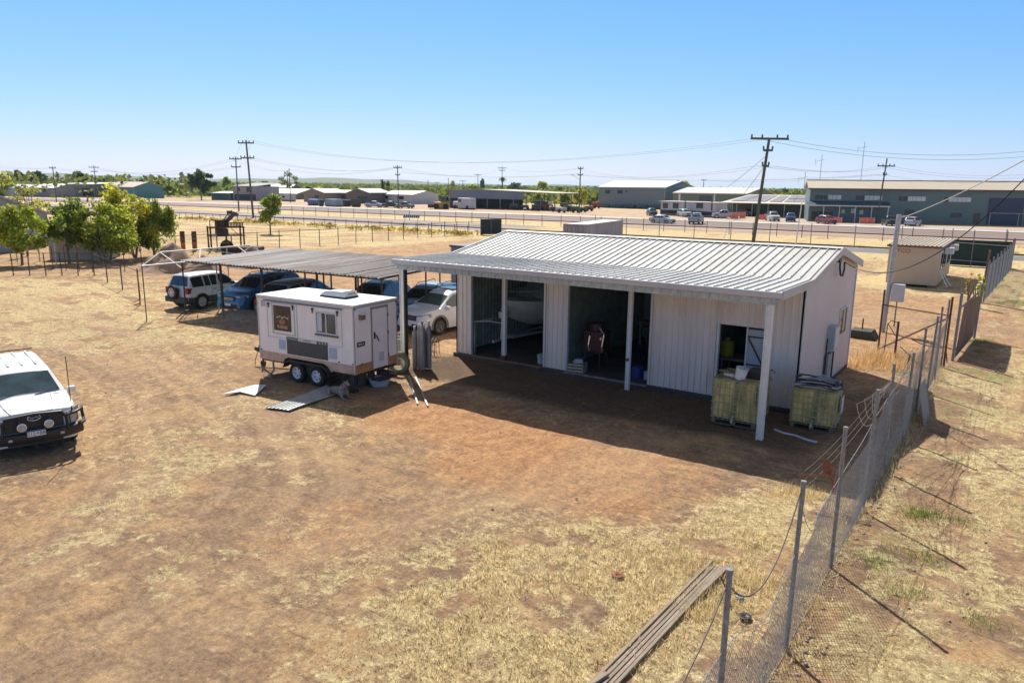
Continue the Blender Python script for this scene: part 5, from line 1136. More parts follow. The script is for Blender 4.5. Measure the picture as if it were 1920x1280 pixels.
# ---------------------------------------------------------------- right boundary fence (chain link)
WIRE=pm('galvanised_fence_wire',(.40,.395,.38),.5,.3,.15,9)
def chain(mb,P,h0,h1,cell=.075,r=.0032,lean=None):
    """P(s)->(x,y) along total length; two families of diagonals"""
    pass
def chainlink(name,parent,a,b,hf,cell=.08,r=.003,seg=.45,bot=.03,bulge=None,mat=WIRE):
    a=Vector(a); b=Vector(b); L_=(b-a).length; u=(b-a).normalized(); nrm=Vector((-u.y,u.x,0)); mb=MB()
    H=max(hf(L_*k/40) for k in range(41))
    def P(s,z):
        h=hf(s); zz=min(z,h); off=(bulge(s,zz) if bulge else 0); return a+u*s+nrm*off+Vector((0,0,bot+zz))
    n=int((L_+H)/cell)
    for sgn in (1,-1):
        for k in range(n+1):
            s0=-H+k*cell if sgn>0 else k*cell
            pts=[]; z=0
            m=int(H/.25)+1
            for j in range(m+1):
                z=H*j/m; s=s0+sgn*z
                if 0<=s<=L_ and z<=hf(s)+.02: pts.append(P(s,z))
            if len(pts)>=2: mb.tube(pts,r,3,False)
    for zf in (0,1):
        pts=[P(L_*k/60,hf(L_*k/60)*zf) for k in range(61)]; mb.tube(pts,r*1.4,4,False)
    return mb.build(name,mat,parent)
FX=14.67; ys=[-13.95,-11.2,-8.52,-5.78,-3.25,-.65,1.95,4.4,6.6,8.6]
FN=thing('chain_link_fence','sagging galvanised chain link boundary fence with leaning posts on the right','fence',(0,0,0))
for i,y in enumerate(ys):
    lx=[.0,.02,0,.03,-.05,.04,.0,.05,-.03,0][i]; mb=MB(); mb.tube([(FX,y,-.05),(FX+lx,y+.02,2.36 if i!=5 else 2.15)],.031,10); ps=mb.build('post',GALVW,FN,smooth=True)
    mb=MB(); mb.tube([(FX+lx,y+.02,2.36 if i!=5 else 2.15),(FX+lx,y+.02,2.40 if i!=5 else 2.19)],.036,10); mb.build('post_cap',GALVW,ps)
def hf(s):
    y=s-16.5; v=1.45+.35*sm(-9,-5,y)+.08*math.sin(y*1.3)-.35*math.exp(-((y+12.6)/.8)**2)
    return float(v)
BLG=lambda s,z:.05*math.sin(s*1.1)*math.sin(z*2)
chainlink('wire_mesh',FN,(FX,-16.5,0),(FX,-5.78,0),hf,cell=.10,r=.0036,bulge=BLG)
chainlink('wire_mesh',FN,(FX,-5.78,0),(FX,8.6,0),lambda s:hf(s+10.72),cell=.15,r=.0030,bulge=lambda s,z:BLG(s+10.72,z))
mb=MB()
for k,(dx,z) in enumerate(((-.0,2.30),(-.05,2.1),(-.02,1.9))):
    for i in range(3,len(ys)-1): mb.tube([p+Vector((dx,0,0)) for p in sag((FX,ys[i],z),(FX,ys[i+1],z-.02),.06+.05*((i+k)%3),8)],.0045,4,False)
mb.tube(sag((FX,ys[0],2.25),(FX,ys[1],2.25),.62,14),.009,5,False)
mb.tube(sag((FX,-17,1.9),(FX-.02,ys[0],2.2),.35,14),.008,5,False)
mb.tube(sag((FX,ys[1],2.2),(FX,ys[2],2.1),.9,10),.0045,4,False)
mb.build('barbed_wire',pm('rusty_barbed_wire',(.16,.11,.09),.7,.1,.2,9),FN)
# collapsed tangle of netting draped on the inner side of the posts
mb=MB()
for k in range(46):
    y=rnd.uniform(-5.6,2.4); z=rnd.uniform(1.1,2.15); x=FX-rnd.uniform(.02,.3)*(2.4-z); l=rnd.uniform(.5,1.8)
    pts=[Vector((x,y,z))]; 
    for j in range(4): pts.append(pts[-1]+Vector((rnd.uniform(-.06,.06),l/4,rnd.uniform(-.12,.14))))
    mb.tube(pts,.004,3,False)
for k in range(5):
    mb.tube(sag((FX-.02,-5.78,2.2-.12*k),(FX-.1-.15*k,-3.25,1.95-.14*k),.05*k,6)+sag((FX-.1-.15*k,-3.25,1.95-.14*k),(FX-.03,-.65,2.0-.1*k),.04,6)[1:],.005,3,False)
for k in range(3): mb.tube(sag((FX-.02,-5.78,2.25-.15*k),(FX-1.05,-6.1+.1*k,.65-.2*k),.1,8),.006,4,False)
mb.build('loose_wire',pm('weathered_loose_wire',(.27,.24,.21),.7,.1,.3,9),FN)
mb=MB(); mb.tube([(FX-1.1,-6.15,.55),(FX-.4,-6.0,.72)],.02,5); mb.face([(FX-.75,-5.95,.95),(FX-.55,-5.98,.85),(FX-.6,-6.0,.6),(FX-.75,-6.0,.72)]); mb.face([(FX-.6,-5.95,.58),(FX-.42,-5.95,.48),(FX-.5,-5.95,.25)]); tag(mb.build('rusty_wire_sign',RUSTR),'rust red torn scrap hanging on the slack fence wires','scrap')
# corrugated sheet leaning on the fence outside
g_=Vector((FX+.06,.7,0)); o=thing('leaning_roof_sheet','dull grey corrugated sheet leaning low on the boundary fence','metal sheet',(g_.x,g_.y,0),0)
mb=MB(); P=[]
for t in (0,1): P.append([(.28-.22*t,k*.022,1.05*t+.01*math.sin(k*.9)) for k in range(0,60)])
mb.grid(P); mb.build('sheet',pm('dull_blue_grey_sheet',(.19,.21,.23),.6,.2,.2,3),o)
# tin clad gate section then far run of fence
TG=thing('brown_tin_gate','brown corrugated tin gate panel hung at the fence corner','gate',(0,0,0)); BRT=pm('brown_tin',(.15,.095,.07),.6,.1,.2,2,col2=(.26,.12,.05),thr=(.5,.7))
pb=Vector((14.95,10.2,.1)); pe=Vector((15.2,15.6,.1)); mb=MB(); n=90; P=[]
for z in (0,1,2): P.append([pb.lerp(pe,k/n)+Vector((.02*math.sin(k*1.6)+.04*z,0,z*.98-(.25*abs(k/n)**2 if z==2 else 0))) for k in range(n+1)])
mb.grid(P); mb.build('tin_cladding',BRT,TG,smooth=True,angle=80)
mb=MB(); mb.tube([(14.9,10.1,0),(14.92,10.1,2.5)],.05,8); mb.build('gate_post',GALVW,TG); mb=MB(); mb.tube([(15.25,15.7,0),(15.28,15.7,2.3)],.05,8); mb.build('gate_post',GALVW,TG)
mb=MB(); 
for z in (.35,1.9): mb.tube([pb+Vector((-.06,0,z-.1)),pe+Vector((-.04,0,z-.1))],.03,6)
mb.build('gate_rail',DARKP,TG)
mb=MB(); mb.tube([(15.0,9.4,1.9),(15.3,9.45,2.0),(15.5,9.6,1.9)],.02,5)
F2=thing('silver_chain_fence','silver chain link fence running away beyond the cream cabin','fence',(0,0,0))
fa=Vector((14.95,28.3,0)); fb=Vector((15.7,50,0))
for k in range(9):
    p=fa.lerp(fb,k/8); mb=MB(); mb.tube([p,p+Vector((.05,0,2.35))],.04,8); mb.build('post',GALVW,F2)
chainlink('wire_mesh',F2,fa,fb,lambda s:1.95,cell=.12,r=.007,mat=GALV)
mb=MB(); mb.beam(fa+Vector((-.1,-.5,0)),fa+Vector((.0,-.5,2.9)),.35,.1); mb.build('end_panel',BRT,F2); mb=MB(); mb.beam(fb+Vector((0,.3,0)),fb+Vector((0,.3,2.5)),.4,.1); mb.build('end_panel',BRT,F2)
F3=thing('shade_cloth_fence','dark green shade cloth fence with pale rails behind the cream cabin','fence',(0,0,0))
ca_=G(1790,495); cb_=Vector((15.6,51.5,0)); ca_=Vector((10.8,51.5,0))
mb=MB(); mb.box(ca_.x,51.5,.05,cb_.x,51.52,2.15); mb.build('cloth',pm('dark_green_cloth',(.025,.045,.04),.9,0,.2,3),F3)
for x in (10.8,12.9,15.6): mb=MB(); mb.tube([(x,51.44,0),(x,51.44,2.9 if x==12.9 else 2.3)],.035,6); mb.build('post',GALVW,F3)
mb=MB(); mb.tube([(10.8,51.42,.5),(15.6,51.42,.35)],.035,6); mb.tube([(10.8,51.42,1.95),(15.6,51.42,1.8)],.035,6); mb.build('rail',GALV,F3)
# broken timber stack in the foreground
tb=thing('slat_bundle','long weathered timber slat bundle lying beside the foreground fence post','timber',(0,0,0))
for k in range(5):
    x=13.04+.064*k; mb=MB()
    for (y0,y1,dz) in ((-9.5-.07*(k*3%4),-13.8,.05),): mb.beam((x+.02*math.sin(k),y0,dz),(x-.16,y1,dz-.03-.012*(k%2)),.043,.035)
    mb.build('slat',WOODG,tb)
mb=MB(); mb.beam((13.32,-9.5,.04),(13.2,-11.2,.03),.05,.05); mb.build('bearer',WOODG,tb)
mb=MB(); mb.beam(G(1138,1262,.06),G(1095,1290,.06),.06,.04); tag(mb.build('loose_timber',WOODG),'single loose weathered slat at the bottom edge of the picture','timber')
# bits of litter: cable ring, stones along the fence
for (px,py,r,lb,m) in ((1397,1155,.09,'small black pot lid lying in the dry grass inside the fence',BLACKP),(1388,1118,.06,'blue scrap of plastic by the fence post',pm('blue_scrap',(.1,.2,.35),.5)),(1158,1077,.10,'rusty twist of steel strap on the dry grass',RUSTR)):
    g_=G(px,py,.02); mb=MB(); mb.lathe([(r*.5,.0),(r,.01),(r*1.05,.03),(r*.8,.035),(r*.3,.02)],(g_.x,g_.y,.0),9); tag(mb.build('scrap_ring' if r>.07 else 'plastic_scrap',m,smooth=True),lb,'litter')
mb=MB(); g1=G(1415,1100,.02); mb.tube([G(1352,1080,.35),G(1362,1105,.05),G(1385,1115,.03)],.012,5); tag(mb.build('dropped_wire',DARKP),'loop of dark wire fallen from the nearest fence post','wire')
# stones
SV=[];SF=[]
def stone(x,y,z,r,V,Fc):
    i=len(V); 
    for (a,b,c) in ((1,0,0),(-1,0,0),(0,1,0),(0,-1,0),(0,0,1),(0,0,-.4)): q=rnd.uniform(.6,1.2)*r; V.append((x+a*q,y+b*q,z+c*q*.7))
    for f in ((0,2,4),(2,1,4),(1,3,4),(3,0,4),(2,0,5),(1,2,5),(3,1,5),(0,3,5)): Fc.append([i+k for k in f])
for k in range(420): y=rnd.uniform(-13,3); stone(FX+.12+rnd.gauss(0,.14),y,0.01,rnd.uniform(.012,.05),SV,SF)
for k in range(2600): stone(rnd.uniform(-12,18),rnd.uniform(-14.5,2),.005,rnd.uniform(.006,.022)*(1 if rnd.random()<.95 else 2),SV,SF)
tag(raw('loose_stones',np.array(SV),np.array(SF),pm('pale_and_brown_stones',(.36,.29,.23),.9,0,.5,2.5)),kind='stuff')
# ---------------------------------------------------------------- vegetation helpers
LEAF=pm('green_foliage',(.27,.32,.07),.6,0,.15,2,spec=.25,leaf=True)
BARK=pm('grey_brown_bark',(.17,.13,.10),.9,0,.3,8,.2,30,stretch=(1,1,.2)); BARKW=pm('pale_bark',(.42,.38,.33),.85,0,.2,6)
def leafcards(C,size,seed,tint,flat=.55):
    """C (n,3) centres -> quads with random orientation"""
    r=np.random.default_rng(seed); n=len(C); a=r.normal(size=(n,3)); a/=np.linalg.norm(a,axis=1)[:,None]; b=r.normal(size=(n,3)); b-= (b*a).sum(1)[:,None]*a; b/=np.linalg.norm(b,axis=1)[:,None]
    s=size*r.uniform(.55,1.25,n)[:,None]
    V=np.stack([C-a*s*.5,C+b*s*flat*.5,C+a*s*.5,C-b*s*flat*.5],1).reshape(-1,3); Fq=np.arange(4*n).reshape(n,4); T=np.repeat(tint,4,axis=0); return V,Fq,T
def crownpts(n,h,rad,z0,seed,lobes=9,gap=.5):
    r=np.random.default_rng(seed); out=[];tin=[]
    L_=[]
    for k in range(lobes):
        a=r.uniform(0,2*PI); q=r.uniform(.2,.80)*rad; zc=z0+(h-z0)*r.uniform(.14,.86)*(1.08-.3*q/rad); sc=r.uniform(.20,.44)
        if k==0: q=0; zc=z0+(h-z0)*.72
        L_.append((q*math.cos(a),q*math.sin(a),zc,rad*sc,(h-z0)*sc*.62*r.uniform(.7,1.1),r.uniform(.6,1.25)))
    w=np.array([l[3]**2*l[4] for l in L_])**.66; w/=w.sum()
    for l,ww in zip(L_,w):
        m=max(6,int(n*ww)); d=r.normal(size=(m,3)); d/=np.linalg.norm(d,axis=1)[:,None]; rr=r.uniform(.35,1.05,m)**.6
        sub=r.normal(size=(max(3,m//14),3)); sub/=np.linalg.norm(sub,axis=1)[:,None]
        d=d*.45+sub[r.integers(0,len(sub),m)]*.75
        p=d*rr[:,None]*np.array([l[3],l[3],l[4]])+np.array(l[:3]); out.append(p)
        t=l[5]*r.uniform(.55,1.45,m)*1.08; tin.append(t)
    P=np.concatenate(out); t=np.concatenate(tin); P[:,2]=np.clip(P[:,2],z0*.6,h*1.02)
    return P,t,L_
TREEN=[0]
def tree(label,px=None,by=None,ty=None,wpx=None,kind='bright',n=900,leaf=.3,lobes=10,z0f=.3,group=None,pos=None,h=None,rad=None,name='tree',stems=1,trunk=True,bark=None,dens=1.,cat='tree'):
    TREEN[0]+=1; seed=100+TREEN[0]
    if pos is None: pos=G(px,by); depth=float((np.array(pos)-CAM)@_fw); h=HG(px,by,ty); rad=wpx*depth/F_
    t=thing(name,label,cat,(pos[0],pos[1],0),rnd.uniform(0,6),group)
    P,tn,L_=crownpts(int(n*dens),h,rad,h*z0f,seed,lobes); r=np.random.default_rng(seed+1)
    hue={'bright':((2.3,1.9,.8),(.7,.95,.8)),'dark':((.55,.62,.7),(.36,.46,.6)),'mid':((1.5,1.45,.9),(.5,.68,.75)),'olive':((2.2,1.7,1.2),(.9,.9,1.2)),'yellow':((2.9,2.1,.8),(1.2,1.25,.8)),'grey':((1.0,.9,1.5),(.8,.75,1.5)),'brown':((2.0,1.1,1.2),(1.2,.8,1.2))}[kind]
    m=np.clip(r.normal(.5,.3,len(P)),0,1)[:,None]; T=(np.array(hue[0])*m+np.array(hue[1])*(1-m))*tn[:,None]
    V,Fq,T=leafcards(P,leaf,seed+2,T); raw('crown',V,Fq,LEAF,t,T)
    if trunk:
        bk=bark or BARK; mb=MB(); R0=max(.05,h*.022)
        for s in range(stems):
            a=rnd.uniform(0,6) if stems>1 else 0; o=Vector((.12*s*math.cos(a),.12*s*math.sin(a),0)); lean=Vector((math.cos(a),math.sin(a),0))*(.09*h if stems>1 else .02*h)
            mb.tube([o,o+lean*.5+Vector((0,0,h*.25)),o+lean+Vector((0,0,h*.5)),o+lean*1.2+Vector((0,0,h*.8))],[R0*(1 if stems<2 else .7),R0*.75,R0*.5,R0*.15],7)
        for l in L_[:min(7,len(L_))]:
            c=Vector(l[:3]); st=Vector((0,0,max(.15,min(h*.45,c.z*.55)))); mb.tube([st,st.lerp(c,.5)+Vector((0,0,-.06*h*.3)),c],[R0*.5,R0*.3,R0*.1],5)
        mb.build('trunk',bk,t,smooth=True)
    return t
# left garden trees
tree('bright leafy tree at the far left standing before the grey roofed shed',42,497,382,50,'bright',5600,.28,16,.22,'leafy trees along the left yard fence')
tree('darker leafy tree left of the pale garden shed wall',130,493,374,50,'mid',5600,.28,15,.22,'leafy trees along the left yard fence')
tree('broad multi stemmed leafy tree in front of the pale garden shed',200,492,370,56,'bright',7600,.28,20,.14,'leafy trees along the left yard fence',stems=4)
tree('tallest yellow green tree right of the multi stemmed tree',255,483,338,46,'yellow',6400,.28,20,.12,'leafy trees along the left yard fence',stems=2)
tree('bushy dark green tree overhanging the dirt pile',290,481,362,42,'mid',7600,.28,20,.02,'leafy trees along the left yard fence')
tree('lone small round tree in the dry paddock before the tall pole',507,439,366,27,'mid',2400,.42,13,.28)
tree('large pale green tree cut by the left picture edge',-8,425,300,40,'olive',1600,.5,10,.15)
tree('straggly grey green shrub tree over the grey shed roof',55,412,346,40,'olive',1500,.42,12,.1,stems=3)
tree('thin sapling between the grey shed roof and the leafy trees',52,480,372,10,'bright',200,.3,6,.5,bark=BARKW)
# castor-like saplings by right fence
tree('yellow green sapling at the end of the silver fence',1842,500,452,13,'yellow',160,.26,7,.4,group='saplings by the right fence',name='sapling',cat='sapling')
tree('small sapling with drooping leaves beside the silver fence post',1868,500,452,12,'bright',120,.26,6,.4,group='saplings by the right fence',name='sapling',cat='sapling')
tree('taller leggy weed beside the brown tin gate',1836,578,505,15,'bright',150,.2,7,.25,group='saplings by the right fence',name='sapling',stems=3,cat='sapling')
tree('reddish dead weed beside the brown tin gate',1812,574,506,9,'brown',90,.16,5,.25,group='saplings by the right fence',name='sapling',stems=2,cat='sapling')
# distant individual trees
FAR=[(378,375,316,30,'dark','dense dark round tree left of the green lean-to'),(540,366,316,24,'grey','sparse bare-branched tree behind the low brick house'),(497,366,338,10,'dark','dark tree between the two storey block and the sparse tree'),
(720,376,333,14,'grey','thin pale grey tree behind the parked utes'),(716,372,352,12,'yellow','yellow green bush below the thin grey tree'),(85,365,322,13,'dark','dark tree right of the first street pole'),(70,366,320,12,'dark','dark tree crown left of the first street pole'),
(152,366,319,16,'dark','tall dark tree above the grey house'),(190,368,332,18,'mid','green tree between the grey house and the teal house'),(215,360,330,14,'mid','rounded green tree above the cream roof'),(268,368,336,12,'dark','dark green tree right of the teal house'),
(300,369,334,16,'mid','green tree before the far wood on the left'),(320,369,345,10,'bright','bright low tree beside the pale road'),(40,362,318,10,'dark','dark tree over the white roofs'),(18,368,345,16,'bright','bright green shrub in front of the white roofs'),
(425,366,333,9,'bright','yellow green tree right of the dense round tree'),(575,372,350,12,'mid','green tree beside the brown house'),(905,362,332,5,'dark','slim dark palm-like tree behind the machinery shed'),(888,368,346,16,'bright','bright bushy tree behind the machinery shed roof'),
(968,366,341,22,'dark','dark spreading tree behind the machinery shed roof'),(1018,366,340,17,'yellow','olive yellow tree behind the open shed bay'),(1045,366,350,9,'mid','small rounded tree right of the olive tree'),(849,362,339,6,'yellow','yellow topped small tree left of the machinery shed'),
(1060,385,355,12,'olive','olive shrub beneath the lamp pole'),(1090,388,352,13,'yellow','dry yellow tree left of the big blue grey shed'),(1010,386,362,12,'bright','green shrub seen through the open shed bay'),
(1277,374,339,19,'mid','rounded green tree above the middle green shed'),(1355,372,350,8,'grey','grey thin tree right of the rounded green tree'),(1405,372,354,12,'mid','green tree left of the leaning power pole'),(1442,372,354,16,'bright','bright green tree right of the leaning power pole'),
(1470,372,353,8,'dark','dark narrow tree above the solar roof'),(1496,373,355,12,'bright','bright green tree beside the big green building'),(1330,372,351,6,'dark','small dark tree above the green shed ridge'),
(117,350,340,12,'grey','low greyish tree on the skyline'),(600,366,350,14,'yellow','yellow green tree behind the brown house roof'),(655,366,350,8,'yellow','small yellow tree between the house roofs'),(785,376,352,10,'bright','bright shrub behind the white cottage')]
for (px,by,ty,w_,k,lb) in FAR:
    g_=G(px,by); D=(Vector(CAM)-g_).length
    tree(lb,px,by,ty,w_,k,420 if k=='grey' else 1100,min(2.4,.4+D/230)*(.6 if k=='grey' else 1),9,.18 if k!='grey' else .3,'distant town trees')
# palm
def palm(label,px,by,ty,wpx):
    g_=G(px,by); h=HG(px,by,ty); D=float((np.array(g_)-CAM)@_fw); r_=wpx*D/F_; t=thing('palm_tree',label,'palm tree',(g_.x,g_.y,0)); mb=MB(); mb.tube([(0,0,0),(.1,0,h*.8)],[.25,.18],6); mb.build('trunk',BARK,t)
    V=[];T=[]
    for k in range(60):
        a=rnd.uniform(0,6.28); e=rnd.uniform(-.4,1.2); q=Vector((math.cos(a)*math.cos(e),math.sin(a)*math.cos(e),math.sin(e)*.9))*r_; side=Vector((-math.sin(a),math.cos(a),0))*r_*.14; c=Vector((0,0,h*.82)); m_=c+q*.6+Vector((0,0,.1*r_)); e_=c+q+Vector((0,0,-.25*r_)); V+=[c,m_+side,e_,m_-side]; T+=[(.55,.7,.7)]*4
    raw('crown',np.array([tuple(v) for v in V]),np.arange(len(V)).reshape(-1,4),LEAF,t,np.array(T))
palm('fan palm rising behind the machinery shed beside a power pole',942,372,330,9)
# far wood
def scatter_bush(n,fn,seed):
    r=np.random.default_rng(seed); C=[];S=[];T=[]
    for k in range(n):
        x,y,sz=fn(r); m=12; d=r.normal(size=(m,3)); d/=np.linalg.norm(d,axis=1)[:,None]; d[:,2]=abs(d[:,2])
        zz=np.interp(math.hypot(x-16,y+20),[0,2600,5200],[0,0,1]); ang_=math.degrees(math.atan2(y+20,x-16))
        C.append(d*np.array([sz,sz,sz*.8])+np.array([x,y,.2])); S.append(np.full(m,sz*1.1)); t=r.uniform(.5,1.2); q=r.uniform(0,1); T.append(np.tile((np.array([.85,.9,.9])*(1-q)+np.array([1.2,1.05,.8])*q)*t*.8,(m,1)))
    return np.concatenate(C),np.concatenate(S),np.concatenate(T)
def fwood(r):
    d=190+2300*r.random()**1.5; a=r.uniform(98,163); a=math.radians(a); 
    return 16+d*math.cos(a)*1.0,-20+d*math.sin(a)+60,r.uniform(1.6,3.2)*(1+d/900)
C,S,T=scatter_bush(9000,fwood,77); V,Fq,T2=leafcards(C,1.0,78,T,.75)
cen=np.repeat(C,4,axis=0); V=cen+(V-cen)*np.repeat(S,4)[:,None]
# keep the wood clear of the town buildings and roads
keep=(C[:,1]>215)|((C[:,1]>190)&(C[:,0]<-150)); kk=np.repeat(keep,4); idx=np.cumsum(kk)-1; Fk=idx[Fq[keep]]
tag(raw('distant_scrub',V[kk],Fk,LEAF,None,T2[kk]),kind='stuff')
def ftown(r):
    a=math.radians(r.uniform(147,167)); d=r.uniform(330,620); return 16+d*math.cos(a),-20+d*math.sin(a),r.uniform(2.6,4.6)
C,S,T=scatter_bush(420,ftown,91); C[:,2]*=2.7; V,Fq,T2=leafcards(C,1.0,92,T*.8,.75); cen=np.repeat(C,4,axis=0); V=cen+(V-cen)*np.repeat(S*.55,4)[:,None]
tag(raw('distant_wood',V,Fq,LEAF,None,T2),kind='stuff')
# dry scrub along the far paddock fence
def fence_scrub(r):
    return r.uniform(-100,-40),52+r.normal(0,1.0),r.uniform(.2,.55)
C,S,T=scatter_bush(260,fence_scrub,5); V,Fq,T2=leafcards(C,1.0,6,T*np.array([2.4,1.6,2.0]),.4); cen=np.repeat(C,4,axis=0); V=cen+(V-cen)*np.repeat(S,4)[:,None]
tag(raw('dry_scrub',V,Fq,LEAF,None,T2),kind='stuff')
# ---------------------------------------------------------------- dry grass blades close to the camera
GRS=pm('dry_grass_blades',(.74,.62,.39),.8,0,.2,3,spec=.15,leaf=True)
def blades(name,N,xr,yr,hr,seed,tcol,which,mat=GRS,thr=.25,spread=.9):
    r=np.random.default_rng(seed); x=r.uniform(*xr,N); y=r.uniform(*yr,N); s,o,g,_,_2=zones(x,y); w=(s,o,g)[which]; w=w*(1-.85*np.exp(-((np.abs((y+9.3)+.28*(x-1)*(x>-4)))/1.3)**4)*(x<7)); k=r.random(N)<np.clip((w-thr)*1.6,0,1)
    ins=(x>-.3)&(x<12.6)&(y>-3.3)&(y<7); k&=~ins; x=x[k];y=y[k];n=len(x); h=r.uniform(*hr,n); a=r.uniform(0,2*PI,n); l=r.uniform(.2,1.0,n)*spread*h; wd=r.uniform(.003,.007,n)+h*.02
    B=np.stack([x,y,np.full(n,-.01)],1); dv=np.stack([np.cos(a),np.sin(a),np.zeros(n)],1); sv=np.stack([-np.sin(a),np.cos(a),np.zeros(n)],1)
    V=np.stack([B-sv*wd[:,None],B+sv*wd[:,None],B+dv*l[:,None]+np.array([0,0,1])*h[:,None]],1).reshape(-1,3); Fq=np.arange(3*n).reshape(n,3)
    t=np.array(tcol)*r.uniform(.6,1.35,n)[:,None]; return raw(name,V,Fq,mat,None,np.repeat(t,3,axis=0))
tag(blades('dry_grass',230000,(-6,18.5),(-15,-3),(.02,.075),1,(1.0,1.0,1.0),0,spread=1.6),kind='stuff')
tag(blades('dry_grass',150000,(-34,19),(-10,20),(.03,.12),2,(1.0,.98,.9),0,spread=1.2),kind='stuff')
tag(blades('dry_grass',60000,(3,16),(-15,-8),(.05,.16),3,(1.05,1.02,.95),0,thr=.62,spread=.8),kind='stuff')
tag(blades('green_weeds',60000,(0,24),(-15,34),(.03,.12),4,(.22,.42,.16),2,thr=.3,spread=.9),kind='stuff')
# tufts along fences
def tufts(name,pts,N,hr,seed,tcol,rad):
    r=np.random.default_rng(seed); P=np.array(pts)[r.integers(0,len(pts),N)]+r.normal(0,rad,(N,2)); n=N; h=r.uniform(*hr,n); a=r.uniform(0,2*PI,n); l=r.uniform(.1,.7,n)*h; wd=.003+h*.018
    B=np.stack([P[:,0],P[:,1],np.full(n,-.01)],1); dv=np.stack([np.cos(a),np.sin(a),np.zeros(n)],1); sv=np.stack([-np.sin(a),np.cos(a),np.zeros(n)],1)
    V=np.stack([B-sv*wd[:,None],B+sv*wd[:,None],B+dv*l[:,None]+np.array([0,0,1])*h[:,None]],1).reshape(-1,3); t=np.array(tcol)*r.uniform(.6,1.3,n)[:,None]
    return tag(raw(name,V,np.arange(3*n).reshape(n,3),GRS,None,np.repeat(t,3,axis=0)),kind='stuff')
line=lambda a,b,n:[(a[0]+(b[0]-a[0])*k/n,a[1]+(b[1]-a[1])*k/n) for k in range(n+1)]
tufts('dry_grass',line((14.6,-13.5),(14.65,9),60),7000,(.05,.2),11,(.95,.95,.85),.16)
tufts('dry_grass',[tuple(G(1420,1090))[:2],tuple(G(1345,1120))[:2],tuple(G(1290,1060))[:2],tuple(G(1515,930))[:2],tuple(G(1480,925))[:2],tuple(G(1310,1150))[:2]],1500,(.06,.22),12,(.95,.92,.78),.2)
tufts('dry_grass',line((12.2,7),(12.8,9.5),8)+line((13.4,7.2),(13.9,10),6),2600,(.12,.42),13,(1.0,.8,.62),.3)
tufts('green_weeds',[tuple(G(*q))[:2] for q in ((1640,1050),(1648,1060),(1680,1035),(1740,1050),(1715,965),(1728,964),(1745,965),(1842,1168),(1800,975),(1700,1110),(1655,680),(1670,695),(1690,700),(1740,690),(1820,640),(1840,660),(1850,640),(662,772),(690,770),(585,755),(596,752),(1310,842))],3600,(.03,.14),14,(.25,.5,.14),.16)
# ---------------------------------------------------------------- far buildings
def VP(px,py,A,B):
    d=_d(px,py); u=Vector((B-A)).normalized(); n=Vector((-u.y,u.x,0)); dd=Vector(d); C0=Vector(CAM); t=(A-C0).dot(n)/dd.dot(n); p=C0+dd*t; return (p-A).dot(u),p.z
def bld(name,label,a,b,depth,eave,ridge,wall,roof,rtype='gable',cat='building',over=.3,x1=None,group=None,ratio=.5):
    A=G(*a); B=G(*b); e=B-A; Ln=e.length; t=thing(name,label,cat,(A.x,A.y,0),math.atan2(e.y,e.x),group)
    if x1: Ln=x1
    t['_']=0; del t['_']
    ml=MB(); yr=depth*ratio
    if rtype=='gable':
        ml.prism([(0,0),(depth,0),(depth,eave),(yr,ridge),(0,eave)],0,Ln,'x'); ml.build('wall',wall,t)
        for (y0,z0,y1,z1) in ((-over,eave-over*(ridge-eave)/yr,yr,ridge),(yr,ridge,depth+over,eave-over*(ridge-eave)/(depth-yr))):
            mr=MB(); mr.prism([(y0,z0+.03),(y1,z1+.03),(y1,z1+.13),(y0,z0+.13)],-over,Ln+over,'x'); mr.build('roof',roof,t)
    elif rtype=='front':   # ridge perpendicular to the front
        ml.prism([(0,0),(Ln,0),(Ln,eave),(Ln/2,ridge),(0,eave)],0,depth,'y'); ml.build('wall',wall,t)
        for (x0,z0,x1_,z1) in ((-over,eave-over*(ridge-eave)/(Ln/2),Ln/2,ridge),(Ln/2,ridge,Ln+over,eave-over*(ridge-eave)/(Ln/2))):
            mr=MB(); mr.prism([(x0,z0+.03),(x1_,z1+.03),(x1_,z1+.15),(x0,z0+.15)],-over,depth+over,'y'); mr.build('roof',roof,t)
    elif rtype=='flat':
        ml.box(0,0,0,Ln,depth,eave); ml.build('wall',wall,t); mr=MB(); mr.prism([(-over,eave),(depth+over,ridge),(depth+over,ridge+.12),(-over,eave+.12)],-over,Ln+over,'x'); mr.build('roof',roof,t)
    ex_=(-over if rtype!='front' else 0)
    if rtype in('gable','flat'):
        mg=MB(); mg.box(-over,-over-.16,eave-.22 if rtype=='gable' else eave-.05,Ln+over,-over-.02,eave-.04 if rtype=='gable' else eave+.12); mg.build('gutter',BRW if name=='green_warehouse' else pm('pale_gutter',(.42,.42,.42),.5),t)
        for xx in (.05,Ln-.15): mg=MB(); mg.box(xx,-.1,0,xx+.1,-.003,eave-.1); mg.build('downpipe',pm('pale_gutter',(.42,.42,.42),.5),t)
    mg=MB(); mg.box(-.02,-.03,0,Ln+.02,-.001,.28); mg.build('dusty_plinth',pm('dusty_plinth',(.26,.19,.14),.9,0,.2,1),t)
    def feat(nm,px0,py0,px1,py1,mat,out=.05,frame=None,panes=0):
        s0,z1=VP(px0,py0,A,B); s1,z0=VP(px1,py1,A,B); m_=MB(); m_.box(s0,-out,max(z0,.02),s1,-.002,z1); o=m_.build(nm,mat,t)
        return o
    t_=t; return t,A,B,feat,Ln
BRW=pm('brown_trim',(.13,.06,.05),.6)
SG=pm('grey_green_sheet',(.125,.18,.17),.6,0,.06,.4,stretch=(1,1,.2)); CRF=pm('cream_tan_roof',(.52,.44,.33),.5,.05,.06,.5); CRW=pm('faded_cream_roof',(.62,.56,.48),.5,0,.06,.5)
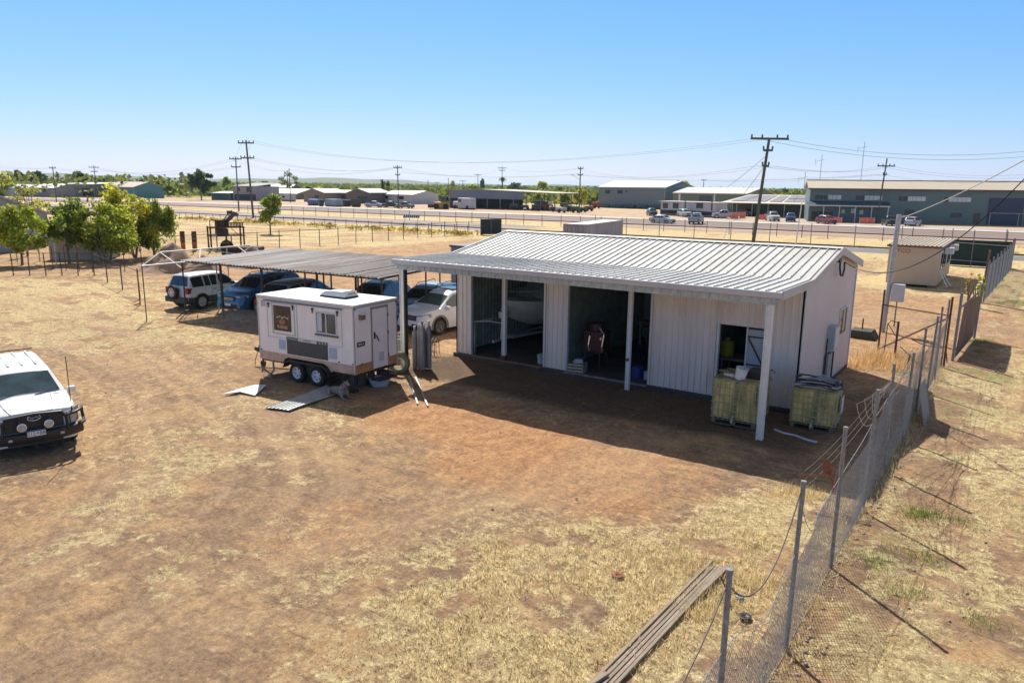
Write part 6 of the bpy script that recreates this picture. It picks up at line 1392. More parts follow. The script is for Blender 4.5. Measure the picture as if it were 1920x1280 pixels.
SHB=pm('blue_grey_sheet',(.17,.20,.22),.6,0,.05,.4); OLG=pm('dull_olive_sheet',(.15,.18,.15),.6,0,.06,.4); PGR=pm('pale_green_white_roof',(.58,.62,.55),.5,0,.05,.5)
WINW=pm('white_pane',(.55,.58,.55),.2,0,.15,1); WIND=pm('dark_far_window',(.03,.04,.05),.2,0,.3,1); DKB=pm('navy_roller_door',(.035,.05,.09),.5,0,.1,1); BRW=pm('brown_trim',(.13,.06,.05),.6)  # white panes are one pale colour, the others dark
t,A,B,feat,Ln=bld('green_warehouse','long grey green two storey warehouse with tan roof at the right','warehouse' and (1514,415),(1925,424.6),16,6.4,7.9,SG,CRF,over=.4,x1=52)
t['category']='warehouse'
mb=MB(); mb.box(-.4,-.55,6.22,Ln+.4,-.42,6.42); mb.build('gutter',BRW,t); mb=MB(); mb.box(-.4,7.8,8.02,Ln+.4,8.2,8.16); mb.build('ridge_cap',pm('dark_ridge',(.2,.19,.16),.6),t)
for g0,panes in ((1528,'dddwww'),(1605,'ddwwww'),(1686,'ddwwww'),(1771,'dwwwww')):
    for k,c in enumerate(panes): x=g0+k*8.4; feat('window',x,365+(x-1514)*.018,x+6.8,373.5+(x-1514)*.018,WINW if c=='w' else WIND,.04)
feat('roller_door',1855,371,1914,423,DKB,.05); feat('window',1783,399,1802,408,WIND,.04); feat('door',1826,400,1836,420,WIND,.05); feat('window',1697,393,1714,402,WIND,.04)
s0,_=VP(1510,400,A,B); s1,_=VP(1664,400,A,B); mb=MB(); mb.prism([(-2.6,3.15),(0,3.95),(0,4.02),(-2.6,3.25)],s0,s1,'x'); mb.build('awning',pm('blue_green_awning',(.05,.10,.12),.5,0,.05,1),t)
mb=MB(); mb.box(s0,-2.68,3.05,s1,-2.6,3.28); mb.build('awning_fascia',pm('pink_white_fascia',(.6,.55,.54),.5),t)
for k in range(6): x=s0+.3+(s1-s0-.6)*k/5; mb=MB(); mb.box(x-.06,-2.55,0,x+.06,-2.43,3.1); mb.build('awning_post',WHITEP,t)
for (a,b_,c,d,m) in ((1578,393,1584,400,WINW),(1596,391,1604,400,WINW),(1612,394,1618,402,WINW),(1522,396,1560,412,WIND)): feat('sign_board' if m is WINW else 'shop_front',a,b_,c,d,m,.06)
# fence gate before the roller door
mb=MB(); 
a_,_=VP(1848,400,A,B); 
for k in range(3): mb.tube([(a_+k*4.5,-3,0),(a_+k*4.5,-3,2.4)],.05,5)
mb.tube([(a_,-3,2.35),(a_+12,-3,2.35)],.05,5); mb.build('yard_rail',GALV,t)
# solar verandah
t,A,B,feat,Ln=bld('solar_roof_workshop','low workshop with solar panels on its cream verandah roof','x' and (1372,404),(1513,409),9,2.9,2.9,pm('dark_olive_wall',(.06,.075,.055),.7),CRW,'flat')
t['category']='workshop'; 
for o in [k for k in KIDS(t) if k.name.startswith('roof')]: bpy.data.objects.remove(o,do_unlink=True)
zf,zr=3.05,4.9; yf,yr=-3.2,6
mb=MB(); mb.face([(-1.6,yf,zf),(Ln+4,yf,zf),(Ln+.2,yr,zr),(1.5,yr,zr)]); mb.face([(-1.6,yf,zf-.12),(Ln+4,yf,zf-.12),(Ln+.2,yr,zr-.12),(1.5,yr,zr-.12)]); mb.quad((-1.6,yf,zf-.12),(Ln+4,yf,zf-.12),(Ln+4,yf,zf),(-1.6,yf,zf)); mb.face([(1.5,yr,zr),(Ln+.2,yr,zr),(Ln+.2,yr+4,zf),(1.5,yr+4,zf)]); mb.build('roof',CRW,t)
SOL=pm('solar_panel_glass',(.22,.22,.24),.5,.0,.1,1)
def rp(u,v): return Vector((-1.6+(Ln+5.6)*u*(1-v)+(3.1+(Ln-1.3)*u)*v+(0),yf+(yr-yf)*v,zf+(zr-zf)*v+.06))
def rp(u,v):
    a=Vector((-1.6,yf,zf)).lerp(Vector((Ln+4,yf,zf)),u); b=Vector((1.5,yr,zr)).lerp(Vector((Ln+.2,yr,zr)),u); return a.lerp(b,v)+Vector((0,0,.07))
for (u0,u1) in ((.06,.2),(.205,.33),(.335,.44),(.48,.6),(.63,.72),(.725,.83)):
    for (v0,v1) in ((.18,.52),(.54,.88)):
        mb=MB(); mb.face([rp(u0,v0),rp(u1,v0),rp(u1,v1),rp(u0,v1)]); o=mb.build('solar_panel',SOL,t); m=o.modifiers.new('t','SOLIDIFY'); m.thickness=.05
for k in range(7): x=-1.2+(Ln+4.6)*k/6; mb=MB(); mb.box(x-.08,yf+.1,0,x+.08,yf+.26,zf-.1); mb.build('verandah_post',pm('pale_green_post',(.3,.34,.3),.6),t)
# middle olive shed and blue grey shed, white demountable
t,A,B,feat,Ln=bld('olive_shed','olive green gabled shed with pale roof behind the white demountable','x' and (1262,394),(1398,399),14,4.9,6.4,OLG,CRW,'gable'); t['category']='shed'
feat('roller_door',1311,367,1334,378,pm('plum_door',(.08,.08,.1),.6),.05); feat('wall_stripe',1273,362,1274.5,392,WHITEP,.06); feat('downpipe',1339,363,1340.5,380,WHITEP,.06)
t,A,B,feat,Ln=bld('blue_grey_shed','big blue grey gabled shed with pale green roof left of the olive shed','x' and (1122,389),(1246,393),18,6.3,8.2,SHB,PGR,'gable'); t['category']='shed'
for (a,b_) in ((1135,1144),(1158,1167)): feat('window',a,356.5,b_,363,WIND,.05)
feat('window',1173,357,1176,360,WIND,.05); feat('door',1113-8,376,1113-4,386,WIND,.05)
for k in range(5): feat('blue_skip',1126+k*24,384,1126+k*24+18,389,pm('blue_skip_paint',(.06,.11,.16),.6),1.0)
DKU=pm('dark_underframe',(.03,.045,.05),.8)
t,A,B,feat,Ln=bld('white_demountable','long white demountable building raised on a dark base','x' and (1238,403),(1343,408.5),3.2,3.1,3.15,pm('off_white_wall',(.52,.50,.50),.6,0,.06,.6),pm('off_white_roof',(.6,.56,.52),.6),'flat'); t['category']='demountable'
feat('underframe',1238,393,1343,405,DKU,.06)
for (a,b_) in ((1243,1252),(1262,1272),(1306,1318)): feat('window',a,380.5,b_,391,WIND,.05)
feat('door_post',1284,377,1285.5,393,BRW,.05); feat('door_post',1334,378,1335.5,395,BRW,.05)
# machinery shed
t,A,B,feat,Ln=bld('machinery_shed','long open fronted grey machinery shed with sheeted fascia','x' and (843,390),(982,394),16,4.6,4.6,pm('dark_back_wall',(.06,.065,.07),.8),CRF,'flat'); t['category']='machinery shed'
for o in [k for k in KIDS(t)]: bpy.data.objects.remove(o,do_unlink=True)
GF=pm('grey_fascia_sheet',(.19,.20,.24),.6,0,.06,.5,stretch=(1,1,.2))
_,ze=VP(842,356,A,B); _,zl=VP(842,371,A,B)
mb=MB(); mb.prism([(0,zl),(Ln,zl-.1),(Ln,ze-.35),(Ln*.45,ze+.25),(0,ze)],-.1,0,'y'); mb.build('fascia',GF,t)
mb=MB(); mb.grid([[(-.5,-.3,ze+.1),(Ln*.45,-.3,ze+.3),(Ln+9.5,-.3,ze-.45)],[(-.5,16,ze+.1),(Ln*.45,16,ze+.3),(Ln+9.5,16,ze-.45)]]); o=mb.build('roof',CRF,t); m=o.modifiers.new('t','SOLIDIFY'); m.thickness=.12
mb=MB(); mb.box(0,8,0,Ln*.8,8.1,zl); mb.build('back_wall',pm('dark_back_wall',(.06,.065,.07),.8),t)  # back wall in one dark grey
mb=MB(); mb.box(-.1,0,0,0,8,ze-.1); mb.build('end_wall',GF,t)
for k in range(9): x=.1+(Ln+9)*k/8; mb=MB(); mb.box(x-.09,-.05,0,x+.09,.13,ze-.5); mb.build('post',GALVW,t)
for k in range(5): x=.1+(Ln+9)*k/4; mb=MB(); mb.box(x-.09,10,0,x+.09,10.18,ze-.5); mb.build('post',GALVW,t)
mb=MB(); mb.box(Ln+1.5,3,0,Ln+4.5,5.5,2.3); mb.build('inner_booth',pm('teal_booth',(.05,.15,.14),.6),t); mb=MB(); mb.box(Ln+1,2,2.5,Ln+6,5.5,2.6); mb.build('inner_awning',CRW,t)
# houses
BRK=pm('brown_brick_wall',(.24,.17,.14),.8,0,.1,1); TIN=pm('pale_tin_roof',(.6,.57,.53),.5,0,.08,1); LIL=pm('lilac_grey_wall',(.3,.28,.3),.7,0,.1,.8); WHH=pm('white_cottage_wall',(.5,.5,.5),.7,0,.06,1); TEAL=pm('teal_wall',(.10,.25,.24),.7,0,.1,1)
def house(name,label,a,b,depth,ey,ry,wall,roof,rt='gable',wins=(),cat='house'):
    A=G(*a); B=G(*b); _,ze=VP(a[0],ey,A,B)[0:2]; zr=max(ze+.2,VP((a[0]+b[0])/2,ry,A,B)[1]*(1.0)); t,A,B,feat,Ln=bld(name,label,a,b,depth,ze,zr,wall,roof,rt,cat)
    for w in wins: feat(w[4] if len(w)>4 else 'window',*w[:4],WIND if len(w)<6 else w[5],.06)
    return t
house('two_storey_flats','two storey flats with dark flat roof behind the tall pole',(438,376),(482,377),12,349,343,LIL,pm('dark_navy_roof',(.02,.035,.05),.6),'flat',[(444,352,450,358),(462,351,470,360),(440,364,480,375,'ground_floor_shade_panel',pm('painted_recess_shade',(.05,.05,.06),.8)),(451,351,461,357,'pink_panel',pm('pink_panel',(.45,.3,.26),.7))])  # flat dark panel paints the shade of the open ground floor
house('low_brick_house','low brick house with wide pale roof right of the two storey flats',(488,372),(557,374),14,362,354,BRK,TIN,'gable',[(492,365,500,371),(520,364,530,370)])
house('rear_tin_house','tin roofed house behind the low brick house',(482,364),(547,365),10,351,345,BRK,TIN,'gable')
house('brown_gabled_house','brown gabled house with bare tree before it',(570,378),(608,379),12,361,354,pm('taupe_wall',(.26,.21,.17),.8,0,.1,1),TIN,'front',[(590,366,598,372)])
house('long_tin_house','long low tin roofed house between two gabled houses',(610,378),(655,379),12,361,357,BRK,TIN,'gable',[(618,366,626,372),(640,366,648,372)])
house('dark_gabled_house','dark gabled house with wide verandah',(652,381),(692,382),12,361,354,pm('dark_taupe_wall',(.15,.125,.11),.8,0,.1,1),TIN,'front',[(670,368,690,376,'verandah_shade_panel',WIND)])  # verandah shade painted as a flat dark panel
house('white_cottage','white low cottage with bright roof behind the parked utes',(715,381),(774,383),12,364,358,WHH,pm('bright_white_roof',(.75,.74,.71),.5),'gable',[(722,367,728,373),(745,368,757,374)])
house('grey_flat_house','grey flat roofed house left of the second street pole',(113,368),(178,370),12,345,342,pm('blue_grey_house_wall',(.15,.18,.19),.7,0,.08,1),TIN,'flat',[(150,348,168,355),(145,358,176,367,'carport_shade_panel',WIND)])  # flat dark panel stands in for shade inside the carport
house('teal_house','teal house with long cream roof',(198,370),(252,372),12,350,341,TEAL,pm('cream_pink_roof',(.6,.48,.4),.5),'gable',[(204,354,212,360),(222,356,232,362)])
house('white_roofed_house','white roofed house at the far left behind the shrubs',(10,368),(58,369),12,352,346,WHH,pm('bright_white_roof',(.75,.74,.71),.5),'gable')
house('white_hipped_house','pale hipped house beside the first street pole',(60,369),(104,370),12,352,345,LIL,pm('bright_white_roof',(.75,.74,.71),.5),'gable',[(80,355,86,360)])
house('green_lean_to','small green lean-to shed right of the dense round tree',(397,375),(432,376),6,362,359.5,pm('green_lean_wall',(.06,.12,.11),.7,0,.1,1),TIN,'flat',cat='shed')
# left shed with blue grey roof; pale garden shed; low wall
LR=thing('grey_roofed_shed','large blue grey gabled shed cut by the left picture edge','shed',tuple(G(-60,505)),0)
a=G(-60,480,3.0); q0=G(88,401,3.0); q1=G(0,371,4.6); 
GW=pm('blue_grey_gable',(.25,.28,.30),.6,0,.06,.5)
ub=(Vector((q0.x,q0.y,0))-Vector((q1.x,q1.y,0))); ul=ub.length; LR.location=(q0.x,q0.y,0); LR.rotation_euler=(0,0,math.atan2(ub.y,ub.x))
sl=(4.6-3.0)/ul; Lw=ul*2.6
mb=MB(); mb.prism([(0,0),(0,3.0),(-Lw/2,3.0+sl*Lw/2),(-Lw,3.0),(-Lw,0)],0,9,'y'); mb.build('wall',GW,LR)
mb=MB(); 
mb.prism([(.25,2.92),(.25,3.08),(-Lw/2,3.12+sl*Lw/2),(-Lw-.2,3.05),(-Lw-.2,2.9),(-Lw/2,2.98+sl*Lw/2)],-.25,9.2,'y'); mb.build('roof',pm('grey_barge',(.33,.33,.34),.6),LR)
gs=thing('garden_shed','pale grey garden shed wall behind the leafy trees','shed',tuple(G(94,487))); e=G(198,487)-G(94,487); gs.rotation_euler=(0,0,math.atan2(e.y,e.x)); gl=e.length; gh=HG(94,487,433)
mb=MB(); pr=ribprofile(gl,.3,1,.03,.06); mb.grid([[(x,-.02*h,z) for (x,h) in pr] for z in (0,gh)]); mb.box(0,.03,0,gl,3,gh-.05); mb.build('wall',pm('pale_shed_cladding',(.40,.38,.35),.6,0,.06,.8),gs)
mb=MB(); mb.box(-.1,-.1,gh-.05,gl+.1,3.1,gh+.04); mb.build('roof',pm('pale_shed_roof',(.6,.6,.58),.6),gs)
# ---------------------------------------------------------------- dirt mounds
def mound(label,px,by,ty,wpx,mat,seed,name='dirt_mound'):
    g_=G(px,by); D=float((np.array(g_)-CAM)@_fw); r_=wpx*D/F_; h=HG(px,by-4,ty); mb=MB(); P=[]
    for i in range(15):
        rr_=r_*i/14; row=[]
        for j in range(29):
            a=2*PI*(j%28)/28; n_=fbm(np.array([math.cos(a)*2+5+seed]),np.array([math.sin(a)*2+i*.35+5]),1.0,4,seed)[0]; q=rr_*(1+.45*(n_-.5)); t=i/14; z=h*(.45*(.5+.5*math.cos(PI*t))+.55*(1-t)**1.15)*(1+.5*(n_-.5)*min(1,t*3))-.02; row.append((q*math.cos(a)*(1.0)+.10*r_*(1-t),q*math.sin(a)*.75,z))
        P.append(row)
    mb.grid(P); o=mb.build(name,mat,None,smooth=True,angle=180); o.location=(g_.x,g_.y,0); return tag(o,label,'mound')
SO1=pm('brown_spoil',(.26,.165,.11),.95,0,.3,1.5,.8,4,col2=(.42,.28,.18)); SO2=pm('grey_gravel_pile',(.22,.185,.16),.95,0,.35,2,.8,5)
mound('tallest brown dirt mound beside the bushy tree',322,506,451,85,SO1,1); mound('low brown dirt mound in front behind the white frame',380,517,474,60,SO1,2); mound('grey gravel heap behind the carport roof',470,500,457,55,SO2,3,'gravel_heap')
# ---------------------------------------------------------------- rusty drilling rig on a stand
g_=G(397,470); RG=thing('rusty_drill_rig','rusty drilling machine mounted on a tall brown pipe stand in the paddock','machine',tuple(g_)); e=G(462,468)-g_; RG.rotation_euler=(0,0,math.atan2(e.y,e.x)); w_=e.length
RB=pm('dark_rust_brown',(.06,.035,.028),.85,.1,.3,3)
for x in (0,w_*.95):
    for y in (0,1.6): mb=MB(); mb.tube([(x,y,0),(x,y,2.15)],.08,6); mb.build('stand_leg',RB,RG)
for x in (.5,w_*.45,w_*.58,w_*.85): mb=MB(); mb.tube([(x,0,0),(x,0,1.3)],.05,5); mb.build('stand_leg',RB,RG)
mb=MB()
for z in (.05,1.3,2.05): mb.beam((-.1,0,z),(w_,0,z),.08); mb.beam((-.1,1.6,z),(w_,1.6,z),.08); mb.beam((0,0,z),(0,1.6,z),.08); mb.beam((w_*.95,0,z),(w_*.95,1.6,z),.08)
mb.beam((w_*.6,0,2.0),(w_*.8,0,1.35),.05); mb.build('stand_frame',RB,RG)
mb=MB(); mb.box(w_*.2,.1,1.3,w_*.52,1.4,1.95); mb.build('fuel_tank',RB,RG,bevel=.04)
mb=MB(); mb.box(w_*.2,.1,2.1,w_*.42,1.4,2.75); mb.cyl((w_*.48,.7,0),.33,2.1,2.8,10); mb.build('engine_housing',RB,RG,bevel=.08)
mb=MB(); mb.beam((w_*.42,.7,2.35),(w_*.78,.7,3.35),.3,.34); mb.cbox((w_*.62,.7,3.4),(.45,.4,.32)); mb.beam((w_*.36,.4,2.6),(w_*.66,.4,3.6),.07); mb.cbox((w_*.78,.7,3.25),(.5,.45,.3),(0,.5,0)); mb.build('drill_mast',pm('grey_brown_machine',(.10,.085,.075),.8,.1,.4,3),RG)
mb=MB(); 
for k in range(9): x=w_*(.58+.045*k); mb.tube([(x,.1,2.1),(x,.1,2.5)],.05,5); mb.tube([(x,.9,2.1),(x,.9,2.5)],.05,5)
mb.tube([(w_*.56,.1,2.5),(w_,.1,2.5)],.04,5); mb.build('pipe_rack',RB,RG); mb=MB(); mb.tube([(0,0,2.1),(0,0,2.75),(w_*.2,0,2.75)],.05,5); mb.build('side_rail',RB,RG)
mb=MB(); mb.lathe([(0,-.2),(.55,-.2),(.6,0),(.55,.2),(0,.2)],(w_*.45,.2,.35),14,'y'); mb.build('cable_drum',RB,RG)
for i,(px,lb) in enumerate(((344,'left orange and rust bollard post beside the drill rig'),(366,'right orange and rust bollard post beside the drill rig'))):
    g_=G(px,470); t=thing('bollard',lb,'bollard',tuple(g_),0,'orange bollards beside the rig'); mb=MB(); mb.box(-.14,-.14,0,.14,.14,.8); mb.build('orange_base',pm('orange_red_paint',(.42,.10,.03),.7,0,.2,3),t); mb=MB(); mb.box(-.15,-.15,.8,.15,.15,1.75); mb.build('rusty_top',RUST,t)
mb=MB(); g_=G(415,480); mb.box(0,0,0,3.2,1.6,.75); o=mb.build('dark_machine_base',RB,bevel=.1); o.location=(g_.x,g_.y,0); o.rotation_euler=(0,0,R(35)); tag(o,'low dark machine base below the drill rig','machine')
# ---------------------------------------------------------------- fences of pickets
def pfence(name,label,pts,h,nper,r=.035,rails=(1.0,),mat=RUST,wires=2,top=True,jit=.06):
    t=thing(name,label,'fence',(0,0,0)); P=[Vector((p[0],p[1],0)) for p in pts]; cnt=0; posts=[]
    for (a,b),n in zip(zip(P[:-1],P[1:]),nper):
        for k in range(n): posts.append(a.lerp(b,k/n))
    posts.append(P[-1])
    for p in posts: 
        mb=MB(); hh=h*(1+rnd.uniform(-jit,jit)); mb.tube([p,p+Vector((rnd.uniform(-.05,.05),rnd.uniform(-.05,.05),hh))],r,5); mb.build('post',mat,t)
    mb=MB()
    for f in rails:
        for a,b in zip(posts[:-1],posts[1:]): mb.tube([a+Vector((0,0,h*f-.05)),b+Vector((0,0,h*f-.05))],r*.55,4,False)
    for k in range(wires):
        z=h*(.25+.5*k/max(1,wires-1) if wires>1 else .5)
        for a,b in zip(posts[:-1],posts[1:]): mb.tube(sag(a+Vector((0,0,z)),b+Vector((0,0,z)),.04,3),.008,3,False)
    mb.build('rail',mat,t); return t
g2=lambda x,y:tuple(G(x,y))[:2]
MA=g2(483,472); MB_=g2(857,441)
pfence('paddock_fence','dark picket fence crossing the dry paddock behind the dirt track',[g2(330,478),g2(483,470),g2(857,441),g2(901,440)],1.75,[5,12,2],.04,(.96,),DARKP,3)
pfence('roadside_fence','far picket fence along the near side road on the left',[(-200,44),(-120,49),(-90,51.5),(-40,54.5),g2(905,440)],1.25,[24,18,24,4],.04,(.97,),RUST,2)
pfence('roadside_fence','picket fence along the near side road on the right of the container',[(-34,56),(-12,57.5),(1,57.8)],1.5,[9,6],.045,(.97,),GALVW,2) if False else None
pfence('verge_fence','line of slim pickets between the two roads',[(-120,78.5),(-30,80.5),(40,81)],1.7,[26,22],.045,(.97,),DARKP,2)
pfence('verge_fence','taller slim pickets in front of the highway on the right',[(-32,69.5),(24,69.5)],2.3,[12],.05,(),GALVW,1)
pfence('yard_fence','rough pickets and pipe rail in front of the leafy trees',[g2(-5,517),g2(177,517),g2(263,560)],1.55,[6,3],.035,(.97,),DARKP,3)
pfence('yard_fence','rear row of thin pickets behind the brown dirt mounds',[g2(100,505),g2(200,512),g2(330,500)],1.7,[4,4],.03,(),RUST,2)
pfence('pipe_rail_fence','single galvanised pipe rail crossing in front of the left trees',[g2(-10,492),g2(75,490),g2(106,502)],1.75,[2,1],.045,(1.0,),GALV,0)
g_=G(263,572); mb=MB(); mb.tube([(g_.x,g_.y,0),(g_.x,g_.y,1.5)],.035,6); mb.tube([(g_.x+.05,g_.y,.1),(g_.x-.25,g_.y-.2,0),(g_.x+.35,g_.y-.25,0)],.03,5); tag(mb.build('steel_picket',RUSTR),'lone rust red picket standing in the dry grass left of the cars','picket')
# ---------------------------------------------------------------- power poles, wires, masts
poles={}
def pole(key,label,px,by,ty,arms=((0,1.3),),lamp=False,xf=None,r=.17,mat=WOODP,lean=0,ang=0.):
    g_=G(px,by); h=HG(px,by,ty); t=thing('power_pole',label,'power pole',tuple(g_),ang,'timber power poles'); 
    mb=MB(); mb.tube([(0,0,0),(lean,0,h)],[r,r*.7],8); mb.build('pole_shaft',mat,t,smooth=True)
    poles[key]=(Vector((g_.x,g_.y,0)),h,lean,ang,arms)
    for (dz,hw) in arms:
        lx=lean*(h-dz)/h
        mb=MB(); mb.box(lx-hw,-.24,h-dz-.11,lx+hw,-.05,h-dz+.11); a=mb.build('crossarm',mat,t)
        mb=MB()
        for s in (-.95,.95)+((-.4,.4) if hw>1 else ()): mb.cyl((lx+s*hw,-.13,0),.09,h-dz+.11,h-dz+.42,6)
        mb.build('insulator',pm('brown_insulator',(.1,.06,.05),.4),a)
    if lamp: mb=MB(); mb.tube([(0,0,h*.72),(-1.6,0,h*.82)],.04,5); mb.cbox((-1.9,0,h*.82),(.7,.25,.14)); mb.build('street_lamp',GALV,t)
    return t
pole('P1','tallest power pole with wide crossarm behind the shed ridge',1411,462,258,((.12,2.0),(1.3,.5),(2.9,.35)),lean=.9,r=.2,ang=R(36))
pole('P2','power pole in front of the green warehouse',1643,419,297,((1.4,1.6),(3.0,.3)),lean=.7,ang=R(36)); pole('P3','tall double crossarm pole beside the lone paddock tree',475,408,263,((.5,1.4),(3.1,1.2)),lean=-.5,r=.2,ang=R(36))
pole('P4','pole with two crossarms left of the tall double crossarm pole',448,396,294,((.5,1.3),(2.2,1.0)),ang=R(36)); pole('P5','street pole with lamp arm left of the blue grey shed',1086,400,313,((.4,.6),(1.9,.6)),True,ang=R(36))
pole('P6','power pole in front of the white cottage',747,391,310,((.6,1.1),(2.5,.6)),ang=R(36)); pole('P7','first street pole at the far left above the white roofs',106,379,312,((.5,.9),),ang=R(36)); pole('P8','second street pole at the far left by the grey house',182,371,310,((.8,1.9),(2.4,1.3)),ang=R(36))
pole('P9','short far pole behind the machinery shed',896,372,326,((.6,1.7),),ang=R(36)); pole('P10','taller far pole beside the fan palm',941,374,312,((.8,2.0),(2.0,1.3)),ang=R(36)); pole('P11','plain pole without crossarm beside the sparse tree',545,379,316,(),ang=0)
pole('P12','bare short pole at the scrub edge',803,374,338,(),ang=0); pole('P13','far thin pole right of the bare short pole',820,366,341,((.5,1.4),),ang=R(36)); pole('P14','plain post at the left end of the machinery shed',841,392,334,(),r=.1); pole('P15','short pole above the olive shed roof',1317,382,336,((.4,1.0),),ang=R(36)); pole('P16','far pole seen above the machinery shed roof',868,370,338,((.5,1.8),),ang=R(36)); pole('P17','pole beside the pale road before the far wood',339,362,333,((.3,1.2),),ang=R(36))
def att(k,dz=.3,off=0.): 
    p,h,l,a,_=poles[k]; x=l*(h-dz)/h+off; return p+Vector((x*math.cos(a),x*math.sin(a),h-dz))
WN=pm('conductor_wire',(.22,.23,.25),.6,.2,.1,5)
spans=[('P3','P1',.0,.0,3.2),('P3','P6',3.1,.6,1.5),('P6','P5',1.6,1.6,1.1),('P5','P2',1.9,2.9,1.2),('P4','P11',.5,.5,1.2),('P4','P8',2.2,.8,2.2),('P7','P8',.5,.8,.8),('P1','P2',2.9,1.4,.8),('P1','P5',2.9,.4,1.6),('P5','P10',.4,.8,1.2),('P10','P9',.8,.6,.6),('P6','P9',.6,.6,1.2),('P3','P4',.5,.5,.6),('P11','P6',.3,.6,1.6),('P15','P2',.4,3.0,1.0),('P8','P4',.8,.5,2.6)]
for i,(a,b,da,db,s) in enumerate(spans):
    pl=thing('power_line','wires between the %s and the %s'%({'P1':'tallest pole','P2':'warehouse pole','P3':'tall double crossarm pole','P4':'next pole','P5':'lamp pole','P6':'cottage pole','P7':'first street pole','P8':'second street pole','P9':'short far pole','P10':'palm pole','P11':'plain pole','P15':'olive shed pole'}[a],{'P1':'tallest pole','P2':'warehouse pole','P3':'tall double crossarm pole','P4':'next pole','P5':'lamp pole','P6':'cottage pole','P8':'second street pole','P9':'short far pole','P10':'palm pole','P11':'plain pole'}[b]),'power line',(0,0,0),0,'overhead power lines')
    if i==15: pl['label']='lower wires from the second street pole to the pole by the tall one'
    for off in (-.9,.9): wire('wire',None,att(a,da,off),att(b,db,off),s,(.013 if i in (0,) else .016),WN,parent=pl,n=16)
for i,(k,q,z,lb) in enumerate((('P1',(1980,283),13.0,'high wires running from the tallest pole out of frame to the right'),('P2',(1990,325),11.5,'upper wires running from the warehouse pole out of frame to the right'),('P2',(1990,332),10.6,'lower wire running from the warehouse pole out of frame to the right'),('P7',(-60,300),13,'wires running from the first street pole out of frame to the left'))):
    e=RAY(q[0],q[1],(95,150,150,330)[i]); pl=thing('power_line',lb,'power line',(0,0,0),0,'overhead power lines')
    for off in ((-1.2,1.2) if i!=2 else (0,)): wire('wire',None,att(k,.1 if i==0 else (1.4 if i==1 else (3 if i==2 else .5)),off),e+Vector((off*.5,0,off*.3)),1.2,.016,WN,parent=pl,n=16)
pl=thing('stay_wire','pair of stay wires slanting down left from the tallest pole','stay wire',(0,0,0)); wire('wire',None,att('P1',1.8),RAY(1362,352,100),.1,.03,WN,parent=pl); wire('wire',None,att('P1',2.8),RAY(1394,364,100),.1,.03,WN,parent=pl)
def mast(lb,px,by,ty,r=.06,yagi=False):
    g_=G(px,by); h=HG(px,by,ty); t=thing('radio_mast',lb,'radio mast',tuple(g_)); mb=MB(); mb.tube([(0,0,0),(0,0,h)],r,5); mb.build('mast_pole',GALVW,t)
    mb=MB(); mb.tube([(-1.4,0,h-1.6),(.6,0,h-1.2)],r*.7,4); mb.tube([(-1.4,0,h-2.6),(-1.4,0,h-1)],r*.5,4) ; mb.build('aerial',GALVW,t)
mast('tallest radio mast behind the green warehouse',1607,404,266); mast('thin radio mast left of the warehouse roof ridge',1531,404,290); mast('shorter radio mast at the warehouse gable',1503,404,322)
g_=G(1491,466); fp=thing('flag_pole','slim white flag pole before the highway','flag pole',tuple(g_)); mb=MB(); h=HG(1491,466,380); mb.tube([(0,0,0),(.25,0,h)],[.07,.045],8); mb.build('pole_shaft',WHITEP,fp); mb=MB(); mb.lathe([(0,-.05),(.08,0),(0,.05)],(.25,0,h),8); mb.build('finial',WHITEP,fp)
g_=G(1352,462); mb=MB(); mb.tube([(g_.x,g_.y,0),(g_.x+.55,g_.y,1.9)],.03,5); tag(mb.build('leaning_stake',pm('white_stake',(.7,.68,.6),.6)),'thin pale stake leaning above the shed ridge','stake')
# chevron marker
g_=G(756,417); cv=thing('chevron_board','black and white striped chevron barrier board beside the verge','road sign',tuple(g_)); e=G(787,417)-g_; cv.rotation_euler=(0,0,math.atan2(e.y,e.x)); w_=e.length
mb=MB(); mb.box(0,0,.75,w_,.06,1.25); mb.build('board',PLATE,cv)
mb=MB(); n=8
for k in range(n): x=w_*k/n; d_=w_/n; mb.prism([(x,.752),(x+d_*.55,.752),(min(x+d_*1.05,w_),1.248),(x+d_*.5,1.248)],-.012,-.002,'y')
mb.build('stripe',BLACKINK,cv)
for x in (.3,w_-.3): mb=MB(); mb.box(x-.04,.06,0,x+.04,.12,1.2); mb.build('post',GALV,cv)
# ---------------------------------------------------------------- far vehicles
FG='vehicles along the highway frontage'
def fcar(lb,kind,px,py,heading,col,**k): g_=G(px,py); return car(lb,kind,(g_.x,g_.y),heading,col,detail=1,group=FG,**k)
fcar('white sedan driving on the highway','sedan',1242,418.5,-10,(.55,.56,.6))
fcar('pale green tray truck driving away on the highway','truckcab',1305,420,100,(.42,.47,.42),tray=True,cat='truck',name='tray_truck')
fcar('dark four wheel drive parked left of the white demountable','suv',1222,404.5,-55,(.04,.07,.09)); fcar('silver four wheel drive parked before the white demountable','suv',1283,406.5,-45,(.45,.48,.5)); fcar('dark blue wagon behind the tray truck','suv',1318,406,-60,(.03,.05,.07))
fcar('silver utility parked beside the orange mesh','ute',1358,409.5,200,(.42,.43,.45),tray=True,cat='utility',name='parked_utility'); fcar('maroon wagon parked under the solar verandah','suv',1399,405,-30,(.12,.06,.07))
fcar('white tray utility facing out before the solar verandah','ute',1448,414.5,-60,(.55,.58,.56),tray=True,cat='utility',name='parked_utility'); fcar('royal blue four wheel drive before the solar verandah','suv',1482,415.5,-75,(.04,.07,.22)); fcar('red hatchback parked before the warehouse awning','hatch',1549,420,-40,(.28,.06,.07))
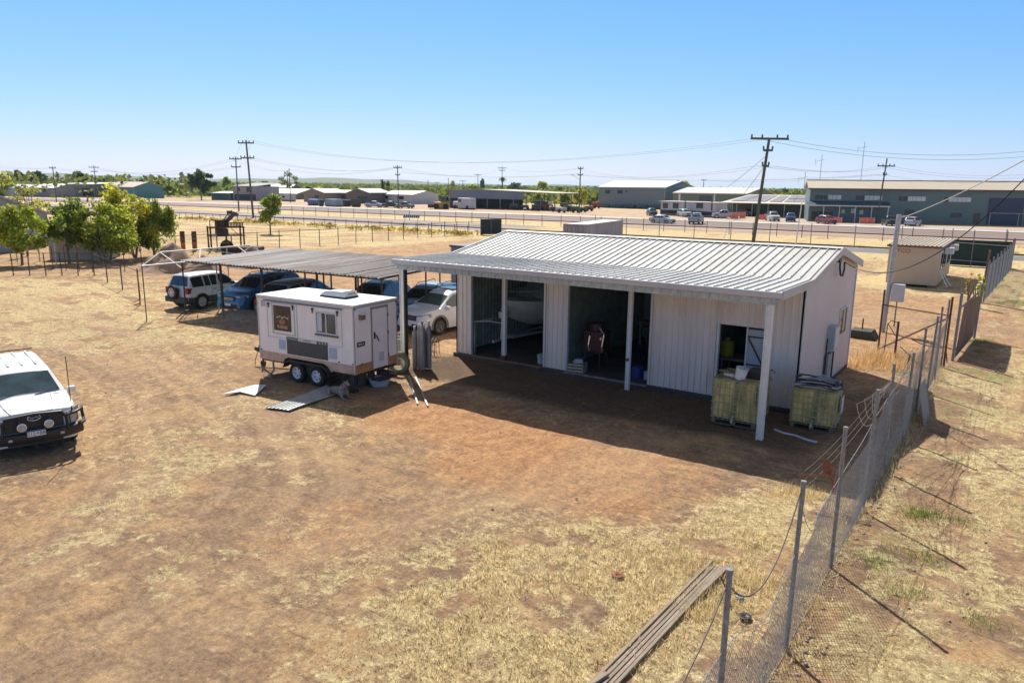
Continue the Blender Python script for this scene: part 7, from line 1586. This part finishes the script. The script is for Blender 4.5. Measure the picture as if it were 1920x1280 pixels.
fcar('white hatchback parked against the warehouse wall','hatch',1711,423.5,80,(.5,.5,.56)); fcar('dark green utility with white canopy by the service pole','ute',1667,423,-70,(.03,.05,.04),cat='utility',name='parked_utility')
fcar('white utility parked before the white cottage','ute',702,389,20,(.45,.47,.5),cat='utility',name='parked_utility'); fcar('black utility behind the cottage pole','ute',733,389.5,20,(.05,.05,.055),cat='utility',name='parked_utility'); fcar('grey utility right of the cottage pole','ute',760,390.5,10,(.2,.2,.21),cat='utility',name='parked_utility')
fcar('dark sedan on the far left road edge','sedan',350,368,10,(.06,.07,.09)); fcar('silver sedan beside the two storey flats','sedan',495,376,20,(.3,.33,.35))
# caravan, boat cover, containers, loader, truck, orange barriers
def crate(name,lb,cat,a,b,ty,depth,mat,bev=.1,extra=None):
    A=G(*a); B=G(*b); e=B-A; h=HG(a[0],a[1],ty); t=thing(name,lb,cat,(A.x,A.y,0),math.atan2(e.y,e.x)); mb=MB(); mb.box(0,0,.25,e.length,depth,h); mb.build('body',mat,t,bevel=bev)
    mb=MB(); mb.box(.3,.1,0,e.length-.3,depth-.1,.3); mb.build('base',BLACKP,t)
    if extra: 
        for (u0,v0,u1,v1,m) in extra: mb=MB(); L_=e.length; mb.box(u0*L_,-.03,v0*h,u1*L_,-.002,v1*h); mb.build('window',m,t)
    return t
crate('caravan','white caravan parked before the low brick house','caravan',(524,377),(545,378),362,2.2,WHH,.3,[(.25,.45,.5,.65,WIND),(.1,.1,.9,.2,pm('grey_stripe',(.25,.27,.28),.6))])
crate('covered_boat','blue covered boat on the roadside verge','boat',(575,385),(593,385.5),373,2.2,pm('blue_tarpaulin',(.12,.16,.32),.7,0,.1,2),.55)
crate('steel_tank','pale blue steel box beside the covered boat','container',(609,387),(630,388),373,2.4,pm('pale_blue_steel',(.25,.29,.34),.6,0,.1,2),.05); crate('green_bin','dark green bin left of the pale blue steel box','bin',(599,387),(608,387),374,2.0,pm('dark_green_bin',(.03,.07,.06),.6),.05)
crate('tool_locker','small dark locker with white lid on the verge','locker',(637,387),(648,387.5),375,2.0,DARKP,.05); crate('picket_screen','dark slatted screen before the dark gabled house','screen',(658,388),(675,388.5),373,.5,pm('dark_screen',(.07,.06,.06),.8),.02)
t=crate('wheel_loader','yellow wheel loader parked left of the machinery shed','loader',(812,392),(838,392.5),379,2.4,pm('machine_yellow',(.42,.26,.05),.6,0,.3,1),.2)
mb=MB(); mb.box(2.0,.4,1.9,3.6,2.0,3.4); mb.build('cab',GLASS,t,bevel=.1); mb=MB(); mb.box(-1.6,.2,.3,-.2,2.3,1.3); mb.beam((-.3,1.2,.9),(1.2,1.2,1.7),.4,.4); mb.build('bucket',RUST,t,bevel=.1)
for x in (.9,3.6): mb=MB(); mb.lathe([(0,-.3),(.7,-.3),(.75,0),(.7,.3),(0,.3)],(x,-.1,.75),12,'y'); mb.build('wheel',RUBBER,t)
t=crate('white_truck','white prime mover parked under the machinery shed','truck',(858,392),(880,393),371,2.4,pm('truck_white',(.5,.51,.55),.5,0,.1,1),.15)
mb=MB(); mb.box(-2.4,.2,.8,0,2.2,2.0); mb.build('bonnet',pm('truck_white',(.5,.51,.55)),t,bevel=.2); mb=MB(); mb.box(.3,-.03,1.9,1.5,-.002,2.7); mb.build('window',GLASS,t)
for x in (-1.4,4.0): mb=MB(); mb.lathe([(0,-.2),(.5,-.2),(.52,0),(.5,.2),(0,.2)],(x,.1,.52),12,'y'); mb.build('wheel',RUBBER,t)
ORG=pm('orange_barrier_mesh',(.75,.17,.10),.7,0,.25,3)
for (a,b,ty,lb) in (((1371,412),(1384,411.5),399,'orange mesh barrier beside the silver utility'),((1386,411),(1397,410.5),398,'orange mesh barrier before the maroon wagon'),((1421,413),(1438,414),402,'orange mesh barrier between the tallest pole and the white tray utility'),((1562,418.5),(1578,419.5),407,'orange mesh barrier right of the red hatchback'),((1611,420),(1639,421),408,'long orange mesh barrier at the end of the warehouse awning')):
    A=G(*a); B=G(*b); e=B-A; h=HG(a[0],a[1],ty); t=thing('mesh_barrier',lb,'barrier',(A.x,A.y,0),math.atan2(e.y,e.x),'orange mesh barriers'); mb=MB(); mb.box(0,0,.15,e.length,.03,h); mb.build('mesh_sheet',ORG,t)
    for x in (0,e.length/2,e.length): mb=MB(); mb.tube([(x,-.04,0),(x,-.04,h+.08)],.03,5); mb.build('stake',WHITEP,t)
# clutter of farm machinery right of the machinery shed
CL=[pm('clutter_dark',(.06,.055,.05),.8,.1,.3,1),pm('clutter_white',(.42,.42,.42),.7,0,.2,1),pm('clutter_red',(.25,.07,.05),.7,0,.2,1),pm('clutter_green',(.05,.13,.08),.7,0,.2,1)]
pos=[(965,394),(984,393),(1003,396),(1022,395),(1040,397),(1052,399),(1066,397),(1078,399),(1092,398),(1104,396),(1030,389),(1058,390),(1118,391)]
wd=['front','plain','tall','striped','wide','narrow','low','central','long','pale','rear','small','last']
ds=['dark plough frame under the machinery shed end','white tool cabinet on the verge by the machinery shed','dark cultivator beside the white cabinet','red seed box on wheels right of the cultivator','black spray tank on a frame near the lamp pole','white spray tank near the lamp pole','dark slasher deck below the lamp pole','green hay rake right of the slasher deck','green and dark baler left of the blue grey shed','pink red drum stand before the blue grey shed','white drum behind the cultivator','dark trailer frame behind the spray tank','red pump trailer before the blue grey shed door']
for i,(px,py) in enumerate(pos):
    g_=G(px,py); t=thing('farm_implement',ds[i],'farm machine',tuple(g_),R(rnd.uniform(-40,20)),'farm implements on the verge'); m=CL[[0,1,0,2,0,1,0,3,3,2,1,0,2][i]]
    L_=rnd.uniform(1.6,2.8); mb=MB(); mb.box(-L_/2,-.7,.5,L_/2,.7,rnd.uniform(1.1,1.9)); mb.build('hopper',m,t,bevel=.15)
    mb=MB(); mb.beam((-L_/2-1,0,.5),(L_/2+.6,0,.5),.12); mb.beam((-L_/2,-.8,.45),(L_/2,-.8,.45),.1); mb.beam((0,0,1.2),(.5,.2,2.1),.1); mb.build('frame',CL[0],t)
    for s in (-1,1): mb=MB(); mb.lathe([(0,-.12),(.42,-.12),(.45,0),(.42,.12),(0,.12)],(.2,s*.9,.45),10,'y'); mb.build('wheel',RUBBER,t)
t=thing('orange_planter','orange farm planter standing beside the far left road','farm machine',tuple(G(165,378)),R(-25)); mb=MB()
for k in range(5): mb.beam((-2.4+1.2*k,-.4,.2),(-2.4+1.2*k,.4,1.6),.2)
mb.beam((-3,0,1.0),(3,0,1.0),.25); mb.beam((-3,0,1.6),(3,0,1.6),.18); mb.build('toolbar',pm('faded_orange_paint',(.5,.2,.10),.7,0,.2,1),t)
mb=MB(); mb.lathe([(0,-.2),(.6,-.2),(.6,.2),(0,.2)],(-2.8,0,.6),10,'y'); mb.build('wheel',RUBBER,t)
# ---------------------------------------------------------------- dusty air
hm=bpy.data.materials.new('dusty_air'); hm.use_nodes=True; nt=hm.node_tree
for n in list(nt.nodes):
    if n.type!='OUTPUT_MATERIAL': nt.nodes.remove(n)
pv=nt.nodes.new('ShaderNodeVolumePrincipled'); pv.inputs['Color'].default_value=(.55,.85,.98,1); pv.inputs['Density'].default_value=.00008; pv.inputs['Anisotropy'].default_value=.3
nt.links.new(pv.outputs[0],[n for n in nt.nodes if n.type=='OUTPUT_MATERIAL'][0].inputs['Volume'])
mb=MB(); mb.box(-7300,-700,-2.5,6300,9400,75); hz=mb.build('haze',hm); tag(hz,kind='stuff')
